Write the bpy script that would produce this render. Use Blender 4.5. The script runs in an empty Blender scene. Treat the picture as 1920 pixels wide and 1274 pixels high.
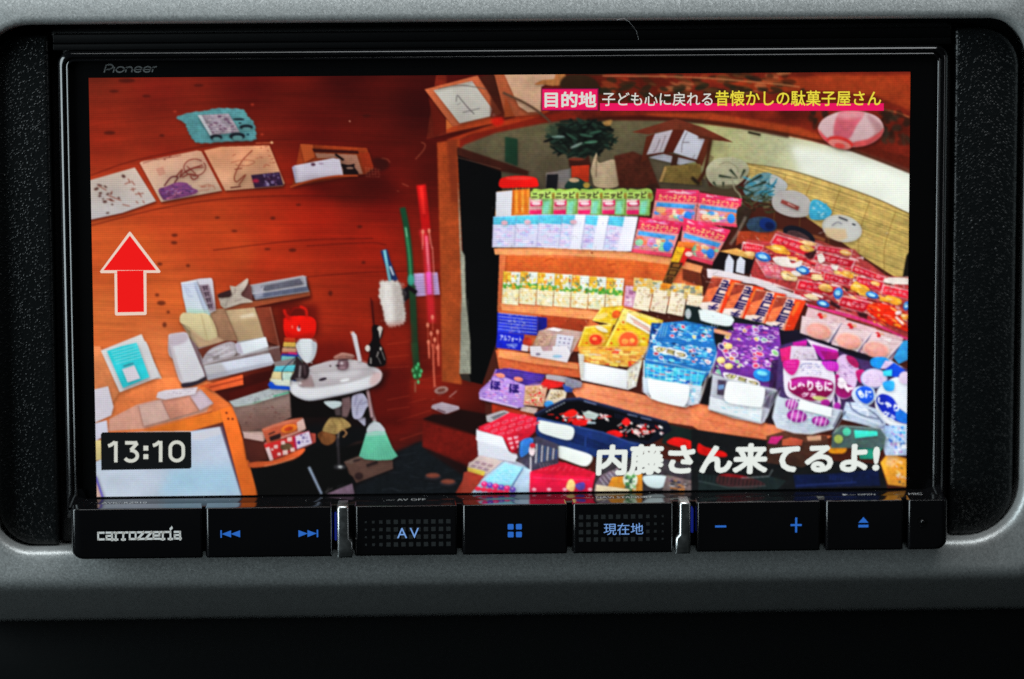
import bpy, math
import numpy as np
from mathutils import Vector

# ---------------------------------------------------------------------------
# camera, world, lamps, exposure
# ---------------------------------------------------------------------------
scene = bpy.context.scene
MM = 0.001

cam_data = bpy.data.cameras.new('camera')
cam = bpy.data.objects.new('camera', cam_data)
scene.collection.objects.link(cam)
cam.location = (-0.02788799, -0.79154108, 0.11380549)
cam.rotation_euler = (1.4151766993907595, 0.004001221118200564, -0.03820691178070565)
cam_data.sensor_width = 36.0
cam_data.lens = 148.0645
cam_data.clip_start = 0.01
cam_data.clip_end = 50.0
cam_data.dof.use_dof = True
cam_data.dof.focus_distance = 0.792
cam_data.dof.aperture_fstop = 9.0
scene.camera = cam

world = bpy.data.worlds.new('World')
scene.world = world
world.use_nodes = True
wb = world.node_tree.nodes['Background']
wb.inputs[0].default_value = (0.55, 0.75, 0.78, 1)
wb.inputs[1].default_value = 0.006


def lamp(name, loc, aim, size, power, col):
    d = bpy.data.lights.new(name, 'AREA')
    d.shape = 'RECTANGLE'
    d.size, d.size_y = size
    d.energy = power
    d.color = col
    o = bpy.data.objects.new(name, d)
    scene.collection.objects.link(o)
    o.location = loc
    v = Vector(aim) - Vector(loc)
    o.rotation_euler = v.to_track_quat('-Z', 'Y').to_euler()
    return o


# daylight through the car's glass: the side window on the left, the windscreen
# above the dashboard, and a weaker window on the far right
lamp('side_window_light', (-0.98, -0.46, 0.21), (0, 0, 0), (0.42, 0.92), 12.5, (0.80, 0.95, 1.0))
lamp('windscreen_light', (-0.10, -0.22, 0.80), (0, 0, 0.03), (1.10, 0.35), 8.0, (0.93, 0.98, 1.0))
lamp('far_window_light', (1.25, -0.62, 0.05), (0, 0, 0), (0.18, 0.50), 0.5, (0.9, 0.96, 1.0))

scene.view_settings.view_transform = 'Standard'
scene.view_settings.look = 'None'
scene.view_settings.exposure = 0.0
scene.view_settings.gamma = 1.0
scene.view_settings.use_curve_mapping = False
scene.cycles.use_denoising = False
scene.cycles.max_bounces = 8
scene.render.film_transparent = False

# ---------------------------------------------------------------------------
# the picture shown on the display: painted with code into an array, in picture
# units, then carried by the colour attribute of the display's fine mesh
# ---------------------------------------------------------------------------
PX0, PY0, PW, PH = 150, 122, 1574, 824
SS = 2
rng = np.random.default_rng(7)
CAN = np.zeros((PH, PW, 3), np.float32)
T = [0.0, 0.0, 1.0]                       # current drawing frame: origin and zoom


def frame(k):
    fr = dict(P=(0, 0, 1), A=(160, 130, 4.7175), B=(540, 130, 4.7175), C=(920, 130, 4.7175), D=(1310, 130, 4.7175),
              E=(160, 390, 4.7175), F=(540, 390, 4.7175), G=(920, 390, 4.7175), H=(1310, 390, 4.7175),
              I=(160, 650, 4.3925), J=(540, 650, 4.3925), K=(900, 650, 4.3925), L=(1310, 650, 4.3925),
              Q1=(500, 600, 7.077), Q2=(310, 500, 5.307), Q3=(430, 720, 5.818), Q4=(1200, 580, 5.789),
              Q5=(1440, 610, 4.071), Q6=(1400, 430, 4.072), Q7=(870, 680, 3.3775))[k]
    T[:] = fr


def tp(pts):
    p = np.asarray(pts, float).reshape(-1, 2)
    return p / T[2] + np.array([T[0] - PX0, T[1] - PY0])


def vnoise(h, w, sx, sy, seed):
    r = np.random.default_rng(seed)
    gx, gy = int(w / sx) + 3, int(h / sy) + 3
    g = r.random((gy, gx)).astype(np.float32)
    x = np.arange(w) / sx
    y = np.arange(h) / sy
    x0, y0 = x.astype(int), y.astype(int)
    fx, fy = x - x0, y - y0
    fx = fx * fx * (3 - 2 * fx)
    fy = (fy * fy * (3 - 2 * fy))[:, None]
    a = g[y0][:, x0] * (1 - fx) + g[y0][:, x0 + 1] * fx
    b = g[y0 + 1][:, x0] * (1 - fx) + g[y0 + 1][:, x0 + 1] * fx
    return a * (1 - fy) + b * fy


NZ = vnoise(PH, PW, 9, 9, 1) * .5 + vnoise(PH, PW, 3.2, 3.2, 2) * .5 - .5
NZ2 = vnoise(PH, PW, 34, 30, 3) - .5


def blur1(m, r):
    if r < .4:
        return m
    n = max(1, int(round(r * 1.6)))
    k = np.hanning(2 * n + 3)[1:-1]
    k = (k / k.sum()).astype(np.float32)
    for ax in (0, 1):
        pad = [(0, 0), (0, 0)]
        pad[ax] = (n, n)
        q = np.pad(m, pad, mode='edge')
        L = m.shape[ax]
        m = sum(k[i] * (q[i:i + L] if ax == 0 else q[:, i:i + L]) for i in range(2 * n + 1))
    return m


def cover(polys, pad=0):
    """anti-aliased even-odd coverage of a set of closed outlines (canvas units)"""
    allp = np.concatenate(polys)
    x0 = max(0, int(np.floor(allp[:, 0].min())) - pad)
    y0 = max(0, int(np.floor(allp[:, 1].min())) - pad)
    x1 = min(PW, int(np.ceil(allp[:, 0].max())) + 1 + pad)
    y1 = min(PH, int(np.ceil(allp[:, 1].max())) + 1 + pad)
    if x1 <= x0 or y1 <= y0:
        return None
    ys = y0 + (np.arange((y1 - y0) * SS) + .5) / SS
    xs = x0 + (np.arange((x1 - x0) * SS) + .5) / SS
    m = np.zeros((len(ys), len(xs)), bool)
    for p in polys:
        q = np.roll(p, -1, 0)
        for (ax, ay), (bx, by) in zip(p, q):
            if ay == by:
                continue
            lo, hi = (ay, by) if ay < by else (by, ay)
            r0, r1 = np.searchsorted(ys, lo), np.searchsorted(ys, hi)
            if r1 <= r0:
                continue
            xi = ax + (ys[r0:r1] - ay) * (bx - ax) / (by - ay)
            m[r0:r1] ^= xs[None, :] < xi[:, None]
    c = m.reshape(y1 - y0, SS, x1 - x0, SS).mean((1, 3)).astype(np.float32)
    return x0, y0, x1, y1, c


rng2 = np.random.default_rng(99)


def put(cv, col, a=1.0, blur=0, tex=0, tex2=0, col2=None, gdir=None, shade=.16):
    if cv is None:
        return
    x0, y0, x1, y1, c = cv
    if blur:
        c = blur1(c, blur)
    c = (c * a)[..., None]
    col = np.asarray(col, np.float32)
    if col2 is not None:
        col2 = np.asarray(col2, np.float32)
        gx, gy = gdir or (0, 1)
        yy, xx = np.mgrid[0:y1 - y0, 0:x1 - x0]
        t = gx * xx / max(1, x1 - x0 - 1) + gy * yy / max(1, y1 - y0 - 1)
        if gx < 0:
            t = t + 1
        t = np.clip(t / (abs(gx) + abs(gy)), 0, 1)[..., None]
        src = col * (1 - t) + col2 * t
    else:
        src = np.broadcast_to(col, c.shape[:2] + (3,))
    if a >= .9 and shade:
        h_, w_ = c.shape[:2]
        if h_ > 9 and w_ > 9:
            yy = np.linspace(.5, -.5, h_, dtype=np.float32)[:, None]
            xx = np.linspace(-.5, .5, w_, dtype=np.float32)[None, :]
            shade = shade * (1 - .6 * float(np.clip((np.min(col) - 110) / 80, 0, 1)))
            g_ = 1 + shade * (yy * .9 + xx * rng2.uniform(-.7, .7)) + shade * 1.1 * NZ2[y0:y1, x0:x1]
            src = src * g_[..., None]
    if tex or tex2:
        n = NZ[y0:y1, x0:x1] * tex + NZ2[y0:y1, x0:x1] * tex2
        src = src * (1 + n[..., None])
    CAN[y0:y1, x0:x1] = CAN[y0:y1, x0:x1] * (1 - c) + src * c


SHADOW = [True]


def poly(pts, col, a=1.0, blur=0, tex=0, tex2=0, col2=None, gdir=None):
    q = tp(pts)
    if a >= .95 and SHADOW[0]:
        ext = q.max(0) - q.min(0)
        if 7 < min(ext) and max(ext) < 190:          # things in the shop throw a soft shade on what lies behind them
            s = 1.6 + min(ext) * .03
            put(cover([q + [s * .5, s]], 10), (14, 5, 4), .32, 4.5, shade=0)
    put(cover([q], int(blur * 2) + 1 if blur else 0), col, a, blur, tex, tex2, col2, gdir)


def smooth(pts, closed=True, n=6):
    p = np.asarray(pts, float).reshape(-1, 2)
    if closed:
        e = np.concatenate([p[-1:], p, p[:2]])
    else:
        e = np.concatenate([2 * p[:1] - p[1:2], p, 2 * p[-1:] - p[-2:-1]])
    out = []
    for i in range(1, len(e) - 2):
        for t in np.arange(n) / n:
            a, b, c, d = e[i - 1:i + 3]
            out.append(.5 * (2 * b + (c - a) * t + (2 * a - 5 * b + 4 * c - d) * t * t + (3 * b - a - 3 * c + d) * t ** 3))
    if not closed:
        out.append(e[-2])
    return np.array(out)


def blob(pts, col, **k):
    poly(smooth(pts), col, **k)


def ell(cx, cy, rx, ry, col, rot=0, **k):
    t = np.linspace(0, 2 * math.pi, 28, endpoint=False)
    c, s = math.cos(math.radians(rot)), math.sin(math.radians(rot))
    x, y = rx * np.cos(t), ry * np.sin(t)
    poly(np.stack([cx + x * c - y * s, cy + x * s + y * c], 1), col, **k)


def line(pts, w, col, curve=False, taper=1.0, **k):
    p = smooth(pts, False) if curve else np.asarray(pts, float).reshape(-1, 2)
    d = np.gradient(p, axis=0)
    d /= np.maximum(np.linalg.norm(d, axis=1, keepdims=True), 1e-6)
    nrm = np.stack([-d[:, 1], d[:, 0]], 1)
    ww = (w / 2 * np.linspace(1, taper, len(p)))[:, None]
    poly(np.concatenate([p + nrm * ww, (p - nrm * ww)[::-1]]), col, **k)


def quad_map(q):
    q = np.asarray(q, float).reshape(4, 2)            # TL TR BR BL

    def f(uv):
        uv = np.asarray(uv, float).reshape(-1, 2)
        u, v = uv[:, :1], uv[:, 1:]
        return (q[0] * (1 - u) + q[1] * u) * (1 - v) + (q[3] * (1 - u) + q[2] * u) * v
    return f


def qpoly(q, uv, col, **k):
    sh, SHADOW[0] = SHADOW[0], False
    poly(quad_map(q)(uv), col, **k)
    SHADOW[0] = sh


_txt = {}


def glyph_tris(s, bold):
    if (s, bold) not in _txt:
        c = bpy.data.curves.new('lettering', 'FONT')
        c.body = s
        c.offset = bold
        c.resolution_u = 3
        o = bpy.data.objects.new('lettering', c)
        bpy.context.scene.collection.objects.link(o)
        bpy.context.view_layer.update()
        me = bpy.data.meshes.new_from_object(o.evaluated_get(bpy.context.evaluated_depsgraph_get()))
        v = np.array([x.co[:2] for x in me.vertices])
        f = [list(p.vertices) for p in me.polygons]
        bpy.data.objects.remove(o)
        bpy.data.curves.remove(c)
        bpy.data.meshes.remove(me)
        lo, hi = v.min(0), v.max(0)
        _txt[(s, bold)] = ((v - lo) / np.maximum(hi - lo, 1e-6), f, (hi - lo))
    return _txt[(s, bold)]


def qtext(q, s, box, col, bold=.01, blur=0, a=1.0):
    """lettering stretched over box (u0, v0, u1, v1) of a quad"""
    v, f, _ = glyph_tris(s, bold)
    uv = np.stack([box[0] + v[:, 0] * (box[2] - box[0]), box[3] - v[:, 1] * (box[3] - box[1])], 1)
    p = tp(quad_map(q)(uv))
    x0, y0 = np.floor(p.min(0)).astype(int) - 2
    x1, y1 = np.ceil(p.max(0)).astype(int) + 2
    x0, y0, x1, y1 = max(0, x0), max(0, y0), min(PW, x1), min(PH, y1)
    if x1 <= x0 or y1 <= y0:
        return
    acc = np.zeros((y1 - y0, x1 - x0), np.float32)
    for fc in f:
        r = cover([p[fc]])
        if r is not None:
            a0, b0, a1, b1, c = r
            a0, b0, a1, b1 = max(a0, x0), max(b0, y0), min(a1, x1), min(b1, y1)
            if a1 > a0 and b1 > b0:
                acc[b0 - y0:b1 - y0, a0 - x0:a1 - x0] += c[b0 - r[1]:b1 - r[1], a0 - r[0]:a1 - r[0]]
    put((x0, y0, x1, y1, np.minimum(acc, 1)), col, a, blur)


def speck(q, n, pal, size=(.03, .1), asp=1.0, seed=0, a=.9, round_=False, v=(0, 1), u=(0, 1)):
    """small printed shapes scattered over a quad"""
    r = np.random.default_rng(seed)
    f = quad_map(q)
    sh, SHADOW[0] = SHADOW[0], False
    for i in range(n):
        w = r.uniform(*size)
        h = w * asp * r.uniform(.5, 1.4)
        cx, cy = r.uniform(u[0] + w / 2, u[1] - w / 2), r.uniform(v[0] + h / 2, max(v[0] + h / 2 + .001, v[1] - h / 2))
        if round_:
            t = np.linspace(0, 6.283, 9)[:-1]
            uv = np.stack([cx + w / 2 * np.cos(t), cy + h / 2 * np.sin(t)], 1)
        else:
            k = r.uniform(-.25, .25) * w
            uv = [(cx - w / 2, cy - h / 2 + k), (cx + w / 2, cy - h / 2 - k), (cx + w / 2, cy + h / 2), (cx - w / 2, cy + h / 2)]
        poly(f(uv), pal[r.integers(len(pal))], a=a)
    SHADOW[0] = sh


def scrawl(q, n, col, w, seed, length=.3):
    r = np.random.default_rng(seed)
    f = quad_map(q)
    for i in range(n):
        p = r.uniform(.1, .9, 2)
        pts = [p]
        for k in range(r.integers(2, 5)):
            pts.append(pts[-1] + r.uniform(-length, length, 2))
        line(f(np.clip(pts, 0, 1)), w * r.uniform(.6, 1.3), col, curve=True, a=.85)


def crinkle(pts, n, seed, ln=(6, 22), w=1.4, pal=((250, 246, 244), (255, 255, 255), (30, 16, 24), (20, 12, 18)), a=.55, slope=(-.6, .9)):
    """creases and glints of film packaging inside a polygon (picture units)"""
    r = np.random.default_rng(seed)
    cv = cover([tp(pts)])
    x0, y0, x1, y1, c = cv
    old = CAN[y0:y1, x0:x1].copy()
    keep = list(T)
    frame('P')
    for i in range(n):
        x, y = r.uniform(x0, x1) + PX0, r.uniform(y0, y1) + PY0
        an = r.uniform(*slope)
        l_ = r.uniform(*ln)
        line([(x, y), (x + l_ * math.cos(an), y + l_ * math.sin(an) + r.uniform(-2, 2))], w * r.uniform(.6, 1.6), pal[r.integers(len(pal))], a=a * r.uniform(.4, 1), taper=.4)
    T[:] = keep
    CAN[y0:y1, x0:x1] = CAN[y0:y1, x0:x1] * c[..., None] + old * (1 - c[..., None])


def mottle(pts, lum, chroma, seed, size=4.0, blur=3):
    """fine printed mottling over a polygon"""
    x0, y0, x1, y1, c = cover([tp(pts)], 8)
    c = blur1(c, blur)[..., None]
    h, w = y1 - y0, x1 - x0
    l_ = (vnoise(h, w, size, size * .8, seed) + vnoise(h, w, size * 2.3, size * 1.8, seed + 1) - 1)[..., None] * lum
    k = np.stack([vnoise(h, w, size * 1.5, size * 1.3, seed + 2 + i) - .5 for i in range(3)], -1) * chroma
    reg = CAN[y0:y1, x0:x1]
    wh = 1 - .85 * np.clip((reg.min(-1, keepdims=True) - 120) / 80, 0, 1)
    CAN[y0:y1, x0:x1] = np.clip(reg + (reg + 6) / 128 * (l_ + k) * c * wh, 0, 255)


def idw(samples, x0, y0, x1, y1, pw=2.6):
    """smooth colour field through sample colours"""
    st = 6
    yy, xx = np.mgrid[y0:y1 + st:st, x0:x1 + st:st].astype(np.float32)
    num = np.zeros(yy.shape + (3,), np.float32)
    den = np.zeros(yy.shape, np.float32)
    for (sx, sy), c in samples:
        w = 1 / (((xx - sx) ** 2 + (yy - sy) ** 2) + 400) ** (pw / 2)
        num += w[..., None] * np.array(c, np.float32)
        den += w
    g = num / den[..., None]
    h, w = y1 - y0, x1 - x0
    fy, fx = np.arange(h) / st, np.arange(w) / st
    iy, ix = fy.astype(int), fx.astype(int)
    ty, tx = (fy - iy)[:, None, None], (fx - ix)[None, :, None]
    a = g[iy][:, ix] * (1 - tx) + g[iy][:, ix + 1] * tx
    b = g[iy + 1][:, ix] * (1 - tx) + g[iy + 1][:, ix + 1] * tx
    return a * (1 - ty) + b * ty


def paint_room():
    # --- timber wall on the left: colour field, bent grain, knots
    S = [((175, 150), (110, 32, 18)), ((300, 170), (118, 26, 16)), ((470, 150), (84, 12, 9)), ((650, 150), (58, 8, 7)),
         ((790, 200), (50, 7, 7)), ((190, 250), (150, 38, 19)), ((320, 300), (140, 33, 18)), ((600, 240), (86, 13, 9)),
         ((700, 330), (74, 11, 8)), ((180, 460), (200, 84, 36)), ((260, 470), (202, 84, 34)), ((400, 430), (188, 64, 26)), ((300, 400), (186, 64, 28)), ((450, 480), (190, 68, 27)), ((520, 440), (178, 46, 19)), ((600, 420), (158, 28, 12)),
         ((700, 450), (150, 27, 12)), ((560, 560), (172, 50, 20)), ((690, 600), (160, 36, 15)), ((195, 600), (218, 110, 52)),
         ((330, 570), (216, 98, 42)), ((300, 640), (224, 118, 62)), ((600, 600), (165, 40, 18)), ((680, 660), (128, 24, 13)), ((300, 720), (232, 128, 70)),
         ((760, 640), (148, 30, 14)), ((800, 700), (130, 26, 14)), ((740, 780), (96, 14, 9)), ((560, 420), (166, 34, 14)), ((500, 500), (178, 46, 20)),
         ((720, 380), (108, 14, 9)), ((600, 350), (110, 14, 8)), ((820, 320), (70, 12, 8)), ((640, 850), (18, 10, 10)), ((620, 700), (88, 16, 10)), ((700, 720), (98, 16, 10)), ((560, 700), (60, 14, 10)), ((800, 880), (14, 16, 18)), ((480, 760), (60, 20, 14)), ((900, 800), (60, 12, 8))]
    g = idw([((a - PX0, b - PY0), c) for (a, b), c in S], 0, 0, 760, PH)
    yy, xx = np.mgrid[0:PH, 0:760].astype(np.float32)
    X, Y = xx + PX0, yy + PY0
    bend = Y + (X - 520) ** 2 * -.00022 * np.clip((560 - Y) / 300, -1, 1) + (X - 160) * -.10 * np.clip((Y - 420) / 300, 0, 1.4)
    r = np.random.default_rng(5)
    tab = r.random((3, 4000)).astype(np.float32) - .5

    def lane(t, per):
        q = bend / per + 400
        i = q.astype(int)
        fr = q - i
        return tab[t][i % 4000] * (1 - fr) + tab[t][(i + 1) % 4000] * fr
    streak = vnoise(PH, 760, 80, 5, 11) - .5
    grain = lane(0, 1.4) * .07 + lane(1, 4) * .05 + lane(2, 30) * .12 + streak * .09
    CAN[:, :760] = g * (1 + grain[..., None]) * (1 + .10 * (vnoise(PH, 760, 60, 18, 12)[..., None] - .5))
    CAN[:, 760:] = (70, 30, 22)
    frame('P')
    for pts in ([(170, 330), (260, 300), (420, 270), (560, 262), (700, 268)], [(170, 424), (300, 392), (420, 374), (560, 368), (730, 372)],
                [(575, 462), (690, 456), (725, 460)], [(575, 520), (700, 511), (828, 509)], [(400, 470), (560, 452), (700, 448)]):
        line(pts, 2.2, (70, 12, 8), curve=True, a=.55, blur=.8)
    for (x, y, rx, ry) in ((206, 250, 11, 3.6), (304, 255, 5, 2.5), (238, 152, 16, 4), (214, 172, 9, 2.4), (275, 181, 8, 2.6), (373, 161, 9, 2.6), (328, 442, 6, 3), (327, 456, 6, 3.2),
                           (353, 499, 4, 3), (303, 569, 8, 4.4), (309, 610, 4, 5), (295, 554, 4, 3), (512, 410, 5, 3), (549, 470, 7, 3.5), (675, 426, 5, 3), (682, 493, 4, 3), (620, 551, 4, 5), (408, 409, 5, 2),
                           (502, 468, 6, 2), (738, 629, 3, 3), (638, 644, 4, 3), (688, 218, 7, 3), (300, 496, 5, 3), (316, 586, 3, 3), (560, 385, 5, 2), (440, 434, 6, 2)):
        ell(x, y, rx, ry, (52, 14, 10), a=.62, blur=1.0)
    line([(725, 647), (772, 637)], 1.4, (210, 90, 50), a=.6)
    # planks of the low wall behind the broom
    for k, (a, b) in enumerate((((715, 690), (850, 668)), ((712, 730), (850, 700)), ((735, 765), (800, 748)), ((745, 790), (810, 770)), ((750, 826), (810, 806)))):
        line([a, b], 1.6, (190, 60, 36), a=.4, blur=.6)
    # --- dark floor
    blob([(455, 870), (520, 800), (560, 735), (660, 745), (700, 800), (740, 850), (790, 830), (850, 850), (880, 900), (880, 960), (455, 960)], (11, 12, 14), blur=3)
    poly([(742, 848), (800, 826), (850, 848), (905, 868), (890, 945), (640, 945), (700, 880)], (17, 21, 25), blur=4, tex=.4)
    for k in range(26):
        x, y = rng.uniform(680, 870), rng.uniform(855, 925)
        line([(x, y), (x + rng.uniform(10, 34), y + rng.uniform(-8, 8))], 1.2, (70, 80, 92), a=.28, blur=.5)
    # --- ceiling timbers over the right half
    poly([(820, 130), (1724, 130), (1724, 345), (1600, 290), (1500, 262), (1300, 232), (1000, 222), (850, 250), (800, 262)], (104, 28, 16), tex=.25, tex2=.5)
    poly([(1330, 150), (1724, 140), (1724, 190), (1580, 168), (1420, 176)], (158, 52, 22), tex=.25, blur=3)
    poly([(1440, 160), (1560, 140), (1690, 150), (1724, 215), (1640, 180)], (162, 56, 24), tex=.2, blur=4)
    poly([(1200, 215), (1330, 212), (1500, 240), (1560, 262), (1500, 262), (1330, 236)], (176, 66, 28), a=.9, blur=3, tex=.2)
    poly([(1560, 262), (1724, 300), (1724, 345), (1600, 284)], (92, 26, 14), blur=2, tex=.3)
    for k in range(80):
        x, y = rng.uniform(1060, 1500), rng.uniform(136, 178)
        c = [(38, 34, 18), (60, 28, 14), (150, 62, 30), (30, 28, 20), (96, 60, 30), (190, 110, 66)][rng.integers(6)]
        ell(x, y, rng.uniform(5, 20), rng.uniform(1.5, 6), c, rot=rng.uniform(-10, 25), a=.7, blur=1)
    for k in range(46):
        x = rng.uniform(1060, 1520)
        ell(x, rng.uniform(160, 190), rng.uniform(4, 16), rng.uniform(2, 6), (34, 34, 20), a=.75, blur=1, rot=rng.uniform(-20, 30))
    line([(1130, 143), (1300, 146), (1450, 158), (1500, 164)], 2.4, (216, 134, 84), curve=True, a=.8, blur=.6)
    line([(1655, 206), (1680, 211), (1706, 221)], 2.4, (214, 130, 70), a=.8, blur=.6)
    # leafy dark clusters hanging right of the lantern
    for k in range(34):
        ell(rng.uniform(1655, 1706), rng.uniform(212, 268), rng.uniform(5, 13), rng.uniform(3, 7), (38, 24, 16) if k % 3 else (44, 46, 34), rot=rng.uniform(0, 180), a=.55, blur=1)
    for k in range(16):
        ell(rng.uniform(1520, 1560), rng.uniform(206, 240), rng.uniform(4, 9), rng.uniform(3, 6), (40, 26, 16), rot=rng.uniform(0, 180), a=.6, blur=1)
    poly([(838, 130), (925, 130), (935, 150), (880, 160), (838, 180)], (74, 12, 9), blur=2)
    # --- back wall over the doorway
    poly([(856, 262), (1000, 232), (1100, 226), (1320, 226), (1330, 360), (920, 360), (856, 300)], (92, 86, 60), blur=2, tex=.12, col2=(76, 66, 52), gdir=(0, 1))
    poly([(1290, 232), (1310, 232), (1440, 248), (1520, 265), (1600, 286), (1724, 332), (1724, 430), (1600, 366), (1480, 330), (1400, 308), (1330, 330), (1290, 330)],
         (150, 148, 92), col2=(232, 238, 224), gdir=(1, 0), blur=1.5, tex=.06)
    poly([(1480, 272), (1600, 290), (1724, 334), (1724, 412), (1620, 366), (1500, 326)], (236, 242, 230), a=.9, blur=10)
    poly([(856, 286), (856, 264), (930, 236), (1010, 218), (1060, 212), (1080, 220), (1000, 236), (930, 250), (872, 272)], (120, 28, 14), blur=1.6)
    poly([(840, 262), (1010, 206), (1040, 204), (1010, 220), (880, 254), (838, 272)], (168, 52, 22), blur=1.4, tex=.2)
    line([(1100, 226), (1200, 222), (1350, 232), (1480, 256)], 8, (52, 16, 10), curve=True, a=.8, blur=2)
    line([(1300, 228), (1440, 246), (1540, 266), (1620, 290), (1720, 330)], 4, (70, 34, 18), curve=True, a=.8, blur=1)
    # --- doorway
    poly([(820, 268), (862, 262), (866, 480), (866, 722), (829, 716), (826, 500)], (150, 58, 24), col2=(168, 74, 32), gdir=(0, 1), blur=1, tex=.25)
    poly([(838, 262), (858, 262), (860, 380), (846, 380)], (112, 40, 20), a=.7, blur=3)
    poly([(858, 280), (872, 284), (940, 318), (946, 480), (932, 640), (905, 722), (880, 716), (868, 480)], (5, 5, 6))
    poly([(858, 276), (940, 304), (992, 322), (990, 330), (940, 322), (858, 292)], (54, 22, 15), blur=1)
    line([(858, 296), (940, 318)], 1.3, (116, 76, 60), a=.7)
    poly([(859, 340), (863, 400), (866, 470), (872, 480), (874, 560), (882, 640), (883, 702), (862, 702), (866, 560), (862, 440)], (156, 158, 140), tex=.3, blur=.6)
    for k in range(5):
        line([(864 + k * 3.4, 560), (865 + k * 3.8, 700)], 1.1, (102, 108, 98), a=.6)
    poly([(862, 702), (880, 702), (884, 718), (866, 712)], (42, 36, 32))
    # --- bamboo blind
    bl = [(1398, 306), (1480, 320), (1560, 344), (1640, 372), (1724, 408), (1724, 540), (1690, 528), (1600, 470), (1500, 400), (1405, 350)]
    poly(bl, (206, 174, 98), col2=(196, 168, 92), gdir=(1, 0), tex=.22)
    cv = cover([tp(bl)])
    x0, y0, x1, y1, c = cv
    yy, xx = np.mgrid[y0:y1, x0:x1].astype(np.float32)
    u = (yy - y0) - (xx - x0) * .26 - (xx - x0) ** 2 * .00022
    r = np.random.default_rng(3)
    tb = r.random(900)
    st = tb[(np.floor(u / 1.75).astype(int)) % 900]
    mod = .76 + .36 * st
    CAN[y0:y1, x0:x1] = CAN[y0:y1, x0:x1] * (1 - c[..., None]) + CAN[y0:y1, x0:x1] * mod[..., None] * c[..., None]
    for x, y in ((1474, 330), (1522, 340), (1576, 356), (1632, 376), (1680, 398)):
        line([(x, y), (x - 12, y + 34), (x - 22, y + 76), (x - 20, y + 130)], 1.6, (120, 86, 34), curve=True, a=.55)
    line([(1398, 307), (1480, 320), (1560, 344), (1640, 372), (1706, 402)], 2.2, (106, 84, 44), curve=True, a=.8)
    poly([(1692, 526), (1700, 480), (1708, 470), (1708, 540)], (16, 14, 12))


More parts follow.
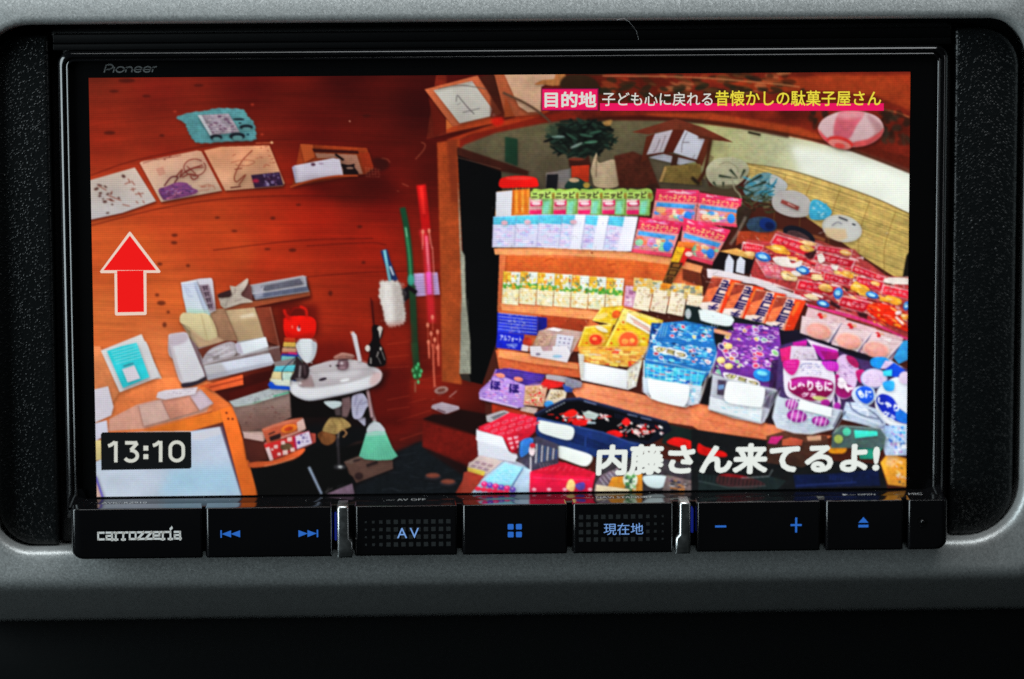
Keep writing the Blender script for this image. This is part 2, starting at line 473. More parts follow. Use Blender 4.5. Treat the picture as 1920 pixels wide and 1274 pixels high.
def paint_left():
    frame('A')
    # scalloped turquoise card
    top = [(810, 430), (930, 388), (1060, 372), (1160, 350), (1280, 350), (1400, 362), (1440, 420), (1490, 470), (1512, 560), (1500, 630), (1380, 640), (1240, 645), (1080, 658), (980, 650), (930, 590), (905, 540), (880, 480)]
    p = smooth(top, n=5)
    c = p.mean(0)
    k = 1 + .022 * np.sin(np.arange(len(p)) * 2.05)
    poly(c + (p - c) * k[:, None], (72, 128, 134), tex=.3, blur=.8)
    poly(c + (p - c) * k[:, None] * .985 + [0, -4], (86, 146, 150), tex=.25, a=.6)
    q = [(995, 410), (1270, 395), (1370, 560), (1105, 590)]
    poly(q, (142, 130, 140), tex=.4)
    poly([(995, 410), (1030, 408), (1130, 585), (1105, 590)], (176, 180, 184))
    speck(q, 60, [(104, 66, 92), (170, 160, 170), (90, 60, 84), (186, 170, 176)], (.04, .12), .8, 4, a=.75)
    for (x, y, rx, ry) in ((1160, 605, 54, 26), (1345, 595, 70, 32), (1425, 515, 60, 22)):
        ell(x, y, rx, ry, (20, 24, 32), blur=.5)
        ell(x + 4, y + 16, rx * .66, ry * .7, (92, 140, 140), a=.9, blur=.6)
    ell(1360, 446, 52, 10, (24, 30, 38), blur=.7)
    ell(1370, 480, 14, 7, (24, 30, 38))
    ell(1440, 580, 14, 10, (30, 66, 80))
    for x, y in ((795, 378), (1480, 316), (1565, 580)):
        ell(x, y, 14, 9, (190, 60, 36), a=.8, blur=1)
    # three shikishi cards with brush writing
    cards = [([(20, 992), (440, 872), (628, 1170), (330, 1274), (50, 1335), (20, 1340)], (196, 176, 160), (186, 184, 186)),
             ([(482, 832), (500, 820), (990, 722), (1030, 730), (1212, 1078), (672, 1178)], (196, 146, 118), (198, 172, 150)),
             ([(1052, 722), (1200, 690), (1630, 676), (1765, 1010), (1752, 1036), (1240, 1078)], (204, 138, 100), (204, 156, 122))]
    for pts, c1, c2 in cards:
        poly(np.array(pts) + [4, 10], (60, 10, 6), a=.5, blur=1.5)
        poly(pts, c1, col2=c2, gdir=(0, 1), tex=.05, tex2=.06)
    q1 = [(60, 1010), (420, 900), (590, 1150), (120, 1290)]
    ink = (70, 34, 30)
    for (x, y, rx, ry) in ((340, 950, 19, 14), (100, 1062, 22, 13), (130, 1028, 26, 7), (135, 1100, 16, 11), (180, 1042, 18, 8), (130, 1125, 14, 10), (175, 1175, 20, 13), (230, 1160, 22, 9), (240, 1200, 10, 8),
                           (200, 1108, 16, 9), (232, 1100, 10, 8), (298, 1142, 12, 9), (160, 1150, 10, 6), (200, 1275, 16, 8)):
        ell(x, y, rx, ry, ink, rot=rng.uniform(-40, 40), a=.85, blur=.5)
    for a in ([(380, 970), (400, 1010)], [(350, 1020), (400, 1000)], [(410, 990), (440, 1030)], [(400, 1070), (450, 1060)], [(420, 1050), (430, 1085)], [(440, 1110), (520, 1100)], [(470, 1090), (500, 1135)],
              [(450, 1170), (470, 1190)], [(510, 1165), (525, 1190)], [(205, 1120), (320, 1165)], [(330, 1200), (395, 1215)], [(190, 1150), (260, 1170)], [(110, 1030), (190, 1075)], [(240, 1080), (225, 1120)]):
        line(a, 8, (128, 54, 40), a=.85, blur=.5)
    ink = (120, 46, 38)
    t = np.linspace(-.6, 5.4, 30)
    line(np.stack([970 + 96 * np.cos(t), 872 + 74 * np.sin(t)], 1), 8, ink)
    line([(700, 1036), (760, 960), (820, 958), (790, 1010)], 12, (96, 40, 44), curve=True)
    line([(800, 960), (860, 890), (840, 960), (900, 900), (1040, 850)], 11, ink, curve=True)
    line([(860, 960), (930, 930), (1000, 950), (960, 980), (930, 950)], 10, ink, curve=True)
    line([(880, 920), (960, 880), (1050, 870)], 9, ink, curve=True)
    line([(900, 860), (980, 930)], 8, ink)
    line([(510, 836), (600, 806), (720, 790), (850, 764)], 12, (140, 70, 56), a=.6)
    speck([(500, 806), (850, 752), (860, 782), (510, 846)], 26, [(120, 56, 46), (196, 146, 118)], (.02, .05), 6, 3, a=.7)
    poly([(625, 885), (690, 865), (715, 930), (655, 948)], (186, 116, 100), a=.55)
    scrawl([(1000, 1030), (1180, 1000), (1190, 1060), (1010, 1080)], 6, (160, 90, 72), 5, 2)
    ph = [(650, 1062), (930, 1015), (990, 1080), (690, 1170)]
    blob([(650, 1068), (720, 1040), (810, 1005), (900, 1010), (930, 1045), (1000, 1080), (930, 1120), (720, 1160), (680, 1140)], (112, 58, 104), tex=.5)
    speck(ph, 60, [(80, 48, 110), (160, 90, 120), (150, 120, 170), (60, 40, 80), (190, 110, 130), (110, 60, 120)], (.05, .12), 1, 9, a=.85)
    ink = (128, 52, 36)
    line([(1480, 720), (1400, 800), (1350, 880), (1320, 960), (1340, 1000), (1400, 950), (1420, 940), (1360, 1030)], 9, ink, curve=True)
    line([(1290, 830), (1400, 805), (1500, 820), (1440, 855), (1330, 850)], 6, (160, 84, 60), curve=True)
    line([(1285, 1052), (1380, 1040)], 11, (84, 34, 28))
    line([(1320, 890), (1390, 880)], 8, ink)
    for x, y in ((1300, 770), (1515, 795), (1550, 700), (1590, 690), (1610, 720), (1620, 770), (1630, 830), (1655, 830), (1580, 850), (1575, 870), (1610, 850), (1640, 800), (1540, 780)):
        line([(x, y), (x + rng.uniform(14, 34), y + rng.uniform(-14, 14))], 6, (150, 64, 46), a=.85)
    ph = [(1468, 940), (1720, 912), (1755, 1030), (1500, 1052)]
    poly(ph, (46, 26, 52), tex=.4)
    speck(ph, 34, [(70, 50, 90), (30, 18, 36), (120, 100, 140), (150, 140, 170), (90, 50, 80)], (.04, .1), 1.6, 12, u=(.3, .95))
    ell(1510, 990, 30, 16, (190, 30, 60), a=.85, blur=1.6)
    line([(1510, 658), (1660, 655)], 9, (196, 96, 60), a=.9)
    ell(1652, 652, 12, 10, (240, 190, 140), blur=.5)
    line([(30, 1345), (340, 1284), (630, 1180)], 7, (120, 30, 14), a=.7, blur=1)
    frame('B')
    # framed photograph with a sheet in front
    poly([(110, 664), (700, 700), (760, 880), (690, 930), (40, 1040)], (140, 50, 20), tex=.2)
    poly([(110, 664), (220, 670), (240, 780), (150, 830)], (176, 76, 34))
    poly([(215, 705), (620, 725), (630, 750), (230, 735)], (52, 14, 12))
    poly([(240, 745), (610, 760), (665, 930), (480, 930), (440, 790), (260, 790)], (150, 104, 84), tex=.2)
    poly([(630, 740), (720, 740), (760, 870), (680, 920)], (142, 42, 18), tex=.2)
    line([(420, 755), (495, 808)], 20, (24, 14, 14))
    blob([(470, 840), (540, 850), (590, 840), (590, 870), (625, 920), (600, 945), (500, 935), (490, 890)], (22, 12, 14))
    ell(550, 878, 34, 10, (160, 120, 100), a=.8)
    poly([(38, 870), (60, 855), (400, 790), (460, 800), (490, 940), (70, 1010)], (196, 190, 204), tex=.06)
    poly([(38, 870), (60, 855), (80, 1008), (68, 1010)], (150, 146, 170))
    ell(225, 846, 20, 14, (78, 40, 60), blur=.6)
    ell(295, 838, 24, 8, (160, 140, 160), blur=.6)
    line([(20, 1045), (200, 990), (420, 950), (620, 945)], 16, (168, 66, 30), curve=True)
    for k in range(5):
        line([(690 + k * 28, 860 + k * 6), (700 + k * 26, 960)], 3.5, (200, 120, 90), a=.5)
    for k in range(4):
        line([(680, 880 + k * 24), (820, 890 + k * 22)], 3.5, (200, 120, 90), a=.45)
    for a in ([(830, 790), (880, 800), (905, 830)], [(1010, 1015), (1070, 1040)], [(965, 1080), (985, 1084)], [(1180, 648), (1215, 670), (1200, 720), (1130, 800)]):
        line(a, 7, (196, 110, 76), curve=True, a=.6, blur=.5)
    ell(548, 464, 6, 6, (236, 180, 150))
    blob([(760, 790), (860, 800), (900, 860), (840, 900), (780, 880)], (34, 12, 10), a=.6, blur=3)
    # big framed brush drawing over the door
    poly([(1245, 240), (1400, 440), (1400, 545), (1290, 600), (1270, 400)], (96, 22, 12), blur=1.5)
    poly([(1210, 182), (1680, 58), (1890, 392), (1830, 430), (1460, 512)], (184, 92, 56), tex=.15)
    poly([(1400, 440), (1460, 512), (1450, 540), (1400, 540)], (196, 98, 44))
    poly([(1460, 512), (1830, 420), (1880, 470), (1400, 570), (1400, 540)], (172, 62, 26), tex=.15)
    poly([(1290, 190), (1630, 108), (1812, 360), (1790, 420), (1520, 482)], (190, 188, 178), tex=.05)
    poly([(1290, 190), (1630, 108), (1645, 130), (1320, 206)], (160, 154, 142), a=.6, blur=1)
    line([(1330, 178), (1500, 146), (1640, 158), (1760, 180)], 10, (96, 88, 80), curve=True, a=.7)
    line([(1490, 290), (1500, 235), (1540, 280), (1600, 350), (1650, 400)], 9, (96, 92, 92), curve=True, a=.9)
    line([(1550, 385), (1700, 350)], 8, (110, 106, 104), a=.9)
    line([(1500, 320), (1530, 300)], 7, (120, 116, 112), a=.8)
    poly([(1690, 70), (1830, 40), (1887, 150), (1887, 380)], (58, 22, 14), blur=1.2)
    poly([(1810, 36), (1990, 36), (1990, 200), (1960, 210)], (190, 104, 68))
    ell(1822, 410, 16, 16, (240, 160, 150), blur=.8)
    ell(1855, 460, 56, 46, (220, 26, 14), blur=3.4, a=.9)
    frame('C')
    poly([(30, 30), (120, 30), (260, 300), (450, 370), (450, 400), (220, 420), (130, 420)], (168, 84, 50), tex=.15)
    poly([(115, 32), (600, 32), (560, 100), (450, 160), (445, 380), (330, 384), (250, 330)], (204, 164, 132), tex=.06)
    poly([(130, 240), (215, 420), (120, 430)], (150, 64, 30))
    blob([(390, 140), (460, 100), (560, 90), (580, 46), (660, 46), (670, 130), (560, 150), (460, 140)], (186, 116, 62), tex=.3)
    blob([(670, 60), (860, 60), (960, 150), (800, 170), (620, 160)], (50, 32, 18), blur=2)
    poly([(0, 250), (80, 240), (130, 420), (0, 440)], (70, 24, 14), a=.7, blur=2)
    line([(110, 210), (300, 300), (440, 390), (560, 500)], 20, (86, 60, 44), curve=True, blur=.8)
    # leafy pot plant
    ell(800, 600, 260, 140, (15, 18, 16), blur=6)
    for k in range(260):
        a, rr = rng.uniform(0, 6.28), rng.random() ** .5
        x, y = 800 + 300 * rr * math.cos(a), 610 + 165 * rr * math.sin(a)
        c = [(14, 20, 17), (20, 28, 23), (22, 36, 29), (10, 12, 12), (30, 50, 40), (16, 22, 19)][rng.integers(6)]
        ell(x, y, rng.uniform(18, 60), rng.uniform(6, 16), c, rot=rng.uniform(-60, 60), a=.9, blur=.6)
    for (x, y, r_, c) in ((890, 648, -6, (76, 130, 100)), (760, 678, -24, (130, 150, 140)), (850, 590, 10, (54, 92, 72)), (600, 600, 0, (120, 150, 140)), (720, 600, 30, (44, 76, 60)), (930, 560, -10, (50, 84, 66))):
        ell(x, y, 60, 12, c, rot=r_, a=.85, blur=.8)
    blob([(1000, 470), (1075, 450), (1060, 500), (1010, 500)], (190, 140, 70), a=.8, blur=1)
    blob([(480, 540), (560, 480), (600, 560), (560, 600)], (60, 74, 54), a=.7, blur=1.5)
    poly([(130, 600), (240, 620), (240, 860), (130, 820)], (24, 52, 36), blur=1)
    # red stand, framed card and cloth behind the shelf
    poly([(690, 800), (830, 800), (870, 760), (890, 870), (700, 870)], (56, 22, 16), blur=1)
    ell(760, 800, 70, 14, (124, 46, 30), a=.8)
    poly([(715, 860), (875, 850), (870, 1000), (720, 1000)], (176, 46, 22), tex=.2)
    poly([(490, 920), (700, 890), (690, 1060), (490, 1060)], (112, 104, 98), blur=.6)
    poly([(500, 935), (600, 932), (590, 1056), (492, 1056)], (20, 20, 24))
    poly([(600, 900), (710, 880), (715, 1000), (605, 1000)], (112, 108, 108), a=.7)
    blob([(890, 880), (940, 740), (960, 830), (1110, 810), (1135, 1030), (940, 1045), (900, 960)], (168, 148, 118), tex=.15)
    line([(940, 780), (935, 960)], 12, (90, 70, 54), a=.6, blur=.8)
    poly([(1095, 770), (1260, 730), (1400, 790), (1500, 1060), (1140, 1050)], (70, 30, 20), tex=.4, blur=1)
    blob([(690, 990), (760, 960), (850, 1010), (900, 1060), (670, 1060)], (24, 50, 44))
    ell(740, 985, 46, 20, (196, 160, 124), a=.9)
    ell(850, 1030, 30, 26, (190, 150, 60), a=.8, blur=.8)
    # hanging paper lantern box
    poly([(1250, 560), (1640, 440), (1887, 520), (2150, 650), (1800, 610), (1600, 540), (1400, 580)], (104, 44, 28), tex=.2)
    poly([(1380, 600), (1460, 570), (1390, 800), (1330, 830)], (86, 34, 20))
    poly([(1455, 575), (1615, 538), (1530, 740), (1378, 765)], (178, 170, 178), tex=.08)
    poly([(1615, 538), (1720, 540), (1620, 740), (1530, 745)], (76, 26, 16))
    poly([(1720, 540), (1905, 625), (1825, 808), (1618, 740)], (184, 186, 198), tex=.06)
    poly([(1905, 600), (1960, 620), (1870, 860), (1815, 830)], (92, 40, 24))
    poly([(1400, 785), (1530, 745), (1820, 820), (1680, 850)], (160, 162, 172), tex=.1)
    line([(1380, 768), (1530, 745), (1825, 812)], 16, (70, 30, 20))
    line([(1640, 760), (1610, 900)], 52, (52, 28, 20))
    for a in ([(1500, 620), (1470, 700), (1440, 740)], [(1550, 590), (1500, 730)], [(1740, 560), (1700, 650), (1690, 740)], [(1700, 650), (1760, 650)], [(1810, 760), (1790, 790)]):
        line(a, 6, (90, 76, 78), curve=True, a=.8)
    poly([(1540, 860), (1860, 840), (1870, 1030), (1490, 1000)], (112, 92, 46), tex=.35)
    poly([(1490, 1000), (1545, 860), (1560, 880), (1520, 1000)], (150, 120, 70))
    line([(1780, 960), (1850, 1020)], 30, (36, 26, 18), blur=1)
    poly([(1380, 1030), (1480, 1010), (1480, 1070), (1380, 1080)], (48, 26, 18))
    frame('D')
    # red and white paper lantern
    blob([(1060, 520), (1110, 440), (1230, 385), (1350, 370), (1500, 390), (1600, 440), (1640, 530), (1600, 610), (1500, 670), (1330, 695), (1180, 670), (1090, 600)], (220, 186, 188), tex=.04)
    blob([(1250, 380), (1350, 372), (1470, 390), (1400, 500), (1330, 620), (1210, 620), (1200, 500)], (222, 92, 110), a=.9, blur=2)
    blob([(1060, 530), (1110, 590), (1180, 640), (1160, 665), (1090, 600)], (226, 66, 74), a=.95, blur=1.2)
    blob([(1370, 650), (1500, 620), (1600, 560), (1640, 520), (1610, 600), (1500, 672), (1380, 690)], (230, 84, 84), a=.95, blur=1.2)
    ell(1255, 650, 118, 50, (222, 44, 40), rot=14, blur=1)
    ell(1250, 668, 104, 40, (224, 130, 120), rot=14, blur=1)
    ell(1250, 680, 46, 22, (222, 70, 64), rot=10, blur=.8)
    for k in range(9):
        line([(1062 + k * 6, 480 + k * 22), (1200, 505 + k * 20), (1350, 512 + k * 18), (1500, 500 + k * 17), (1640 - k * 12, 480 + k * 18)], 4, (150, 110, 116), curve=True, a=.25, blur=.8)
    poly(smooth([(1480, 395), (1640, 520), (1600, 610), (1480, 675), (1560, 560)]), (120, 50, 56), a=.35, blur=4)
    poly(smooth([(1200, 400), (1400, 380), (1500, 420), (1300, 440)]), (240, 214, 214), a=.5, blur=5)
    # hand fans on the blind
    poly([(20, 960), (100, 760), (140, 780), (60, 980)], (120, 110, 70), a=.8)
    line([(0, 600), (110, 620), (60, 900), (0, 1000)], 30, (66, 30, 18), blur=1)
    blob([(70, 880), (150, 800), (300, 780), (420, 830), (445, 910), (380, 1000), (270, 1060), (150, 1040), (80, 970)], (168, 166, 136), tex=.12)
    line([(180, 850), (260, 825), (340, 870), (350, 920)], 5, (120, 112, 84), curve=True)
    blob([(430, 1010), (530, 930), (650, 930), (700, 1060), (640, 1160), (500, 1170), (400, 1090)], (96, 138, 146), tex=.3)
    blob([(640, 940), (760, 990), (785, 1050), (720, 1120), (650, 1140)], (176, 180, 178), tex=.1)
    for k in range(46):
        ell(rng.uniform(430, 670), rng.uniform(950, 1150), rng.uniform(20, 60), rng.uniform(5, 11), [(40, 120, 150), (60, 150, 180), (150, 190, 200), (36, 66, 64), (120, 160, 160)][rng.integers(5)], rot=rng.uniform(-60, 30), a=.8)
    for a in ([(280, 890), (350, 970)], [(410, 890), (370, 970)], [(180, 945), (340, 970)], [(130, 1000), (160, 1040)], [(220, 1000), (220, 1070)], [(560, 940), (400, 1030)], [(600, 1000), (430, 1060)], [(350, 1040), (500, 1100)], [(300, 1180), (560, 1060)], [(480, 1100), (420, 1200)]):
        line(a, 22, (34, 44, 32), taper=.2, blur=.4)
    for k in range(60):
        ell(rng.uniform(330, 660), rng.uniform(1120, 1274), rng.uniform(16, 50), rng.uniform(5, 12), [(52, 58, 34), (74, 70, 44), (36, 34, 22), (100, 92, 60)][rng.integers(4)], rot=rng.uniform(-70, 70), a=.8, blur=.5)
    poly([(60, 1040), (330, 1020), (380, 1120), (300, 1150), (60, 1090)], (70, 62, 44), a=.8, blur=2)
    line([(300, 960), (320, 1060), (370, 1120), (380, 1200)], 14, (140, 134, 108), curve=True, a=.9)
    blob([(650, 1150), (720, 1090), (840, 1075), (960, 1130), (1000, 1220), (960, 1300), (820, 1310), (680, 1250)], (180, 176, 172), tex=.06)
    poly([(740, 1155), (895, 1220), (880, 1255), (725, 1185)], (138, 62, 56))
    line([(790, 1190), (855, 1222)], 10, (196, 150, 140))
    blob([(1000, 1170), (1060, 1160), (1150, 1220), (1180, 1274), (1120, 1330), (1000, 1330), (980, 1260)], (60, 168, 204), tex=.2)
    speck([(1000, 1170), (1150, 1180), (1170, 1330), (1000, 1330)], 20, [(120, 200, 224), (40, 150, 196), (180, 210, 216)], (.1, .2), .6, 3, a=.7)
    line([(440, 560), (550, 585)], 18, (30, 24, 16), blur=.6)


def paint_left_low():
    frame('E')
    # notices, clipboards and shelf by the basin
    poly([(1200, 790), (1480, 720), (1960, 610), (2000, 760), (1880, 800), (1240, 910)], (108, 38, 24), blur=1)
    poly([(1215, 885), (1480, 830), (1960, 755), (1980, 790), (1230, 920)], (158, 78, 44), tex=.2)
    poly([(1465, 690), (1650, 650), (1955, 605), (1970, 745), (1500, 815)], (138, 140, 154), tex=.35)
    poly([(1480, 760), (1700, 700), (1960, 660), (1975, 720), (1500, 800)], (74, 78, 98), tex=.4)
    line([(1480, 740), (1700, 720), (1960, 665)], 8, (206, 208, 214), a=.8, blur=.5)
    line([(1480, 690), (1960, 610)], 6, (200, 200, 206), a=.7)
    poly([(1170, 770), (1290, 740), (1280, 690), (1330, 700), (1430, 630), (1440, 660), (1380, 760), (1480, 825), (1250, 880), (1200, 860)], (178, 164, 150), tex=.3)
    poly([(1170, 770), (1260, 740), (1290, 790), (1180, 800)], (60, 34, 32))
    poly([(1430, 650), (1480, 720), (1480, 825), (1380, 760)], (120, 70, 60), tex=.2)
    poly([(900, 920), (1510, 880), (1600, 1150), (1620, 1274), (1000, 1274), (840, 1010)], (170, 146, 112), tex=.2)
    poly([(1520, 880), (1640, 880), (1720, 1240), (1600, 1274)], (104, 44, 28), tex=.2)
    poly([(845, 665), (1010, 630), (1110, 622), (1125, 640), (1155, 890), (1060, 905), (980, 690)], (198, 196, 206), tex=.05)
    poly([(1010, 690), (1090, 680), (1130, 900), (1090, 910)], (112, 96, 104), tex=.2)
    qtext([(1015, 690), (1085, 685), (1125, 880), (1080, 890)], 'ご注', (.1, .05, .9, .95), (60, 44, 52))
    poly([(850, 672), (985, 656), (1085, 930), (900, 930), (865, 790)], (192, 202, 220), tex=.06)
    line([(850, 680), (985, 660)], 14, (226, 226, 232))
    poly([(890, 880), (1085, 860), (1110, 960), (910, 970)], (160, 206, 186), a=.7, blur=2)
    poly([(865, 930), (1100, 940), (1160, 1110), (920, 1090), (840, 1000)], (206, 190, 144), tex=.1)
    poly([(960, 690), (990, 685), (1110, 950), (1080, 960)], (176, 186, 210), a=.8)
    poly([(930, 1090), (1160, 1130), (1180, 1180), (960, 1274)], (186, 160, 130), tex=.15)
    poly([(1120, 930), (1240, 920), (1330, 1140), (1160, 1140)], (146, 108, 82), tex=.25)
    poly([(1360, 950), (1500, 900), (1520, 980), (1400, 990)], (206, 190, 158), a=.8, blur=1)
    poly([(1170, 1220), (1290, 1170), (1590, 1140), (1615, 1250), (1200, 1340), (1100, 1300)], (196, 192, 204), tex=.15)
    poly([(1290, 1190), (1590, 1145), (1610, 1250), (1370, 1280)], (206, 214, 226))
    poly([(1350, 1280), (1000, 1274), (1180, 1190), (1280, 1170)], (176, 160, 158), a=.6)
    blob([(740, 1140), (790, 1115), (880, 1110), (920, 1150), (990, 1300), (760, 1330)], (190, 180, 186), tex=.06)
    # blue notice
    poly([(125, 1270), (500, 1120), (570, 1280), (720, 1600), (240, 1760)], (208, 206, 206))
    frame('I')
    poly([(60, 320), (800, 250), (1200, 330), (1240, 480), (1100, 520), (500, 700), (60, 720)], (226, 122, 66), tex=.15)
    poly([(60, 0), (125, 0), (280, 380), (230, 460), (60, 480)], (216, 128, 78), tex=.15)
    poly([(130, 36), (235, 0), (500, -40), (520, 0), (612, 252), (285, 380)], (206, 206, 208), tex=.04)
    poly([(180, 40), (300, 0), (425, -28), (530, 255), (312, 345)], (44, 196, 206), tex=.08)
    poly([(305, 190), (405, 155), (455, 265), (350, 300)], (206, 200, 210))
    for k in range(5):
        line([(215 + k * 10, 50 + k * 24), (430 + k * 10, -10 + k * 24)], 7, (176, 226, 230), a=.7)
    line([(315, 165), (400, 140)], 8, (60, 100, 120))
    # roll holder and shelf bits
    poly([(690, 0), (890, 0), (985, 250), (800, 310), (770, 260)], (214, 214, 220), tex=.04)
    poly([(690, 0), (740, 0), (830, 300), (800, 310)], (160, 140, 146), a=.7, blur=2)
    poly([(800, 310), (985, 252), (990, 280), (880, 330), (805, 340)], (44, 38, 44), blur=.6)
    poly([(870, 0), (930, 0), (1000, 240), (975, 260)], (120, 96, 100), tex=.2)
    poly([(930, 0), (1500, -10), (1555, 110), (1540, 140), (990, 262)], (168, 158, 164), tex=.3)
    poly([(960, 90), (1100, 0), (1240, 0), (1260, 80), (1010, 160)], (126, 108, 106), tex=.4)
    poly([(990, 180), (1540, 60), (1555, 140), (1100, 240), (1000, 260)], (188, 190, 204), tex=.1)
    poly([(1270, 0), (1500, -15), (1510, 30), (1280, 85)], (212, 216, 224))
    line([(970, 170), (1540, 40)], 10, (120, 100, 96), a=.8)
    poly([(940, 330), (1300, 232), (1305, 300), (1060, 370)], (214, 86, 38), tex=.2)
    line([(1060, 345), (1300, 275)], 9, (110, 30, 16))
    poly([(1060, 370), (1540, 150), (1530, 240), (1560, 340), (1240, 480), (1190, 470)], (64, 16, 12), blur=1)
    poly([(1000, 262), (1540, 150), (1530, 200), (1310, 240)], (112, 32, 18), a=.8, blur=1)
    # wooden counter with papers
    poly([(200, 600), (430, 480), (950, 350), (1060, 420), (1000, 540), (480, 680), (190, 700)], (206, 152, 132), tex=.12)
    poly([(440, 490), (630, 440), (700, 600), (480, 660)], (200, 164, 152), tex=.08)
    poly([(640, 450), (860, 410), (940, 530), (700, 600)], (206, 140, 116), tex=.12)
    poly([(860, 400), (990, 350), (1060, 470), (945, 530)], (206, 186, 198), tex=.1, blur=1)
    for a in ([(440, 490), (480, 660)], [(630, 450), (705, 600)], [(865, 430), (940, 530)]):
        line(a, 5, (150, 96, 84), a=.8)
    poly([(600, 380), (660, 362), (930, 335), (905, 395), (660, 440), (585, 425)], (214, 206, 214), tex=.05)
    speck([(620, 380), (900, 345), (880, 390), (620, 425)], 26, [(150, 140, 150), (180, 176, 180)], (.03, .08), 1.2, 4)
    poly([(940, 340), (990, 330), (1060, 400), (1170, 460), (1240, 490), (1130, 560), (1040, 540), (1060, 470)], (222, 110, 52), tex=.12)
    poly([(60, 360), (190, 330), (235, 500), (215, 570), (60, 640)], (204, 200, 210), tex=.05)
    poly([(60, 640), (180, 610), (190, 720), (60, 800)], (196, 196, 212), tex=.05)
    poly([(60, 780), (140, 770), (140, 930), (60, 950)], (206, 190, 130), tex=.06)
    poly([(480, 700), (1130, 520), (1140, 625), (860, 705), (480, 705)], (226, 116, 38), tex=.12)
    poly([(860, 705), (1140, 625), (1150, 660), (880, 720)], (96, 46, 40), a=.8, blur=1)
    poly([(480, 705), (870, 700), (1130, 660), (1150, 720), (1290, 1200), (1300, 1290), (60, 1290), (60, 960), (140, 930), (140, 720)], (176, 190, 212), col2=(194, 206, 220), gdir=(-1, 1), tex=.03)
    poly([(700, 1000), (1230, 980), (1290, 1230), (600, 1240)], (146, 196, 222), a=.6, blur=14)
    poly([(880, 720), (1130, 665), (1140, 720), (960, 770), (880, 770)], (206, 206, 214), a=.8, blur=1)
    poly([(1110, 660), (1150, 650), (1310, 1240), (1290, 1240)], (70, 40, 60), a=.8, blur=.8)
    poly([(1110, 520), (1220, 490), (1260, 620), (1420, 1220), (1420, 1290), (1310, 1290), (1140, 640)], (230, 108, 38), tex=.1)
    for x, y in ((1165, 550), (1180, 598), (1215, 600)):
        ell(x, y, 9, 9, (96, 34, 20))
    poly([(60, 1060), (90, 1060), (170, 1290), (60, 1290)], (200, 168, 156))
    line([(86, 1070), (160, 1290)], 16, (84, 78, 176), blur=.8)
    # cartons on the round table
    poly([(1240, 490), (1700, 340), (1700, 570), (1480, 710), (1290, 700)], (126, 100, 90), tex=.3)
    poly([(1180, 450), (1520, 350), (1690, 350), (1690, 400), (1240, 500)], (158, 170, 166), tex=.2)
    line([(1240, 495), (1450, 450), (1690, 380)], 8, (110, 170, 150), curve=True)
    speck([(1280, 520), (1690, 430), (1690, 580), (1300, 690)], 34, [(76, 56, 52), (150, 110, 100), (170, 130, 120)], (.02, .06), 1, 21, a=.6)
    poly([(1290, 700), (1480, 705), (1480, 780), (1330, 760)], (196, 166, 154))
    poly([(1480, 715), (1760, 580), (1790, 690), (1520, 790)], (196, 90, 66), tex=.2)
    speck([(1490, 715), (1757, 590), (1770, 680), (1520, 780)], 30, [(220, 120, 60), (180, 60, 40), (220, 170, 150), (150, 50, 36)], (.06, .16), .5, 7)
    poly([(1520, 730), (1610, 700), (1612, 750), (1525, 780)], (40, 20, 20))
    poly([(1470, 790), (1520, 780), (1757, 700), (1900, 720), (1900, 790), (1757, 870), (1530, 950), (1470, 850)], (166, 66, 54), tex=.25)
    poly([(1465, 800), (1500, 800), (1550, 940), (1520, 945)], (206, 180, 176))
    poly([(1300, 760), (1470, 780), (1520, 940), (1330, 940)], (74, 34, 26), blur=1)
    poly([(1330, 940), (1530, 950), (1757, 860), (1757, 900), (1600, 990), (1380, 1000)], (192, 82, 40), tex=.2, blur=.8)
    frame('J')
    poly([(-60, 620), (120, 580), (150, 680), (0, 740)], (202, 132, 110), tex=.2)
    speck([(-60, 640), (60, 610), (70, 700), (-40, 730)], 16, [(230, 120, 50), (190, 70, 40), (220, 180, 160)], (.1, .25), .6, 8)
    poly([(0, 740), (175, 695), (200, 805), (40, 870), (0, 860)], (186, 100, 96), tex=.2)
    poly([(50, 745), (175, 700), (195, 800), (75, 850)], (206, 192, 206))
    ell(90, 795, 12, 18, (80, 50, 130))
    speck([(110, 725), (170, 705), (190, 795), (120, 820)], 14, [(150, 130, 170), (120, 100, 140), (210, 200, 214)], (.1, .3), 1, 3)
    speck([(-100, 780), (50, 760), (50, 860), (-80, 880)], 34, [(196, 40, 40), (220, 190, 180), (90, 60, 40), (120, 90, 70), (206, 60, 50)], (.08, .2), .7, 14)
    blob([(0, 890), (120, 840), (140, 860), (60, 940), (-60, 985), (-160, 990), (-60, 940)], (192, 78, 36), tex=.2)


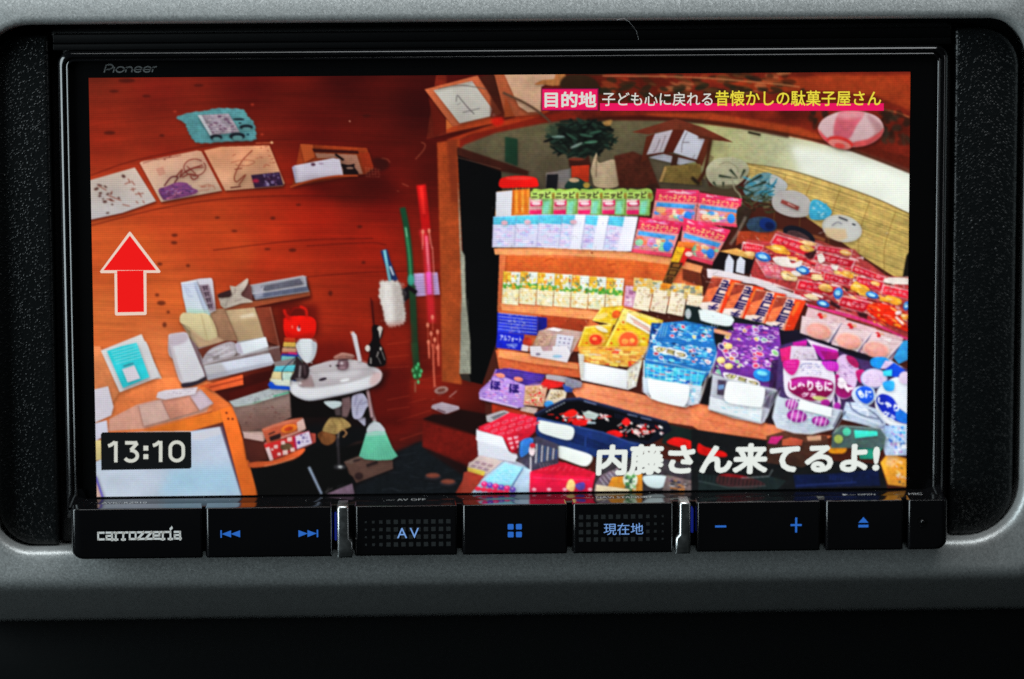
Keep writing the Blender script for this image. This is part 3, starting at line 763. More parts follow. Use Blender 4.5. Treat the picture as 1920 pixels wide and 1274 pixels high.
def paint_mid():
    frame('P')
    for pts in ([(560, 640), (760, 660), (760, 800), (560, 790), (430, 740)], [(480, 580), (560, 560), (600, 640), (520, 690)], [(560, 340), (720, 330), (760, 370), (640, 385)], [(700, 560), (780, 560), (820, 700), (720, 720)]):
        poly(pts, (40, 6, 5), a=.45, blur=14)  # soft shade painted round the shelf, basin and hanging things
    frame('I')
    # stack of coloured books beside the basin
    cols = [(206, 180, 130), (176, 40, 50), (30, 60, 150), (110, 160, 150), (150, 190, 180), (60, 160, 190), (190, 180, 130), (206, 200, 150), (20, 70, 180)]
    for k, c in enumerate(cols):
        y = 0 + k * 38
        poly([(1640 - k * 17, y), (1757, y - 30), (1800, y + 20), (1757, y + 60), (1620 - k * 14, y + 44)], c, tex=.25)
    frame('E')
    # scarlet bottle and its collar, left of the dispenser
    blob([(1760, 1080), (1750, 980), (1800, 890), (1830, 960), (1890, 970), (1990, 1010), (2020, 1080), (2010, 1150), (1940, 1190), (1800, 1170)], (222, 24, 14), tex=.12)
    poly([(1770, 1150), (1860, 1160), (1860, 1230), (1750, 1230)], (206, 160, 60), tex=.3)
    frame('F')
    line([(20, 940), (60, 890), (130, 900), (165, 960)], 20, (210, 26, 16), curve=True)
    ell(98, 1065, 14, 22, (236, 190, 180))
    ell(60, 1060, 110, 80, (224, 22, 12), a=.4)
    # white duster and blue handle
    line([(850, 375), (880, 480), (950, 650)], 60, (26, 50, 104), taper=.9, blur=.8)
    line([(855, 375), (905, 660)], 26, (110, 176, 190), taper=1.1)
    line([(905, 520), (935, 600)], 18, (190, 206, 216), blur=.6)
    blob([(980, 650), (1010, 720), (1100, 680), (1150, 740), (1100, 780), (1040, 830), (1010, 860)], (18, 14, 20))
    du = smooth([(820, 660), (870, 648), (970, 650), (1000, 700), (1020, 800), (1030, 870), (1040, 950), (1030, 1020), (960, 1050), (900, 1062), (860, 1000), (840, 900), (808, 780)], n=7)
    dc = du.mean(0)
    du = dc + (du - dc) * (1 + .05 * np.sin(np.arange(len(du)) * 1.9)[:, None] + np.random.default_rng(8).uniform(-.03, .03, (len(du), 1)))
    poly(du, (206, 200, 194), tex=.10, blur=1)
    poly(dc + (du - dc) * [.55, .9] + [44, 0], (160, 150, 144), a=.6, blur=5)
    poly(dc + (du - dc) * [.4, .86] + [-34, -6], (232, 230, 226), a=.7, blur=5)
    rr_ = np.random.default_rng(21)
    for k in range(120):
        x, y = dc[0] + rr_.uniform(-100, 100), dc[1] + rr_.uniform(-190, 190)
        line([(x, y), (x + rr_.uniform(-26, 26), y + rr_.uniform(10, 30))], 6, [(236, 234, 230), (176, 168, 160), (214, 208, 202)][k % 3], a=.35, blur=.6)
    # sheet, green hose, pink whisk cluster
    poly([(1090, 585), (1325, 572), (1345, 770), (1100, 790)], (176, 150, 196), tex=.08)
    for k in range(6):
        line([(1110, 620 + k * 26), (1320, 610 + k * 26)], 5, (126, 110, 160), a=.7)
    line([(1015, 0), (1050, 180), (1080, 450), (1090, 700)], 52, (22, 70, 44), curve=True, blur=1)
    line([(1040, 170), (1075, 420), (1090, 660)], 20, (60, 150, 96), curve=True, a=.8, blur=1)
    line([(1100, 690), (1110, 900), (1125, 1274)], 58, (28, 56, 34), curve=True, blur=1.4)
    line([(1045, 180), (1055, 260)], 10, (130, 200, 160), blur=.6)
    ell(1090, 640, 30, 50, (60, 170, 150), a=.8, blur=1.2)
    poly([(1060, 680), (1150, 740), (1130, 770), (1060, 720)], (18, 14, 18))
    line([(1180, -200), (1210, 60), (1225, 200)], 82, (206, 18, 18), curve=True, blur=2)
    line([(1180, -190), (1205, 60)], 34, (240, 40, 34), blur=2)
    line([(1195, 190), (1225, 350), (1245, 600), (1260, 800), (1275, 1020)], 66, (206, 34, 44), curve=True, blur=3, a=.9)
    line([(1225, 250), (1240, 450), (1250, 580)], 24, (232, 90, 120), curve=True, blur=1.5)
    line([(1245, 570), (1255, 770)], 44, (226, 84, 176), blur=1.5)
    for a in ([(1195, 210), (1192, 370)], [(1250, 200), (1275, 360)], [(1280, 350), (1295, 600)], [(1230, 300), (1240, 500)]):
        line(a, 9, (236, 140, 130), a=.8, blur=.6)
    for x, y in ((1195, 215), (1250, 205), (1280, 970), (1238, 1040), (1268, 1115), (1325, 1100), (1300, 1170), (1245, 1190), (1325, 1240)):
        ell(x, y, 13, 22, (240, 150, 120), a=.85, blur=.6)
        line([(x, y), (x + 4, y + 120)], 8, (230, 110, 84), a=.6, blur=.6)
    # black clips and white sticks below
    line([(735, 800), (765, 1060)], 12, (76, 14, 12))
    blob([(755, 1060), (790, 1040), (830, 1080), (820, 1180), (830, 1274), (760, 1274), (690, 1240), (750, 1180)], (16, 12, 14))
    ell(818, 1080, 22, 34, (196, 190, 180))
    ell(712, 1240, 26, 26, (206, 200, 194))
    line([(822, 1220), (800, 1274)], 20, (190, 184, 176))
    poly([(552, 1100), (590, 1095), (640, 1274), (590, 1274)], (206, 204, 208))
    frame('J')
    blob([(640, 0), (780, 0), (800, 100), (760, 140), (700, 150), (660, 60)], (20, 12, 14), blur=.6)
    ell(660, 20, 24, 24, (190, 182, 178))
    for a in ([(765, 10), (740, 90)], [(770, 60), (795, 110)], [(690, 90), (680, 140)], [(740, 70), (760, 130)]):
        line(a, 9, (196, 190, 184), a=.9)
    line([(565, 0), (600, 120)], 42, (206, 206, 210))
    # basin
    poly([(20, 390), (380, 380), (640, 360), (660, 600), (560, 620), (300, 580), (120, 660), (20, 560)], (20, 12, 12), blur=3)
    blob([(10, 320), (60, 290), (150, 240), (260, 150), (360, 112), (540, 100), (660, 130), (760, 190), (775, 240), (750, 290), (640, 345), (480, 395), (330, 425), (160, 442), (70, 410)], (196, 178, 180), tex=.04)
    blob([(120, 300), (200, 220), (300, 170), (460, 150), (640, 165), (720, 210), (640, 250), (480, 290), (300, 320), (200, 330)], (178, 158, 158), tex=.05, blur=1.4)
    blob([(260, 160), (360, 118), (540, 106), (650, 135), (700, 170), (560, 190), (400, 200), (280, 210)], (208, 196, 200), blur=1.2)
    blob([(80, 330), (330, 335), (560, 290), (740, 220), (770, 240), (700, 300), (480, 380), (180, 430), (80, 400)], (216, 212, 218), tex=.04, blur=1.2)
    line([(190, 280), (210, 330)], 14, (120, 104, 104), blur=1)
    ell(288, 272, 32, 11, (40, 28, 32), rot=-12)
    ell(350, 163, 9, 7, (70, 50, 50))
    ell(480, 272, 40, 14, (236, 232, 236), blur=2, a=.7)
    blob([(375, 90), (420, 70), (520, 66), (555, 84), (500, 104), (490, 180), (440, 195), (395, 180), (440, 160), (430, 110)], (104, 72, 74), tex=.5)
    blob([(380, 84), (450, 60), (540, 76), (500, 96), (420, 100)], (176, 130, 126), tex=.3)
    line([(400, 175), (480, 180)], 12, (60, 40, 44))
    ell(460, 140, 18, 26, (190, 170, 176), a=.7, blur=.8)
    # soap pump with white globe
    poly([(60, 70), (120, 130), (160, 240), (130, 280), (30, 280), (70, 180)], (50, 38, 42), tex=.3)
    line([(100, 170), (90, 250)], 14, (150, 140, 150), blur=.8)
    blob([(75, 10), (90, -60), (160, -75), (235, -50), (240, 20), (220, 90), (170, 130), (120, 110)], (206, 202, 208))
    blob([(75, 10), (90, -50), (130, -60), (120, 60), (150, 110), (110, 90)], (170, 160, 164), a=.6, blur=1.5)
    line([(150, 120), (180, 220)], 16, (130, 110, 112), blur=.8)
    line([(60, 120), (20, 260), (0, 330)], 10, (40, 24, 26))
    # pipes and towels under the basin
    blob([(300, 460), (360, 440), (440, 440), (440, 490), (380, 515)], (206, 206, 214))
    poly([(400, 500), (440, 500), (440, 580), (400, 580)], (120, 110, 116), blur=.6)
    poly([(430, 430), (520, 410), (510, 560), (470, 600), (450, 540)], (130, 106, 106), tex=.2, blur=.8)
    blob([(530, 430), (590, 400), (650, 440), (670, 490), (640, 520), (640, 650), (600, 630), (545, 560)], (168, 168, 190), tex=.12)
    poly([(630, 520), (680, 500), (690, 620), (650, 660)], (26, 22, 30))
    line([(650, 350), (690, 520), (720, 630)], 28, (176, 160, 166), blur=.6)
    # green broom head
    poly([(660, 690), (700, 620), (760, 630), (800, 700), (880, 880), (905, 905), (860, 935), (700, 935), (600, 915), (640, 780)], (92, 176, 144), tex=.12)
    blob([(650, 690), (690, 630), (750, 628), (800, 690), (760, 710), (700, 712)], (160, 186, 180), tex=.1)
    for k in range(22):
        line([(690 + k * 4, 700), (612 + k * 12.6, 920)], 5, (70, 150, 118) if k % 2 else (124, 206, 176), a=.5)
    # cloth bag, box on the floor, slippers
    blob([(300, 660), (370, 570), (450, 590), (520, 655), (440, 700), (380, 720), (310, 700)], (146, 116, 66), tex=.4)
    blob([(250, 720), (330, 690), (400, 740), (370, 800), (310, 815), (260, 770)], (100, 56, 28), tex=.5)
    line([(470, 690), (480, 720), (460, 750)], 12, (150, 100, 60), curve=True)
    line([(410, 700), (410, 1000)], 22, (44, 40, 44), blur=.8)
    ell(425, 995, 40, 18, (60, 60, 64), blur=1)
    ell(430, 992, 14, 7, (200, 206, 206), blur=.8)
    blob([(450, 860), (560, 790), (640, 790), (640, 840), (520, 890)], (44, 28, 26), blur=1.5)
    poly([(470, 930), (600, 880), (860, 940), (865, 1010), (590, 1110), (500, 1050)], (96, 68, 58), tex=.2)
    poly([(470, 930), (600, 880), (640, 890), (540, 950)], (112, 88, 78))
    poly([(645, 970), (730, 940), (735, 965), (650, 995)], (40, 28, 28))
    ell(585, 1065, 34, 22, (50, 34, 34), rot=-20)
    ell(565, 940, 34, 10, (50, 34, 34), rot=-10)
    line([(170, 1000), (290, 1215)], 24, (130, 146, 166), taper=.8, blur=.5)
    poly([(340, 1215), (530, 1130), (550, 1215)], (118, 92, 112), tex=.3)
    line([(330, 1200), (390, 1150)], 6, (120, 110, 110), a=.7)
    for x, y in ((1195, 1065), (1320, 1115)):
        ell(x, y + 12, 70, 26, (40, 40, 48), blur=1)
        ell(x, y, 58, 20, (120, 60, 46), blur=1.2, tex=.2)
    # glass case, step and green clips
    line([(1042, -30), (1050, 60), (1060, 170)], 56, (28, 58, 34), curve=True, blur=1.4)
    for a, w in (([(1160, -20), (1166, 100)], 16), ([(1195, -20), (1203, 210), (1210, 335)], 15), ([(1240, -20), (1242, 165)], 17)):
        line(a, w, (232, 120, 92), a=.75, blur=.8)
    blob([(1020, 190), (1060, 150), (1100, 190), (1090, 260), (1040, 270)], (24, 100, 50), a=.9, blur=1)
    for x, y in ((1030, 200), (1075, 150), (1060, 180), (1100, 205), (1045, 245), (1075, 295), (1090, 240)):
        ell(x, y, 11, 17, (80, 190, 120), blur=.6)
    line([(1050, 290), (1050, 380)], 14, (150, 110, 84), a=.7, blur=.8)
    ell(1265, 362, 58, 30, (166, 130, 122), rot=-12, blur=.6)
    ell(1265, 362, 34, 14, (110, 60, 50), rot=-12, blur=.6)
    line([(1330, 420), (1390, 370)], 8, (190, 160, 156), a=.8)
    for k in range(12):
        a = rng.uniform(1190, 1390), rng.uniform(320, 460)
        line([a, (a[0] + rng.uniform(-40, 40), a[1] + rng.uniform(-20, 30))], 4, (170, 120, 110), a=.5)
    poly([(1180, 510), (1190, 485), (1270, 460), (1410, 495), (1415, 520), (1300, 560)], (170, 156, 168), tex=.1)
    line([(1230, 520), (1300, 545)], 12, (84, 50, 58), a=.8)
    poly([(1110, 600), (1200, 560), (1330, 560), (1420, 520), (1640, 560), (1640, 640), (1560, 730), (1400, 680)], (26, 10, 9), blur=1)
    poly([(1110, 620), (1560, 740), (1570, 900), (1480, 1000), (1110, 830)], (104, 20, 14), tex=.3, blur=1)
    poly([(1110, 830), (1480, 980), (1440, 1060), (1200, 900)], (32, 12, 12), a=.9, blur=3)


def paint_shelf():
    # --- timber display shelf
    frame('G')
    poly([(80, 380), (1650, 470), (1850, 560), (1887, 800), (900, 1000), (1400, 1274), (60, 1274)], (206, 106, 62), tex=.14, tex2=.1)
    poly([(135, 425), (1600, 490), (1600, 640), (1240, 640), (800, 590), (120, 570)], (202, 96, 46), tex=.16)
    poly([(80, 420), (135, 425), (110, 850), (60, 930)], (206, 110, 68))
    poly([(440, 940), (880, 990), (800, 1100), (500, 1060)], (150, 62, 34), tex=.2)
    poly([(1700, 540), (1850, 560), (1870, 700), (1700, 640)], (96, 44, 28), blur=1)
    for a in ([(470, 480), (540, 450), (560, 470)], [(1040, 510), (1110, 500)], [(1060, 580), (1100, 560)]):
        line(a, 8, (140, 50, 22), curve=True, a=.7, blur=.8)
    # upper shelf board
    poly([(30, 360), (600, 355), (1200, 390), (1600, 445), (1880, 520), (1860, 580), (1600, 510), (1200, 455), (600, 420), (40, 418)], (226, 146, 98), tex=.08)
    ell(898, 403, 9, 6, (120, 40, 24))
    # middle board
    poly([(90, 850), (600, 880), (900, 915), (1000, 940), (880, 990), (440, 950), (100, 910)], (226, 142, 92), tex=.08)
    line([(100, 912), (440, 950), (880, 992)], 5, (130, 60, 34), a=.7)
    # --- jar with red lid
    frame('C')
    poly([(60, 1085), (350, 1060), (350, 1300), (40, 1300)], (212, 120, 40), tex=.1)
    for k in range(6):
        line([(200 + k * 28, 1040), (205 + k * 27, 1274)], 9, (236, 170, 80) if k % 2 else (186, 84, 30), a=.8)
    poly([(50, 1090), (195, 1075), (180, 1400), (44, 1400)], (196, 198, 206), tex=.05)
    blob([(80, 990), (120, 960), (250, 945), (390, 960), (420, 1000), (410, 1045), (250, 1050), (90, 1050)], (222, 22, 18), tex=.08)
    ell(250, 968, 120, 14, (240, 90, 80), a=.5, blur=1.5)
    # --- green header pouches (five)
    frame('C')
    for k in range(5):
        x = 345 + k * 212
        q = [(x + 10, 1090 - 6), (x + 235, 1078), (x + 215, 1300), (x, 1300)]
        blob([(x + 20, 1100), (x + 40, 1062), (x + 110, 1068), (x + 200, 1058), (x + 240, 1090), (x + 225, 1180), (x + 20, 1180)], (150, 184, 84), tex=.15)
        poly(q, (146, 186, 92), tex=.12)
        poly([(x + 20, 1120), (x + 210, 1110), (x + 205, 1160), (x + 15, 1170)], (196, 206, 150), a=.8, blur=1)
        poly([(x + 190, 1100), (x + 235, 1110), (x + 220, 1150), (x + 190, 1140)], (150, 110, 40), a=.8, blur=1)
    frame('G')
    for k in range(5):
        x = 345 + k * 212 + (k * 3)
        poly([(x, -90), (x + 120, -100), (x + 110, 60), (x - 5, 60)], (206, 150, 150), tex=.15)
        ell(x + 60, -90, 40, 26, (206, 200, 176))
        poly([(x + 12, -60), (x + 110, -64), (x + 120, -20), (x + 8, -10)], (214, 40, 92), tex=.1)
        ell(x + 60, -35, 42, 14, (226, 200, 206))
        poly([(x, 25), (x + 110, 20), (x + 105, 62), (x, 60)], (214, 40, 100))
        poly([(x + 120, -120), (x + 205, -90), (x + 190, 60), (x + 110, 60)], (136, 190, 120), tex=.2)
        poly([(x + 130, -50), (x + 180, -60), (x + 165, 60), (x + 115, 60)], (120, 200, 176), a=.8, blur=1)
        ell(x + 145, -95, 12, 10, (40, 80, 40))
    frame('C')
    for k in range(5):
        x = 345 + k * 212
        poly([(x + 14, 1092), (x + 200, 1084), (x + 196, 1150), (x + 10, 1152)], (168, 200, 104), tex=.1)
        qtext([(x + 16, 1088), (x + 205, 1082), (x + 200, 1148), (x + 12, 1152)], 'ニッピ', (.04, .06, .92, .96), (52, 46, 30), bold=.045)
        poly([(x + 205, 1095), (x + 240, 1100), (x + 230, 1150), (x + 200, 1150)], (140, 120, 50), a=.9)
        poly([(x + 20, 1160), (x + 110, 1158), (x + 100, 1176), (x + 10, 1180)], (226, 222, 200), a=.8)
    # --- pink boxes on the top right (2 x 2)
    frame('G')

    def pinkbox(q, seed):
        poly(q, (206, 130, 130), tex=.1)
        qpoly(q, [(0, 0), (1, 0), (1, .33), (0, .33)], (216, 50, 92), tex=.1)
        qtext(q, 'たべっ子どうぶつ', (.08, .14, .95, .33), (240, 196, 120), bold=.03)
        speck(q, 8, [(236, 190, 196), (206, 100, 150)], (.1, .2), .3, seed + 1, v=(.02, .12), a=.8)
        qpoly(q, [(.06, .38), (.95, .40), (.93, .52), (.05, .50)], (70, 140, 206), tex=.3)
        speck(q, 30, [(224, 160, 110), (220, 90, 110), (70, 140, 210), (120, 190, 150), (230, 200, 160), (180, 120, 170), (220, 110, 80), (206, 206, 216)], (.1, .26), .8, seed, v=(.5, .9), round_=True)
        ell(*quad_map(q)([(.82, .72)])[0], 34, 44, (44, 120, 210))
        qpoly(q, [(0, .9), (1, .9), (1, 1), (0, 1)], (212, 70, 96), tex=.1)
    frame('C')
    a = [(1470, 1060), (1850, 1075), (1800, 1400), (1420, 1370)]
    pinkbox(a, 31)
    frame('D')
    pinkbox([(10, 1095), (385, 1150), (345, 1400), (-30, 1370)], 32)
    frame('G')
    pinkbox([(1320, 85), (1700, 130), (1600, 440), (1245, 395)], 33)
    frame('H')
    pinkbox([(-130, 90), (285, 200), (120, 510), (-170, 430)], 34)
    # --- pale blue packets in front row
    frame('G')
    for k in range(6):
        x0, x1 = 25 + k * 205, 25 + (k + 1) * 205
        y0, y1 = 82 - 22 * math.sin((k + .2) / 6 * 3.1), 82 - 22 * math.sin((k + 1.2) / 6 * 3.1)
        if k == 5:
            x1 = 1305
        b0, b1 = 352 + max(0, k - 2) * 9, 352 + max(0, k - 1) * 9
        q = [(x0, y0), (x1, y1), (x1 - 15 - k * 9, b1), (x0 - 10 - k * 9, b0)]
        poly(q, (196, 196, 224), tex=.05)
        u1 = 1 if k < 3 else .55
        qpoly(q, [(0, .02), (u1, .02), (u1, .3), (0, .26)], (84, 186, 218), tex=.2, a=.95)
        if k >= 3:
            qpoly(q, [(.55, 0), (1, 0), (1, 1), (.5, 1)], (222, 224, 238), a=.9, blur=1)
        speck(q, 40, [(206, 170, 214), (170, 172, 220), (166, 206, 230), (220, 208, 232), (160, 144, 200), (214, 180, 210)], (.1, .3), .25, 50 + k, v=(.3, .97), a=.7, u=(.02, u1))
        if k in (0, 1, 3):
            ell(*quad_map(q)([(.5, .22)])[0], 30, 20, (206, 160, 170), blur=.8)
        qpoly(q, [(0, 0), (.02, 0), (.02, 1), (0, 1)], (120, 120, 170), a=.6)
        qpoly(q, [(0, .97), (1, .97), (1, 1), (0, 1)], (220, 220, 230), a=.8)
    # --- second row: white and yellow pouches
    for k in range(7):
        x = 105 + k * 152
        y = 565 + max(0, k - 1) * 11
        q = [(x + 10, y), (x + 165, y + 6), (x + 140, y + 300), (x - 5, y + 285)]
        poly(q, (222, 216, 176), tex=.08)
        qpoly(q, [(0, 0), (.45, .02), (.5, .36), (0, .36)], (222, 168, 56), tex=.25)
        qpoly(q, [(.45, .02), (1, .02), (1, .4), (.5, .36)], (214, 224, 216), tex=.2)
        qpoly(q, [(0, .36), (1, .38), (1, .52), (0, .5)], (96, 160, 70), tex=.3)
        speck(q, 14, [(236, 206, 90), (60, 140, 60), (206, 214, 200), (220, 150, 50)], (.08, .25), .5, 70 + k, v=(.3, .56))
        speck(q, 46, [(234, 206, 150), (228, 222, 200), (200, 160, 100), (236, 226, 176), (190, 200, 170), (224, 190, 130), (238, 236, 224)], (.06, .2), .5, 80 + k, v=(.52, .98), a=.8)
        speck(q, 16, [(230, 120, 40), (110, 130, 110), (90, 110, 90), (226, 200, 80), (230, 226, 220)], (.05, .16), .8, 180 + k, v=(.02, .34), a=.8)
        qpoly(q, [(0, 0), (.025, 0), (.025, 1), (0, 1)], (110, 90, 50), a=.5)
    poly([(1195, 690), (1310, 700), (1280, 890), (1180, 870)], (196, 150, 176), tex=.1)
    speck([(1200, 700), (1300, 705), (1275, 880), (1185, 865)], 14, [(150, 100, 140), (220, 196, 206)], (.1, .5), .3, 5)
    for k in range(4):
        x, y = 1270 + k * 150, 620 + k * 22
        poly([(x, y), (x + 160, y + 10), (x + 150, y + 140), (x - 10, y + 120)], (206, 176, 110), tex=.2)
        speck([(x, y), (x + 160, y + 10), (x + 150, y + 140), (x - 10, y + 120)], 16, [(226, 160, 50), (190, 200, 196), (206, 206, 180), (120, 130, 120)], (.1, .3), .8, 90 + k)
        q = [(x + 30, y + 80), (x + 170, y + 100), (x + 130, y + 300), (x - 10, y + 270)]
        poly(q, (226, 214, 186), tex=.06)
        speck(q, 44, [(170, 140, 110), (226, 206, 176), (190, 160, 150), (150, 130, 100), (214, 196, 150)], (.04, .16), .6, 95 + k, a=.7)
    # chocolate packet standing at an angle
    q = [(1665, 300), (1815, 310), (1580, 720), (1505, 705)]
    poly(q, (120, 84, 40), tex=.2)
    qpoly(q, [(0, 0), (1, 0), (1, .12), (0, .12)], (224, 112, 50), tex=.3)
    qpoly(q, [(0, .12), (.55, .12), (.6, .46), (0, .44)], (222, 166, 40), tex=.3)
    qpoly(q, [(.55, .12), (1, .14), (1.08, .5), (.7, .48)], (206, 40, 36), tex=.1)
    ell(1755, 412, 34, 22, (226, 190, 180))
    for k in range(3):
        qtext(q, 'ロ口品'[k], (.1, .44 + k * .16, .95, .58 + k * .16), (58, 36, 22), bold=.03)
    qpoly(q, [(0, .9), (1, .9), (1, 1), (0, 1)], (222, 130, 40), tex=.4)
    # --- blue biscuit boxes
    for k in range(6):
        y = 930 + k * 28
        poly([(62, y), (420, y + 34), (415, y + 62), (60, y + 30)], (30, 44, 176) if k % 2 == 0 else (36, 52, 190), tex=.15)
        line([(70, y + 4), (410, y + 38)], 6, (176, 186, 224), a=.85)
        speck([(150, y + 12), (330, y + 28), (330, y + 46), (150, y + 32)], 9, [(150, 130, 160), (200, 200, 220)], (.04, .14), 2.5, 7 + k, a=.7)
    poly([(420, 965), (500, 975), (500, 1060), (420, 1120)], (24, 26, 110))
    q = [(60, 1100), (300, 1125), (285, 1268), (50, 1240)]
    poly(q, (24, 36, 170), tex=.12)
    qtext(q, 'アルフォート', (.12, .16, .92, .52), (224, 226, 240), bold=.03)
    speck(q, 14, [(120, 140, 200), (160, 170, 210)], (.05, .2), .4, 4, v=(.6, .9), u=(.3, .8))
    # grey and white cartons
    poly([(430, 1090), (560, 1060), (820, 1100), (720, 1290), (350, 1290)], (176, 150, 140), tex=.15)
    poly([(430, 1095), (550, 1120), (490, 1274), (350, 1270)], (170, 136, 120), tex=.2)
    speck([(440, 1110), (540, 1125), (490, 1260), (370, 1250)], 24, [(206, 170, 150), (130, 96, 90)], (.06, .15), .8, 6)
    poly([(590, 1120), (740, 1140), (700, 1290), (560, 1290)], (196, 196, 210), tex=.05)
    for i in range(4):
        for j in range(3):
            ell(620 + j * 40 - i * 8, 1155 + i * 36 + j * 6, 8, 7, (110, 104, 130))
    poly([(490, 1075), (560, 1060), (640, 1080), (600, 1100)], (226, 220, 224))
    ell(325, 1190, 40, 44, (176, 60, 40), tex=.3)
    poly([(280, 1210), (340, 1225), (330, 1274), (270, 1265)], (210, 196, 200))
    # --- yellow bags
    def bag(q, base, seed):
        poly(q, base, tex=.06)
        f = quad_map(q)
        qpoly(q, [(0, 0), (1, 0), (1, .09), (0, .09)], (242, 220, 120), a=.85)
        qpoly(q, [(0, 0), (.06, 0), (.05, 1), (0, 1)], (244, 226, 130), a=.7)
        qpoly(q, [(.92, 0), (1, 0), (1, 1), (.93, 1)], (176, 124, 24), a=.6)
        speck(q, 16, [(240, 206, 80), (206, 140, 30), (246, 230, 150), (214, 120, 40)], (.05, .16), .6, seed, a=.6)
    bag([(900, 1000), (985, 882), (1182, 868), (1100, 1040)], (224, 184, 44), 601)
    ell(1112, 945, 40, 34, (222, 92, 38), rot=-30, tex=.2)
    ell(985, 960, 60, 24, (232, 210, 130), rot=-20, a=.8)
    bag([(835, 1055), (1092, 1025), (1015, 1262), (770, 1235)], (222, 178, 40), 602)
    ell(985, 1075, 60, 20, (226, 216, 180), rot=24)
    ell(938, 1170, 76, 66, (238, 158, 66))
    ell(932, 1170, 56, 46, (220, 58, 36), tex=.15)
    ell(922, 1160, 22, 16, (240, 150, 90), a=.9)
    q = [(1180, 888), (1530, 1000), (1392, 1262), (1000, 1262)]
    bag(q, (226, 188, 46), 603)
    poly([(1195, 915), (1330, 940), (1180, 1040), (1140, 1010)], (236, 216, 140), a=.8, blur=2)
    poly([(1215, 930), (1446, 1060), (1424, 1130), (1196, 1004)], (230, 226, 214), a=.95)
    for k in range(4):
        line([(1230 + k * 12, 965 + k * 16), (1400 + k * 8, 1062 + k * 14)], 6, [(150, 130, 120), (190, 60, 60), (206, 180, 150), (200, 50, 50)][k], a=.7)
    ell(1220, 1178, 98, 90, (240, 160, 70))
    ell(1220, 1178, 82, 74, (228, 86, 46), tex=.1)
    ell(1190, 1186, 30, 26, (238, 146, 76), a=.9)
    ell(1254, 1176, 22, 20, (240, 166, 86), a=.9)
    poly([(1140, 1222), (1330, 1236), (1300, 1275), (1130, 1275)], (206, 50, 36), tex=.15)
    for x, y in ((1130, 1080), (1175, 1015), (1070, 1200), (850, 1200), (1356, 1160), (1400, 1190)):
        ell(x, y, 13, 11, (210, 100, 30))


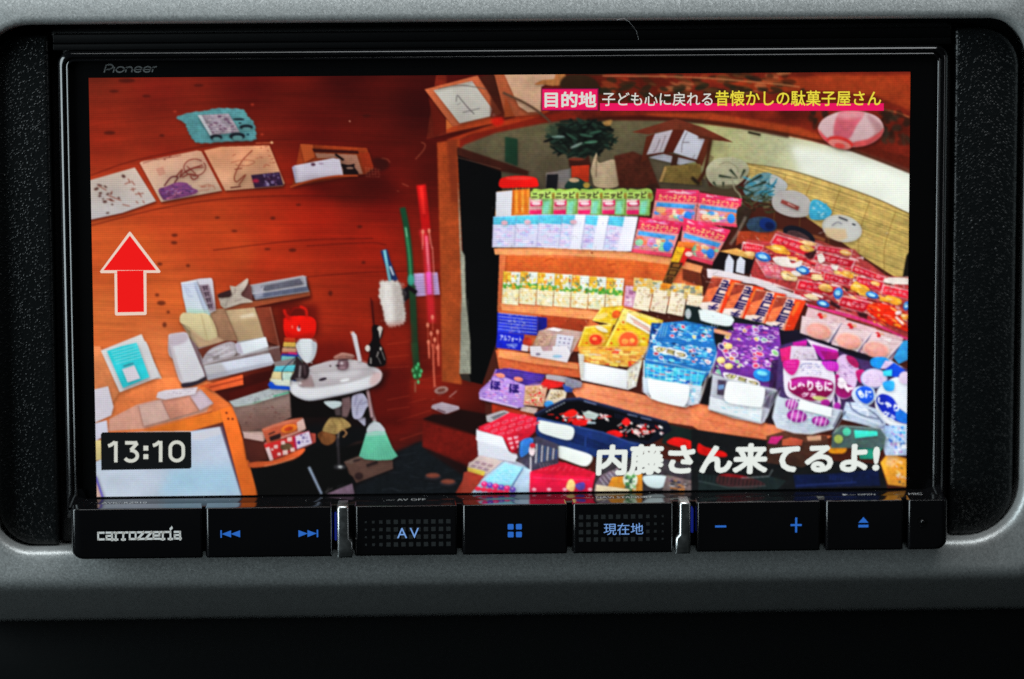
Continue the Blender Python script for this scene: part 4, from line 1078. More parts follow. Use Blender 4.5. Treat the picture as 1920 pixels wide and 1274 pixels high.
def paint_right():
    frame('H')
    # big display of red packets climbing to the right
    poly([(350, 250), (700, 200), (1100, 300), (1500, 480), (1680, 620), (1887, 620), (1887, 1274), (1500, 1040), (1000, 880), (700, 680), (480, 600)], (150, 60, 52), tex=.3)
    poly([(350, 210), (640, 210), (700, 230), (640, 320), (400, 300), (330, 340)], (150, 62, 34), tex=.2)
    line([(420, 140), (660, 200), (1040, 260), (1120, 290)], 30, (160, 90, 50), a=.7, blur=1.5)
    blob([(440, 110), (560, 80), (680, 120), (680, 200), (560, 220), (440, 190)], (50, 70, 90), tex=.4)
    ell(610, 150, 74, 56, (22, 46, 110), rot=20)
    ell(630, 160, 40, 30, (16, 26, 70), rot=20)
    blob([(350, 0), (460, 10), (440, 120), (380, 190), (340, 150)], (48, 36, 28), tex=.3)
    line([(420, 80), (340, 240), (280, 330)], 26, (140, 130, 120), a=.6, blur=1)
    # black rimmed plate and a white fan
    ell(890, 250, 152, 74, (20, 22, 32), rot=24)
    ell(890, 268, 116, 50, (74, 50, 52), rot=24, tex=.5)
    ell(1270, 185, 180, 118, (186, 186, 176), rot=14, tex=.06)
    ell(1270, 185, 160, 100, (202, 204, 200), rot=14, a=.7, blur=2)
    poly([(1110, 180), (1300, 190), (1320, 270), (1250, 300), (1130, 260)], (206, 176, 130), a=.8, blur=2)
    line([(1180, 160), (1230, 130), (1270, 145)], 9, (120, 120, 126), curve=True)
    line([(1240, 85), (1320, 115)], 14, (60, 60, 66))
    line([(1360, 145), (1390, 155)], 14, (50, 50, 56))
    # individual red packets
    r = np.random.default_rng(41)
    reds = [(192, 30, 50), (206, 40, 56), (176, 24, 40), (206, 60, 66)]
    rows = [((690, 210), (1080, 320), 2, 130), ((1050, 330), (1440, 440), 2, 110), ((400, 300), (700, 380), 2, 110), ((620, 330), (1060, 430), 2, 130), ((1060, 420), (1660, 600), 3, 140), ((480, 480), (900, 600), 2, 150), ((860, 510), (1640, 700), 4, 140),
            ((860, 640), (1260, 740), 2, 150), ((1280, 640), (1660, 760), 2, 130), ((1630, 660), (1900, 700), 1, 150), ((1240, 770), (1640, 880), 2, 140), ((1560, 780), (1900, 830), 2, 130)]
    for (ax, ay), (bx, by), n, h in rows:
        for k in range(n):
            x, y = ax + (bx - ax) * k / n, ay + (by - ay) * k / n
            w = (bx - ax) / n * 1.12
            s = (by - ay) / n * 1.1
            q = [(x + r.uniform(-12, 12), y), (x + w, y + s + r.uniform(-10, 10)), (x + w - 30, y + s + h), (x - 30, y + h)]
            poly(np.array(q) + [-6, 10], (60, 24, 28), a=.6, blur=1)
            poly(q, (222, 196, 196), tex=.1)
            qpoly(q, [(.05, .16), (.96, .18), (.95, .86), (.04, .84)], reds[r.integers(4)], tex=.2)
            for j in range(4):
                u = .1 + .17 * j
                v = .34 + r.uniform(-.04, .04)
                qpoly(q, [(u, v), (u + .12, v + .02), (u + .11, v + .2), (u - .01, v + .18)], (232, 170, 170), a=.7)
            e = quad_map(q)([(r.uniform(.68, .84), r.uniform(.4, .65))])[0]
            ell(e[0], e[1], w * .2, h * .2, (226, 172, 100), rot=16, tex=.1)
            ell(e[0] - w * .04, e[1] - h * .05, w * .1, h * .07, (244, 216, 160), rot=16, a=.8)
            qpoly(q, [(.1, .66), (.6, .68), (.6, .78), (.1, .76)], (120, 18, 30), a=.7)
            speck(q, 8, [(240, 226, 222), (130, 22, 34), (228, 130, 120), (248, 244, 242)], (.04, .14), .5, int(r.integers(999)), a=.75)
    for (x, y, rx, ry, c) in ((730, 370, 120, 46, (214, 140, 50)), (580, 440, 70, 40, (40, 90, 176)), (780, 470, 110, 50, (206, 196, 176)), (930, 560, 76, 40, (70, 130, 190)), (1230, 750, 60, 60, (70, 160, 206)),
                            (1420, 710, 90, 46, (216, 160, 60)), (1540, 780, 64, 34, (60, 130, 206)), (1330, 590, 70, 34, (216, 160, 80)), (1720, 830, 110, 46, (222, 150, 50)), (1840, 870, 30, 40, (60, 150, 190)),
                            (1090, 840, 70, 34, (110, 160, 206)), (1060, 620, 70, 36, (206, 190, 130)), (820, 600, 70, 44, (216, 176, 120))):
        th = np.linspace(0, 6.283, 10)[:-1]
        rj = r.uniform(.45, 1.0, 9)
        blob(np.stack([x + rx * rj * np.cos(th), y + ry * rj * np.sin(th) + rx * rj * np.cos(th) * .3], 1), c, tex=.4)
        ell(x - rx * .2, y - ry * .3, rx * .4, ry * .3, (236, 226, 210), a=.5, blur=1)
    for k in range(60):
        x = r.uniform(450, 1850)
        y = 300 + (x - 450) * .33 + r.uniform(-60, 260)
        ell(x, y, r.uniform(10, 34), r.uniform(4, 12), [(236, 220, 214), (250, 240, 236), (90, 26, 34), (60, 30, 36), (222, 160, 80)][r.integers(5)], rot=r.uniform(0, 50), a=.65)
    blob([(1480, 900), (1600, 850), (1720, 860), (1860, 930), (1880, 1110), (1760, 1090), (1600, 1010)], (212, 40, 20), tex=.25)
    for k in range(14):
        ell(r.uniform(1530, 1840), r.uniform(890, 1070), r.uniform(10, 40), r.uniform(6, 16), [(232, 90, 40), (160, 20, 16), (236, 150, 60)][r.integers(3)], rot=30, a=.7)
    line([(1780, 960), (1830, 1030)], 30, (226, 200, 190), a=.9, blur=.8)
    poly([(1680, 620), (1860, 610), (1887, 700), (1640, 680)], (190, 176, 170), tex=.2)
    # white gloves / tags against the dark
    poly([(200, 380), (500, 430), (500, 590), (120, 560), (130, 480)], (24, 18, 22))
    poly([(160, 390), (340, 360), (500, 430), (480, 460), (200, 390)], (206, 150, 84), tex=.2)
    for x in (270, 370):
        poly([(x - 30, 470), (x, 410 + (x - 270) * .2), (x + 45, 470), (x + 35, 590), (x - 40, 570)], (196, 200, 214), tex=.06)
    # choco packets with big lettering
    poly([(75, 540), (180, 550), (480, 620), (900, 780), (980, 870), (860, 830), (500, 680), (80, 620)], (206, 196, 200), tex=.1)
    for k in range(4):
        x, y = 30 + k * 205 - k * k * 5, 610 + k * 58
        q = [(x + 95, y - 6), (x + 350, y + 44), (x + 225, y + 335), (x - 25, y + 285)]
        poly(np.array(q) + [14, 0], (110, 24, 18), a=.7, blur=1)
        poly(q, (220, 150, 120), tex=.12)
        qpoly(q, [(.62, 0), (1, 0), (1, 1), (.72, 1)], (228, 62, 26), tex=.08)
        qpoly(q, [(.7, .05), (.86, .06), (.8, .5), (.7, .45)], (232, 130, 60), a=.7, blur=1)
        qpoly(q, [(0, .05), (.5, 0), (.4, .6), (0, .75)], (150, 66, 50), tex=.35)
        qpoly(q, [(.03, .4), (.35, .25), (.3, .7), (0, .85)], (222, 110, 70), tex=.3)
        qpoly(q, [(0, .8), (.3, .75), (.35, 1), (0, 1)], (220, 206, 196), tex=.2)
        qpoly(q, [(.36, .02), (.64, .02), (.62, 1), (.3, 1)], (230, 206, 196), a=.85)
        # lettering runs up the packet, head down
        for j, chx in enumerate('チョコモ'):
            v0, v1 = .98 - .235 * (j + 1), .98 - .235 * j
            c0 = quad_map(q)([(.24 + .16 * (1 - v1), v1), (.60 + .12 * (1 - v1), v1), (.60 + .12 * (1 - v0), v0), (.24 + .16 * (1 - v0), v0)])
            qtext([c0[1], c0[0], c0[3], c0[2]], chx, (.02, .04, .98, .94), (30, 24, 84), bold=.05)
    # dark tray edge with price card
    poly([(0, 870), (30, 900), (300, 960), (560, 1020), (760, 1090), (900, 1080), (1000, 1120), (990, 1200), (700, 1200), (0, 1060)], (26, 30, 36), tex=.2)
    poly([(0, 905), (60, 900), (300, 960), (310, 1010), (270, 1045), (0, 1000)], (206, 222, 220), tex=.03)
    poly([(-110, 860), (0, 880), (0, 1020), (-130, 1000)], (24, 40, 42), tex=.2)
    ell(-90, 940, 26, 46, (196, 206, 206), a=.8)
    poly([(140, 1070), (300, 1100), (290, 1140), (130, 1110)], (206, 130, 90))
    # round pink wafers in clear wrappers
    for k, (x, y) in enumerate(((1080, 1090), (1345, 1180), (1590, 1260))):
        q = [(x - 110, y - 210), (x + 230, y - 110), (x + 110, y + 110), (x - 180, y + 20)]
        poly(q, (206, 168, 172), tex=.15)
        speck(q, 20, [(222, 196, 196), (190, 150, 160), (226, 206, 206)], (.1, .24), .5, 30 + k, a=.6)
        ell(x, y, 122, 92, (214, 146, 136), rot=18, tex=.12)
        ell(x, y + 4, 104, 76, (218, 150, 138), rot=18, a=.7, blur=1.5)
        ell(x - 6, y - 142, 22, 16, (206, 40, 50))
        ell(x + 30, y - 130, 26, 20, (216, 150, 110), a=.8)
        line([(x + 200, y - 90), (x + 110, y + 110)], 12, (120, 110, 140), a=.7, blur=.8)
    line([(990, 870), (1300, 940), (1560, 1020), (1887, 1160)], 14, (216, 60, 130), curve=True, a=.9, blur=.8)
    poly([(1700, 1274), (1790, 1180), (1887, 1170), (1887, 1274)], (54, 140, 206), tex=.25)
    poly([(860, 1080), (960, 1130), (1240, 1230), (1400, 1274), (1000, 1274), (700, 1200)], (30, 26, 44), blur=.8)


def paint_bins():
    frame('G')
    # blue pouch top
    poly([(1540, 1020), (1887, 1000), (1920, 1274), (1400, 1290)], (30, 60, 120), tex=.3)
    frame('H')
    poly([(-190, 1010), (0, 1030), (140, 1060), (150, 1290), (-250, 1290)], (36, 120, 190), tex=.3)
    poly([(310, 1020), (500, 1050), (700, 1080), (700, 1290), (200, 1290)], (112, 50, 130), tex=.3)
    poly([(740, 1240), (860, 1150), (1240, 1240), (1400, 1290), (700, 1290)], (196, 110, 190), tex=.2)
    # contents of the four clear bins, in the lower frames
    frame('K')
    B1 = [(810, 0), (1390, 0), (1345, 90), (1330, 180), (830, 140)]
    poly(B1, (206, 150, 70), tex=.25)
    q = [(830, 0), (1370, 10), (1330, 200), (840, 130)]
    speck(q, 60, [(212, 60, 44), (224, 150, 50), (226, 196, 90), (206, 190, 170), (190, 120, 60), (232, 206, 120)], (.06, .16), .8, 61)
    poly([(850, 130), (1220, 200), (1215, 350), (835, 270)], (220, 226, 230), tex=.03)
    poly([(1215, 195), (1340, 110), (1290, 320), (1220, 360)], (196, 196, 180), tex=.2)
    poly([(810, 60), (860, 70), (850, 280), (830, 270)], (190, 190, 180), tex=.2)
    speck([(1230, 200), (1330, 130), (1290, 310), (1230, 340)], 12, [(222, 200, 140), (150, 140, 130), (226, 226, 226)], (.1, .3), 1, 6)
    for k in range(5):
        line([(1225 + k * 22, 200 - k * 14), (1222 + k * 16, 355 - k * 10)], 5, (226, 230, 232), a=.8)
    line([(835, 275), (1220, 355), (1290, 325)], 9, (226, 228, 230))
    line([(1220, 190), (1345, 90), (1390, 0)], 9, (150, 140, 130))
    # blue bin
    q = [(1400, 0), (1860, -20), (1800, 280), (1350, 250)]
    frame('P')
    q = [(1222, 606), (1345, 612), (1322, 716), (1208, 706)]
    poly(q, (30, 70, 130), tex=.3)
    r = np.random.default_rng(77)
    speck(q, 330, [(60, 170, 220), (40, 130, 206), (130, 210, 232), (24, 50, 110), (222, 230, 236), (18, 26, 54), (90, 190, 220), (190, 60, 80), (226, 232, 236), (150, 120, 190)], (.035, .11), .7, 62, round_=True)
    poly([(1226, 646), (1262, 640), (1306, 664), (1300, 680), (1240, 672)], (26, 34, 60), a=.8)
    qtext([(1226, 646), (1264, 642), (1260, 666), (1224, 668)], 'グ', (0, 0, 1, 1), (232, 214, 120), bold=.06)
    qtext([(1262, 650), (1302, 660), (1298, 680), (1258, 674)], 'ミっ', (0, 0, 1, 1), (232, 214, 120), bold=.06)
    poly([(1208, 676), (1326, 690), (1318, 720), (1208, 712)], (70, 180, 212), tex=.25, a=.8)
    for k in range(7):
        line([(1214 + k * 17, 676 + k * 2), (1214 + k * 16, 714 + k)], 1.6, (196, 226, 232), a=.8)
    poly([(1206, 706), (1222, 712), (1318, 718), (1312, 750), (1285, 764), (1222, 744), (1208, 736)], (190, 204, 214), tex=.1)
    poly([(1220, 712), (1292, 722), (1286, 762), (1222, 744)], (224, 230, 232), tex=.03)
    line([(1208, 676), (1208, 736), (1222, 748), (1286, 764), (1312, 752), (1330, 690)], 2.2, (220, 226, 230))
    # purple sour bin
    frame('L')
    q = [(160, -130), (640, -80), (680, 200), (580, 360), (130, 220)]
    poly(q, (64, 40, 86), tex=.3)
    q = [(170, -130), (640, -90), (620, 330), (110, 230)]
    poly(q, (92, 44, 118), tex=.2)
    speck(q, 380, [(150, 60, 160), (196, 90, 200), (226, 210, 226), (120, 190, 150), (216, 60, 100), (222, 190, 110), (80, 50, 130), (50, 26, 70), (176, 120, 206), (232, 226, 232), (200, 60, 150), (120, 60, 170)], (.035, .11), .7, 63, round_=True)
    ell(530, 230, 74, 50, (50, 150, 210), tex=.3)
    qq = [(205, 195), (470, 260), (480, 330), (215, 270)]
    poly([(200, 235), (250, 190), (300, 215), (470, 265), (500, 310), (430, 320), (240, 275)], (46, 34, 40))
    poly([(212, 236), (256, 200), (300, 224), (462, 272), (480, 306), (430, 306), (246, 264)], (222, 206, 120))
    qtext(qq, 'グミーっ', (.06, .15, .95, .85), (50, 38, 40), bold=.03)
    for x, y, rx in ((180, 115, 26), (250, 165, 30), (350, 40, 40), (530, 60, 50), (390, 210, 30), (450, 140, 24)):
        ell(x, y, rx, rx * .7, (226, 206, 150), a=.85)
        ell(x, y, rx * .5, rx * .3, (196, 80, 120), a=.8)
    poly([(100, 210), (130, 230), (560, 350), (680, 340), (620, 520), (520, 632), (290, 590), (85, 520)], (160, 170, 180), tex=.18, a=.95)
    speck([(110, 430), (560, 480), (510, 620), (100, 520)], 60, [(206, 222, 230), (110, 180, 206), (226, 230, 232), (150, 160, 180), (190, 200, 206)], (.06, .18), .7, 64)
    poly([(160, 290), (225, 300), (215, 400), (150, 400)], (60, 50, 70), tex=.4)
    poly([(215, 300), (260, 290), (540, 345), (545, 400), (510, 500), (210, 460)], (222, 226, 228), tex=.03)
    line([(95, 215), (85, 520), (290, 590), (520, 635), (620, 520), (680, 330)], 9, (214, 222, 226), a=.9)
    line([(100, 215), (560, 350), (680, 310)], 8, (120, 110, 130))
    poly([(560, 370), (660, 340), (610, 520), (530, 600)], (120, 124, 140), a=.6, tex=.3)
    poly([(600, 200), (720, 300), (690, 420), (600, 610), (540, 620), (640, 480)], (30, 22, 36), a=.85, blur=1)
    # magenta gummy bags
    poly([(690, 20), (790, -40), (1140, 0), (1330, 120), (1330, 330), (1200, 470), (1080, 500), (740, 420), (700, 180)], (190, 110, 180), tex=.15)
    poly([(670, 60), (740, 10), (760, 60), (720, 210), (690, 200)], (206, 44, 100), tex=.2)
    poly([(760, 20), (960, 20), (960, 100), (760, 110)], (206, 186, 206), tex=.15)
    poly([(940, 0), (1140, 10), (1180, 60), (1060, 110), (960, 40)], (196, 40, 180), tex=.12)
    poly([(700, 115), (835, 112), (800, 215), (710, 205)], (196, 36, 140), tex=.12)
    poly([(1020, 120), (1130, 120), (1140, 200), (1060, 210)], (180, 44, 176), tex=.15)
    poly([(830, 112), (1020, 118), (1060, 210), (1140, 260), (730, 250), (800, 210)], (206, 200, 216), tex=.08)
    speck([(850, 130), (1000, 140), (1030, 240), (850, 240)], 34, [(110, 110, 180), (150, 130, 190), (176, 140, 190)], (.05, .2), .4, 66, a=.7)
    speck([(770, 30), (940, 30), (940, 90), (770, 100)], 20, [(110, 70, 130), (170, 130, 170)], (.05, .2), .6, 67, a=.7)
    blob([(740, 320), (770, 270), (900, 250), (1080, 265), (1110, 330), (1080, 410), (960, 440), (860, 410), (760, 380)], (140, 20, 90), tex=.15)
    blob([(760, 290), (900, 258), (1080, 270), (1100, 320), (920, 330), (760, 350)], (186, 44, 170), a=.6, blur=2)
    q = [(740, 280), (1100, 290), (1090, 440), (750, 420)]
    qtext(q, 'しゃりもに', (.03, .02, .98, .58), (236, 220, 236), bold=.035)
    qtext(q, 'グミ', (.34, .62, .66, .92), (236, 216, 226), bold=.03)
    blob([(1140, 60), (1200, 80), (1300, 180), (1290, 260), (1150, 250)], (186, 160, 200), tex=.2)
    speck([(1150, 100), (1270, 140), (1280, 260), (1160, 260)], 24, [(130, 90, 160), (220, 200, 220), (170, 60, 160)], (.08, .2), .5, 68, a=.7)
    blob([(1140, 270), (1220, 260), (1280, 330), (1260, 400), (1180, 420), (1140, 360)], (170, 36, 130), tex=.2)
    line([(1170, 290), (1200, 380)], 40, (230, 206, 226), curve=False, blur=1)
    blob([(1300, 180), (1370, 190), (1390, 260), (1340, 300), (1300, 260)], (176, 30, 100), tex=.15)
    poly([(1210, 70), (1310, 100), (1310, 170), (1230, 120)], (176, 40, 120), tex=.15)
    speck([(690, 20), (1140, 10), (1130, 280), (720, 260)], 60, [(226, 210, 228), (206, 60, 180), (180, 40, 140), (236, 226, 236), (196, 130, 200)], (.04, .12), .5, 166, a=.7)
    ell(1140, 470, 36, 80, (210, 196, 214))
    ell(1140, 450, 16, 30, (60, 40, 90))
    ell(1150, 490, 24, 34, (160, 50, 150))
    ell(1040, 465, 44, 34, (176, 40, 140), tex=.15)
    ell(950, 440, 60, 18, (176, 196, 120), a=.8)
    poly([(650, 400), (740, 400), (1110, 510), (1200, 530), (1120, 650), (960, 700), (780, 690), (640, 650), (610, 580)], (176, 186, 200), tex=.2)
    speck([(640, 480), (1150, 540), (1100, 690), (640, 640)], 70, [(206, 220, 230), (150, 160, 190), (120, 190, 216), (226, 230, 234), (176, 190, 206)], (.05, .16), .6, 69)
    for x, y, rx, ry in ((755, 470, 44, 50), (805, 580, 84, 56), (1005, 620, 74, 44)):
        ell(x, y, rx, ry, (130, 30, 120), tex=.2, rot=8)
        ell(x, y, rx * .6, ry * .5, (176, 70, 160), rot=8, a=.8)
        for k in (-.5, 0, .5):
            line([(x + rx * k + 14, y - ry), (x + rx * k - 12, y + ry)], 8, (206, 206, 220), a=.85)
    poly([(830, 450), (870, 440), (1110, 510), (1085, 580), (815, 510)], (222, 230, 230), tex=.03)
    line([(640, 400), (610, 580), (640, 655), (780, 695), (960, 705), (1120, 660), (1200, 520)], 8, (206, 216, 222), a=.9)
    # blue gummy bags on the far right
    poly([(1310, 200), (1420, 90), (1560, 100), (1730, 200), (1730, 640), (1560, 640), (1260, 520), (1240, 440), (1300, 360)], (176, 190, 220), tex=.15)
    blob([(1410, 110), (1480, 80), (1540, 110), (1530, 160), (1440, 180)], (36, 130, 206), tex=.2)
    poly([(1560, 200), (1600, 150), (1690, 210), (1640, 260), (1530, 270)], (30, 90, 206), tex=.2)
    poly([(1510, 190), (1580, 190), (1600, 240), (1530, 250)], (60, 190, 220), tex=.2)
    blob([(1330, 220), (1400, 190), (1520, 200), (1550, 270), (1500, 340), (1380, 350), (1330, 300)], (196, 176, 210), tex=.2)
    speck([(1350, 220), (1520, 220), (1530, 320), (1350, 320)], 26, [(150, 110, 180), (130, 120, 170), (220, 196, 220)], (.06, .2), .4, 70, a=.7)
    blob([(1300, 370), (1370, 350), (1450, 380), (1440, 450), (1390, 480), (1310, 440)], (24, 90, 196), tex=.2)
    qtext([(1320, 370), (1450, 370), (1440, 460), (1320, 440)], 'もに', (.05, .1, .95, .9), (226, 230, 240), bold=.04)
    blob([(1470, 440), (1540, 390), (1640, 420), (1720, 480), (1720, 600), (1640, 630), (1540, 590), (1480, 520)], (20, 50, 170), tex=.15)
    qtext([(1490, 410), (1690, 480), (1660, 600), (1480, 530)], 'しゃり', (.02, .05, .98, .6), (230, 234, 244), bold=.045)
    qtext([(1540, 530), (1660, 560), (1640, 620), (1530, 590)], 'グミ', (.05, .1, .95, .95), (226, 232, 244), bold=.04)
    speck([(1310, 200), (1730, 190), (1730, 640), (1260, 520)], 70, [(40, 100, 216), (60, 170, 226), (232, 234, 240), (24, 60, 190), (190, 160, 214), (222, 228, 238)], (.04, .12), .6, 167, a=.75)
    qtext([(1490, 410), (1690, 480), (1660, 600), (1480, 530)], 'しゃり', (.02, .05, .98, .6), (230, 234, 244), bold=.045)
    poly([(1480, 330), (1600, 260), (1730, 330), (1730, 480), (1640, 400), (1540, 370)], (206, 206, 210), a=.8, tex=.15)
    ell(1700, 250, 50, 60, (186, 150, 200), a=.8, tex=.2)
    poly([(1210, 440), (1300, 470), (1480, 560), (1560, 650), (1730, 650), (1730, 900), (1540, 900), (1480, 680), (1180, 600)], (160, 182, 210), tex=.3)
    for a in ([(1220, 470), (1330, 510), (1420, 590)], [(1240, 530), (1400, 620), (1500, 640)], [(1300, 450), (1420, 480), (1480, 560)], [(1190, 600), (1380, 640), (1520, 690)], [(1200, 560), (1110, 720)]):
        line(a, 9, (226, 232, 238), curve=True, a=.8)
    for a in ([(1230, 500), (1330, 540), (1410, 620)], [(1200, 520), (1090, 730)], [(1380, 470), (1470, 540), (1500, 600)]):
        line(a, 9, (40, 44, 66), curve=True, a=.8)
    speck([(1540, 660), (1730, 660), (1730, 900), (1560, 900)], 40, [(60, 110, 200), (190, 206, 226), (120, 150, 206), (226, 230, 236), (150, 110, 170)], (.08, .25), .8, 71)
    for k in range(7):
        line([(1560 + k * 24, 900), (1640 + k * 20, 660)], 5, (206, 214, 230), a=.6)


def paint_low_right():
    frame('K')
    # lower timber shelf
    poly([(740, 340), (850, 300), (1220, 370), (1757, 500), (1757, 660), (1500, 620), (1040, 480), (800, 430)], (216, 128, 92), tex=.1)
    line([(900, 380), (1757, 570)], 6, (160, 80, 50), a=.5, blur=.8)
    frame('L')
    poly([(-60, 470), (90, 480), (290, 590), (600, 640), (760, 700), (1100, 740), (1000, 800), (560, 770), (0, 690), (-60, 650)], (214, 122, 84), tex=.1)
    line([(0, 590), (300, 660), (560, 740)], 6, (150, 70, 44), a=.5, blur=.8)
    frame('K')
    poly([(130, 30), (420, 90), (830, 140), (830, 260), (160, 190)], (196, 96, 58), tex=.2)
    poly([(160, 30), (420, 60), (720, 130), (810, 150), (810, 190), (420, 140), (150, 90)], (216, 132, 88), tex=.12)
    poly([(700, 250), (840, 290), (840, 340), (720, 350)], (150, 140, 150), tex=.3)
    poly([(100, 470), (460, 560), (460, 620), (100, 560)], (150, 50, 28), tex=.2, blur=1)
    poly([(410, 0), (720, 0), (750, 60), (720, 135), (420, 80)], (206, 202, 208), tex=.05)
    ell(480, 66, 20, 12, (120, 116, 130))
    ell(640, 84, 40, 12, (120, 170, 206), a=.8)
    poly([(500, 0), (600, 0), (600, 40), (520, 40)], (160, 120, 120), a=.8)
    # purple flat packets
    poly([(130, 190), (250, 180), (540, 240), (500, 330), (370, 500), (0, 430), (0, 360), (90, 280)], (146, 110, 190), tex=.15)
    poly([(200, 180), (540, 235), (500, 300), (140, 210)], (70, 40, 120), tex=.25)
    speck([(110, 250), (370, 300), (330, 500), (10, 400)], 70, [(190, 150, 210), (120, 70, 180), (220, 190, 216), (214, 110, 150), (90, 50, 150), (170, 120, 206)], (.05, .16), .5, 72, a=.8)
    for x, y in ((125, 325), (285, 355)):
        ell(x, y, 46, 44, (190, 166, 214), tex=.15)
        qtext([(x - 34, y - 36), (x + 36, y - 30), (x + 34, y + 40), (x - 36, y + 34)], 'ほ', (0, 0, 1, 1), (40, 22, 96), bold=.05)
    for x, y in ((150, 240), (310, 265)):
        ell(x, y, 38, 20, (220, 110, 110), a=.85, tex=.3)
    line([(0, 420), (370, 505)], 14, (206, 180, 220), a=.8)
    # nut bags
    poly([(370, 320), (540, 350), (500, 500), (350, 480)], (196, 140, 110), tex=.2)
    speck([(380, 330), (520, 350), (490, 480), (370, 460)], 60, [(222, 196, 140), (160, 110, 60), (206, 40, 46), (230, 214, 180), (186, 60, 50)], (.08, .18), .8, 73)
    poly([(520, 290), (680, 300), (700, 330), (560, 360)], (206, 44, 40), tex=.15)
    poly([(560, 230), (700, 250), (710, 300), (560, 290)], (150, 140, 140), tex=.15)
    poly([(590, 350), (720, 370), (690, 440), (560, 480), (530, 450)], (190, 176, 160), tex=.2)
    speck([(600, 355), (710, 375), (690, 430), (580, 430)], 40, [(206, 170, 110), (130, 90, 60), (226, 200, 150), (90, 70, 60)], (.08, .2), .8, 74)
    ell(565, 480, 36, 26, (60, 130, 200))
    poly([(680, 310), (780, 320), (760, 380), (700, 380)], (60, 90, 160), tex=.25)
    poly([(350, 490), (480, 510), (460, 560), (330, 530)], (190, 170, 160), tex=.3)
    # --- navy basket
    poly([(450, 570), (720, 430), (820, 425), (1100, 500), (1540, 640), (1600, 700), (1440, 790), (1330, 830), (700, 660), (480, 620)], (12, 13, 22))
    line([(480, 570), (720, 440), (820, 430), (1100, 510), (1540, 640)], 20, (28, 36, 60))
    for k in range(6):
        line([(520 + k * 34, 552 - k * 20), (545 + k * 34, 538 - k * 20)], 9, (140, 146, 160), a=.8)
    for k in range(14):
        line([(1210 + k * 24, 590 + k * 8), (1214 + k * 24, 640 + k * 8)], 5, (50, 60, 100), a=.7)
    for a in ([(1220, 560), (1290, 580)], [(1320, 590), (1440, 620)], [(880, 462), (960, 485)]):
        line(a, 9, (140, 160, 196), a=.8, blur=.5)
    # sweets in the basket
    r = np.random.default_rng(81)
    for k in range(74):
        t = r.random()
        x = 620 + t * 800 + r.uniform(-30, 30)
        y = 560 + t * 150 + r.uniform(-26, 60)
        if 900 < x < 1040 and y > 620:
            continue
        c = [(206, 26, 26), (222, 40, 30), (226, 196, 190), (176, 20, 26), (120, 110, 116), (230, 150, 150), (200, 190, 190), (150, 30, 36)][r.integers(8)]
        w, h = r.uniform(22, 60), r.uniform(10, 26)
        a = r.uniform(-.6, .7)
        ca, sa = math.cos(a), math.sin(a)
        poly([(x + u * w * ca - v * h * sa, y + u * w * sa + v * h * ca) for u, v in ((-.5, -.4), (.5, -.5), (.6, .5), (-.45, .4))], c, a=.95, tex=.2)
    poly([(850, 560), (880, 530), (985, 560), (940, 605), (870, 600)], (160, 176, 170), tex=.25)
    poly([(450, 590), (700, 650), (1060, 720), (1340, 810), (1300, 900), (960, 910), (620, 830), (470, 770)], (26, 46, 96), tex=.15)
    line([(470, 592), (760, 665), (1060, 730), (1330, 810)], 14, (40, 62, 110))
    for k in range(24):
        x = 640 + k * 24
        y = 700 + k * 6.6
        line([(x, y), (x - 6, y + 90)], 11, (12, 18, 44), a=.85)
    poly([(480, 620), (510, 612), (700, 650), (770, 690), (760, 760), (720, 775), (500, 710), (482, 680)], (206, 214, 206), tex=.03)
    poly([(630, 820), (690, 830), (900, 880), (920, 910), (890, 970), (840, 985), (650, 920), (622, 880)], (206, 212, 206), tex=.03)
    # red carton stack
    poly([(50, 570), (180, 530), (240, 545), (150, 600), (60, 620)], (150, 146, 146), tex=.2)
    poly([(0, 670), (240, 545), (470, 590), (460, 700), (300, 890), (230, 860), (190, 740), (0, 690)], (206, 36, 62), tex=.12)
    for k in range(7):
        line([(40 + k * 56, 660 - k * 4 + 10), (150 + k * 46, 590 - k * 0 + 20)], 7, (226, 150, 160), a=.55)
    for k in range(5):
        ell(110 + k * 74, 650 + (k % 2) * 26, 30, 12, (226, 130, 140), rot=-20, a=.6)
    poly([(190, 740), (440, 680), (300, 890), (235, 860)], (186, 26, 52), tex=.15)
    for k in range(4):
        poly([(255 + k * 4, 770 + k * 26), (310 - k * 6, 775 + k * 22), (308 - k * 6, 788 + k * 22), (258 + k * 4, 786 + k * 26)], (230, 190, 196), a=.7)
    poly([(0, 690), (190, 745), (235, 865), (310, 890), (290, 950), (0, 900)], (206, 208, 216), tex=.05)
    frame('J')
    poly([(1560, 670), (1757, 580), (1757, 720)], (206, 34, 60), tex=.12)
    poly([(1555, 680), (1757, 730), (1757, 900), (1565, 860)], (204, 208, 216), tex=.06)
    poly([(1635, 570), (1757, 540), (1757, 600), (1660, 620)], (140, 136, 140), tex=.2)
    poly([(1490, 960), (1640, 890), (1757, 920), (1757, 1000), (1610, 1065), (1490, 1010)], (186, 166, 170), tex=.12)
    speck([(1530, 960), (1640, 905), (1750, 940), (1620, 1040)], 24, [(150, 120, 130), (220, 206, 206), (120, 90, 110)], (.08, .2), .6, 75)
    poly([(1490, 985), (1560, 1020), (1610, 1050), (1600, 1075), (1490, 1020)], (206, 170, 60), a=.9, tex=.2)
    poly([(1480, 1030), (1600, 1080), (1520, 1215), (1380, 1215)], (150, 50, 36), tex=.2)
    frame('K')
    poly([(0, 900), (110, 920), (300, 945), (420, 1000), (430, 1200), (0, 1200)], (176, 180, 200), tex=.2)
    speck([(10, 905), (170, 920), (100, 1040), (0, 1050)], 22, [(206, 186, 190), (140, 110, 130), (220, 210, 214)], (.12, .3), .6, 76)
    poly([(180, 950), (400, 1000), (280, 1140), (60, 1090)], (130, 180, 206), tex=.12)
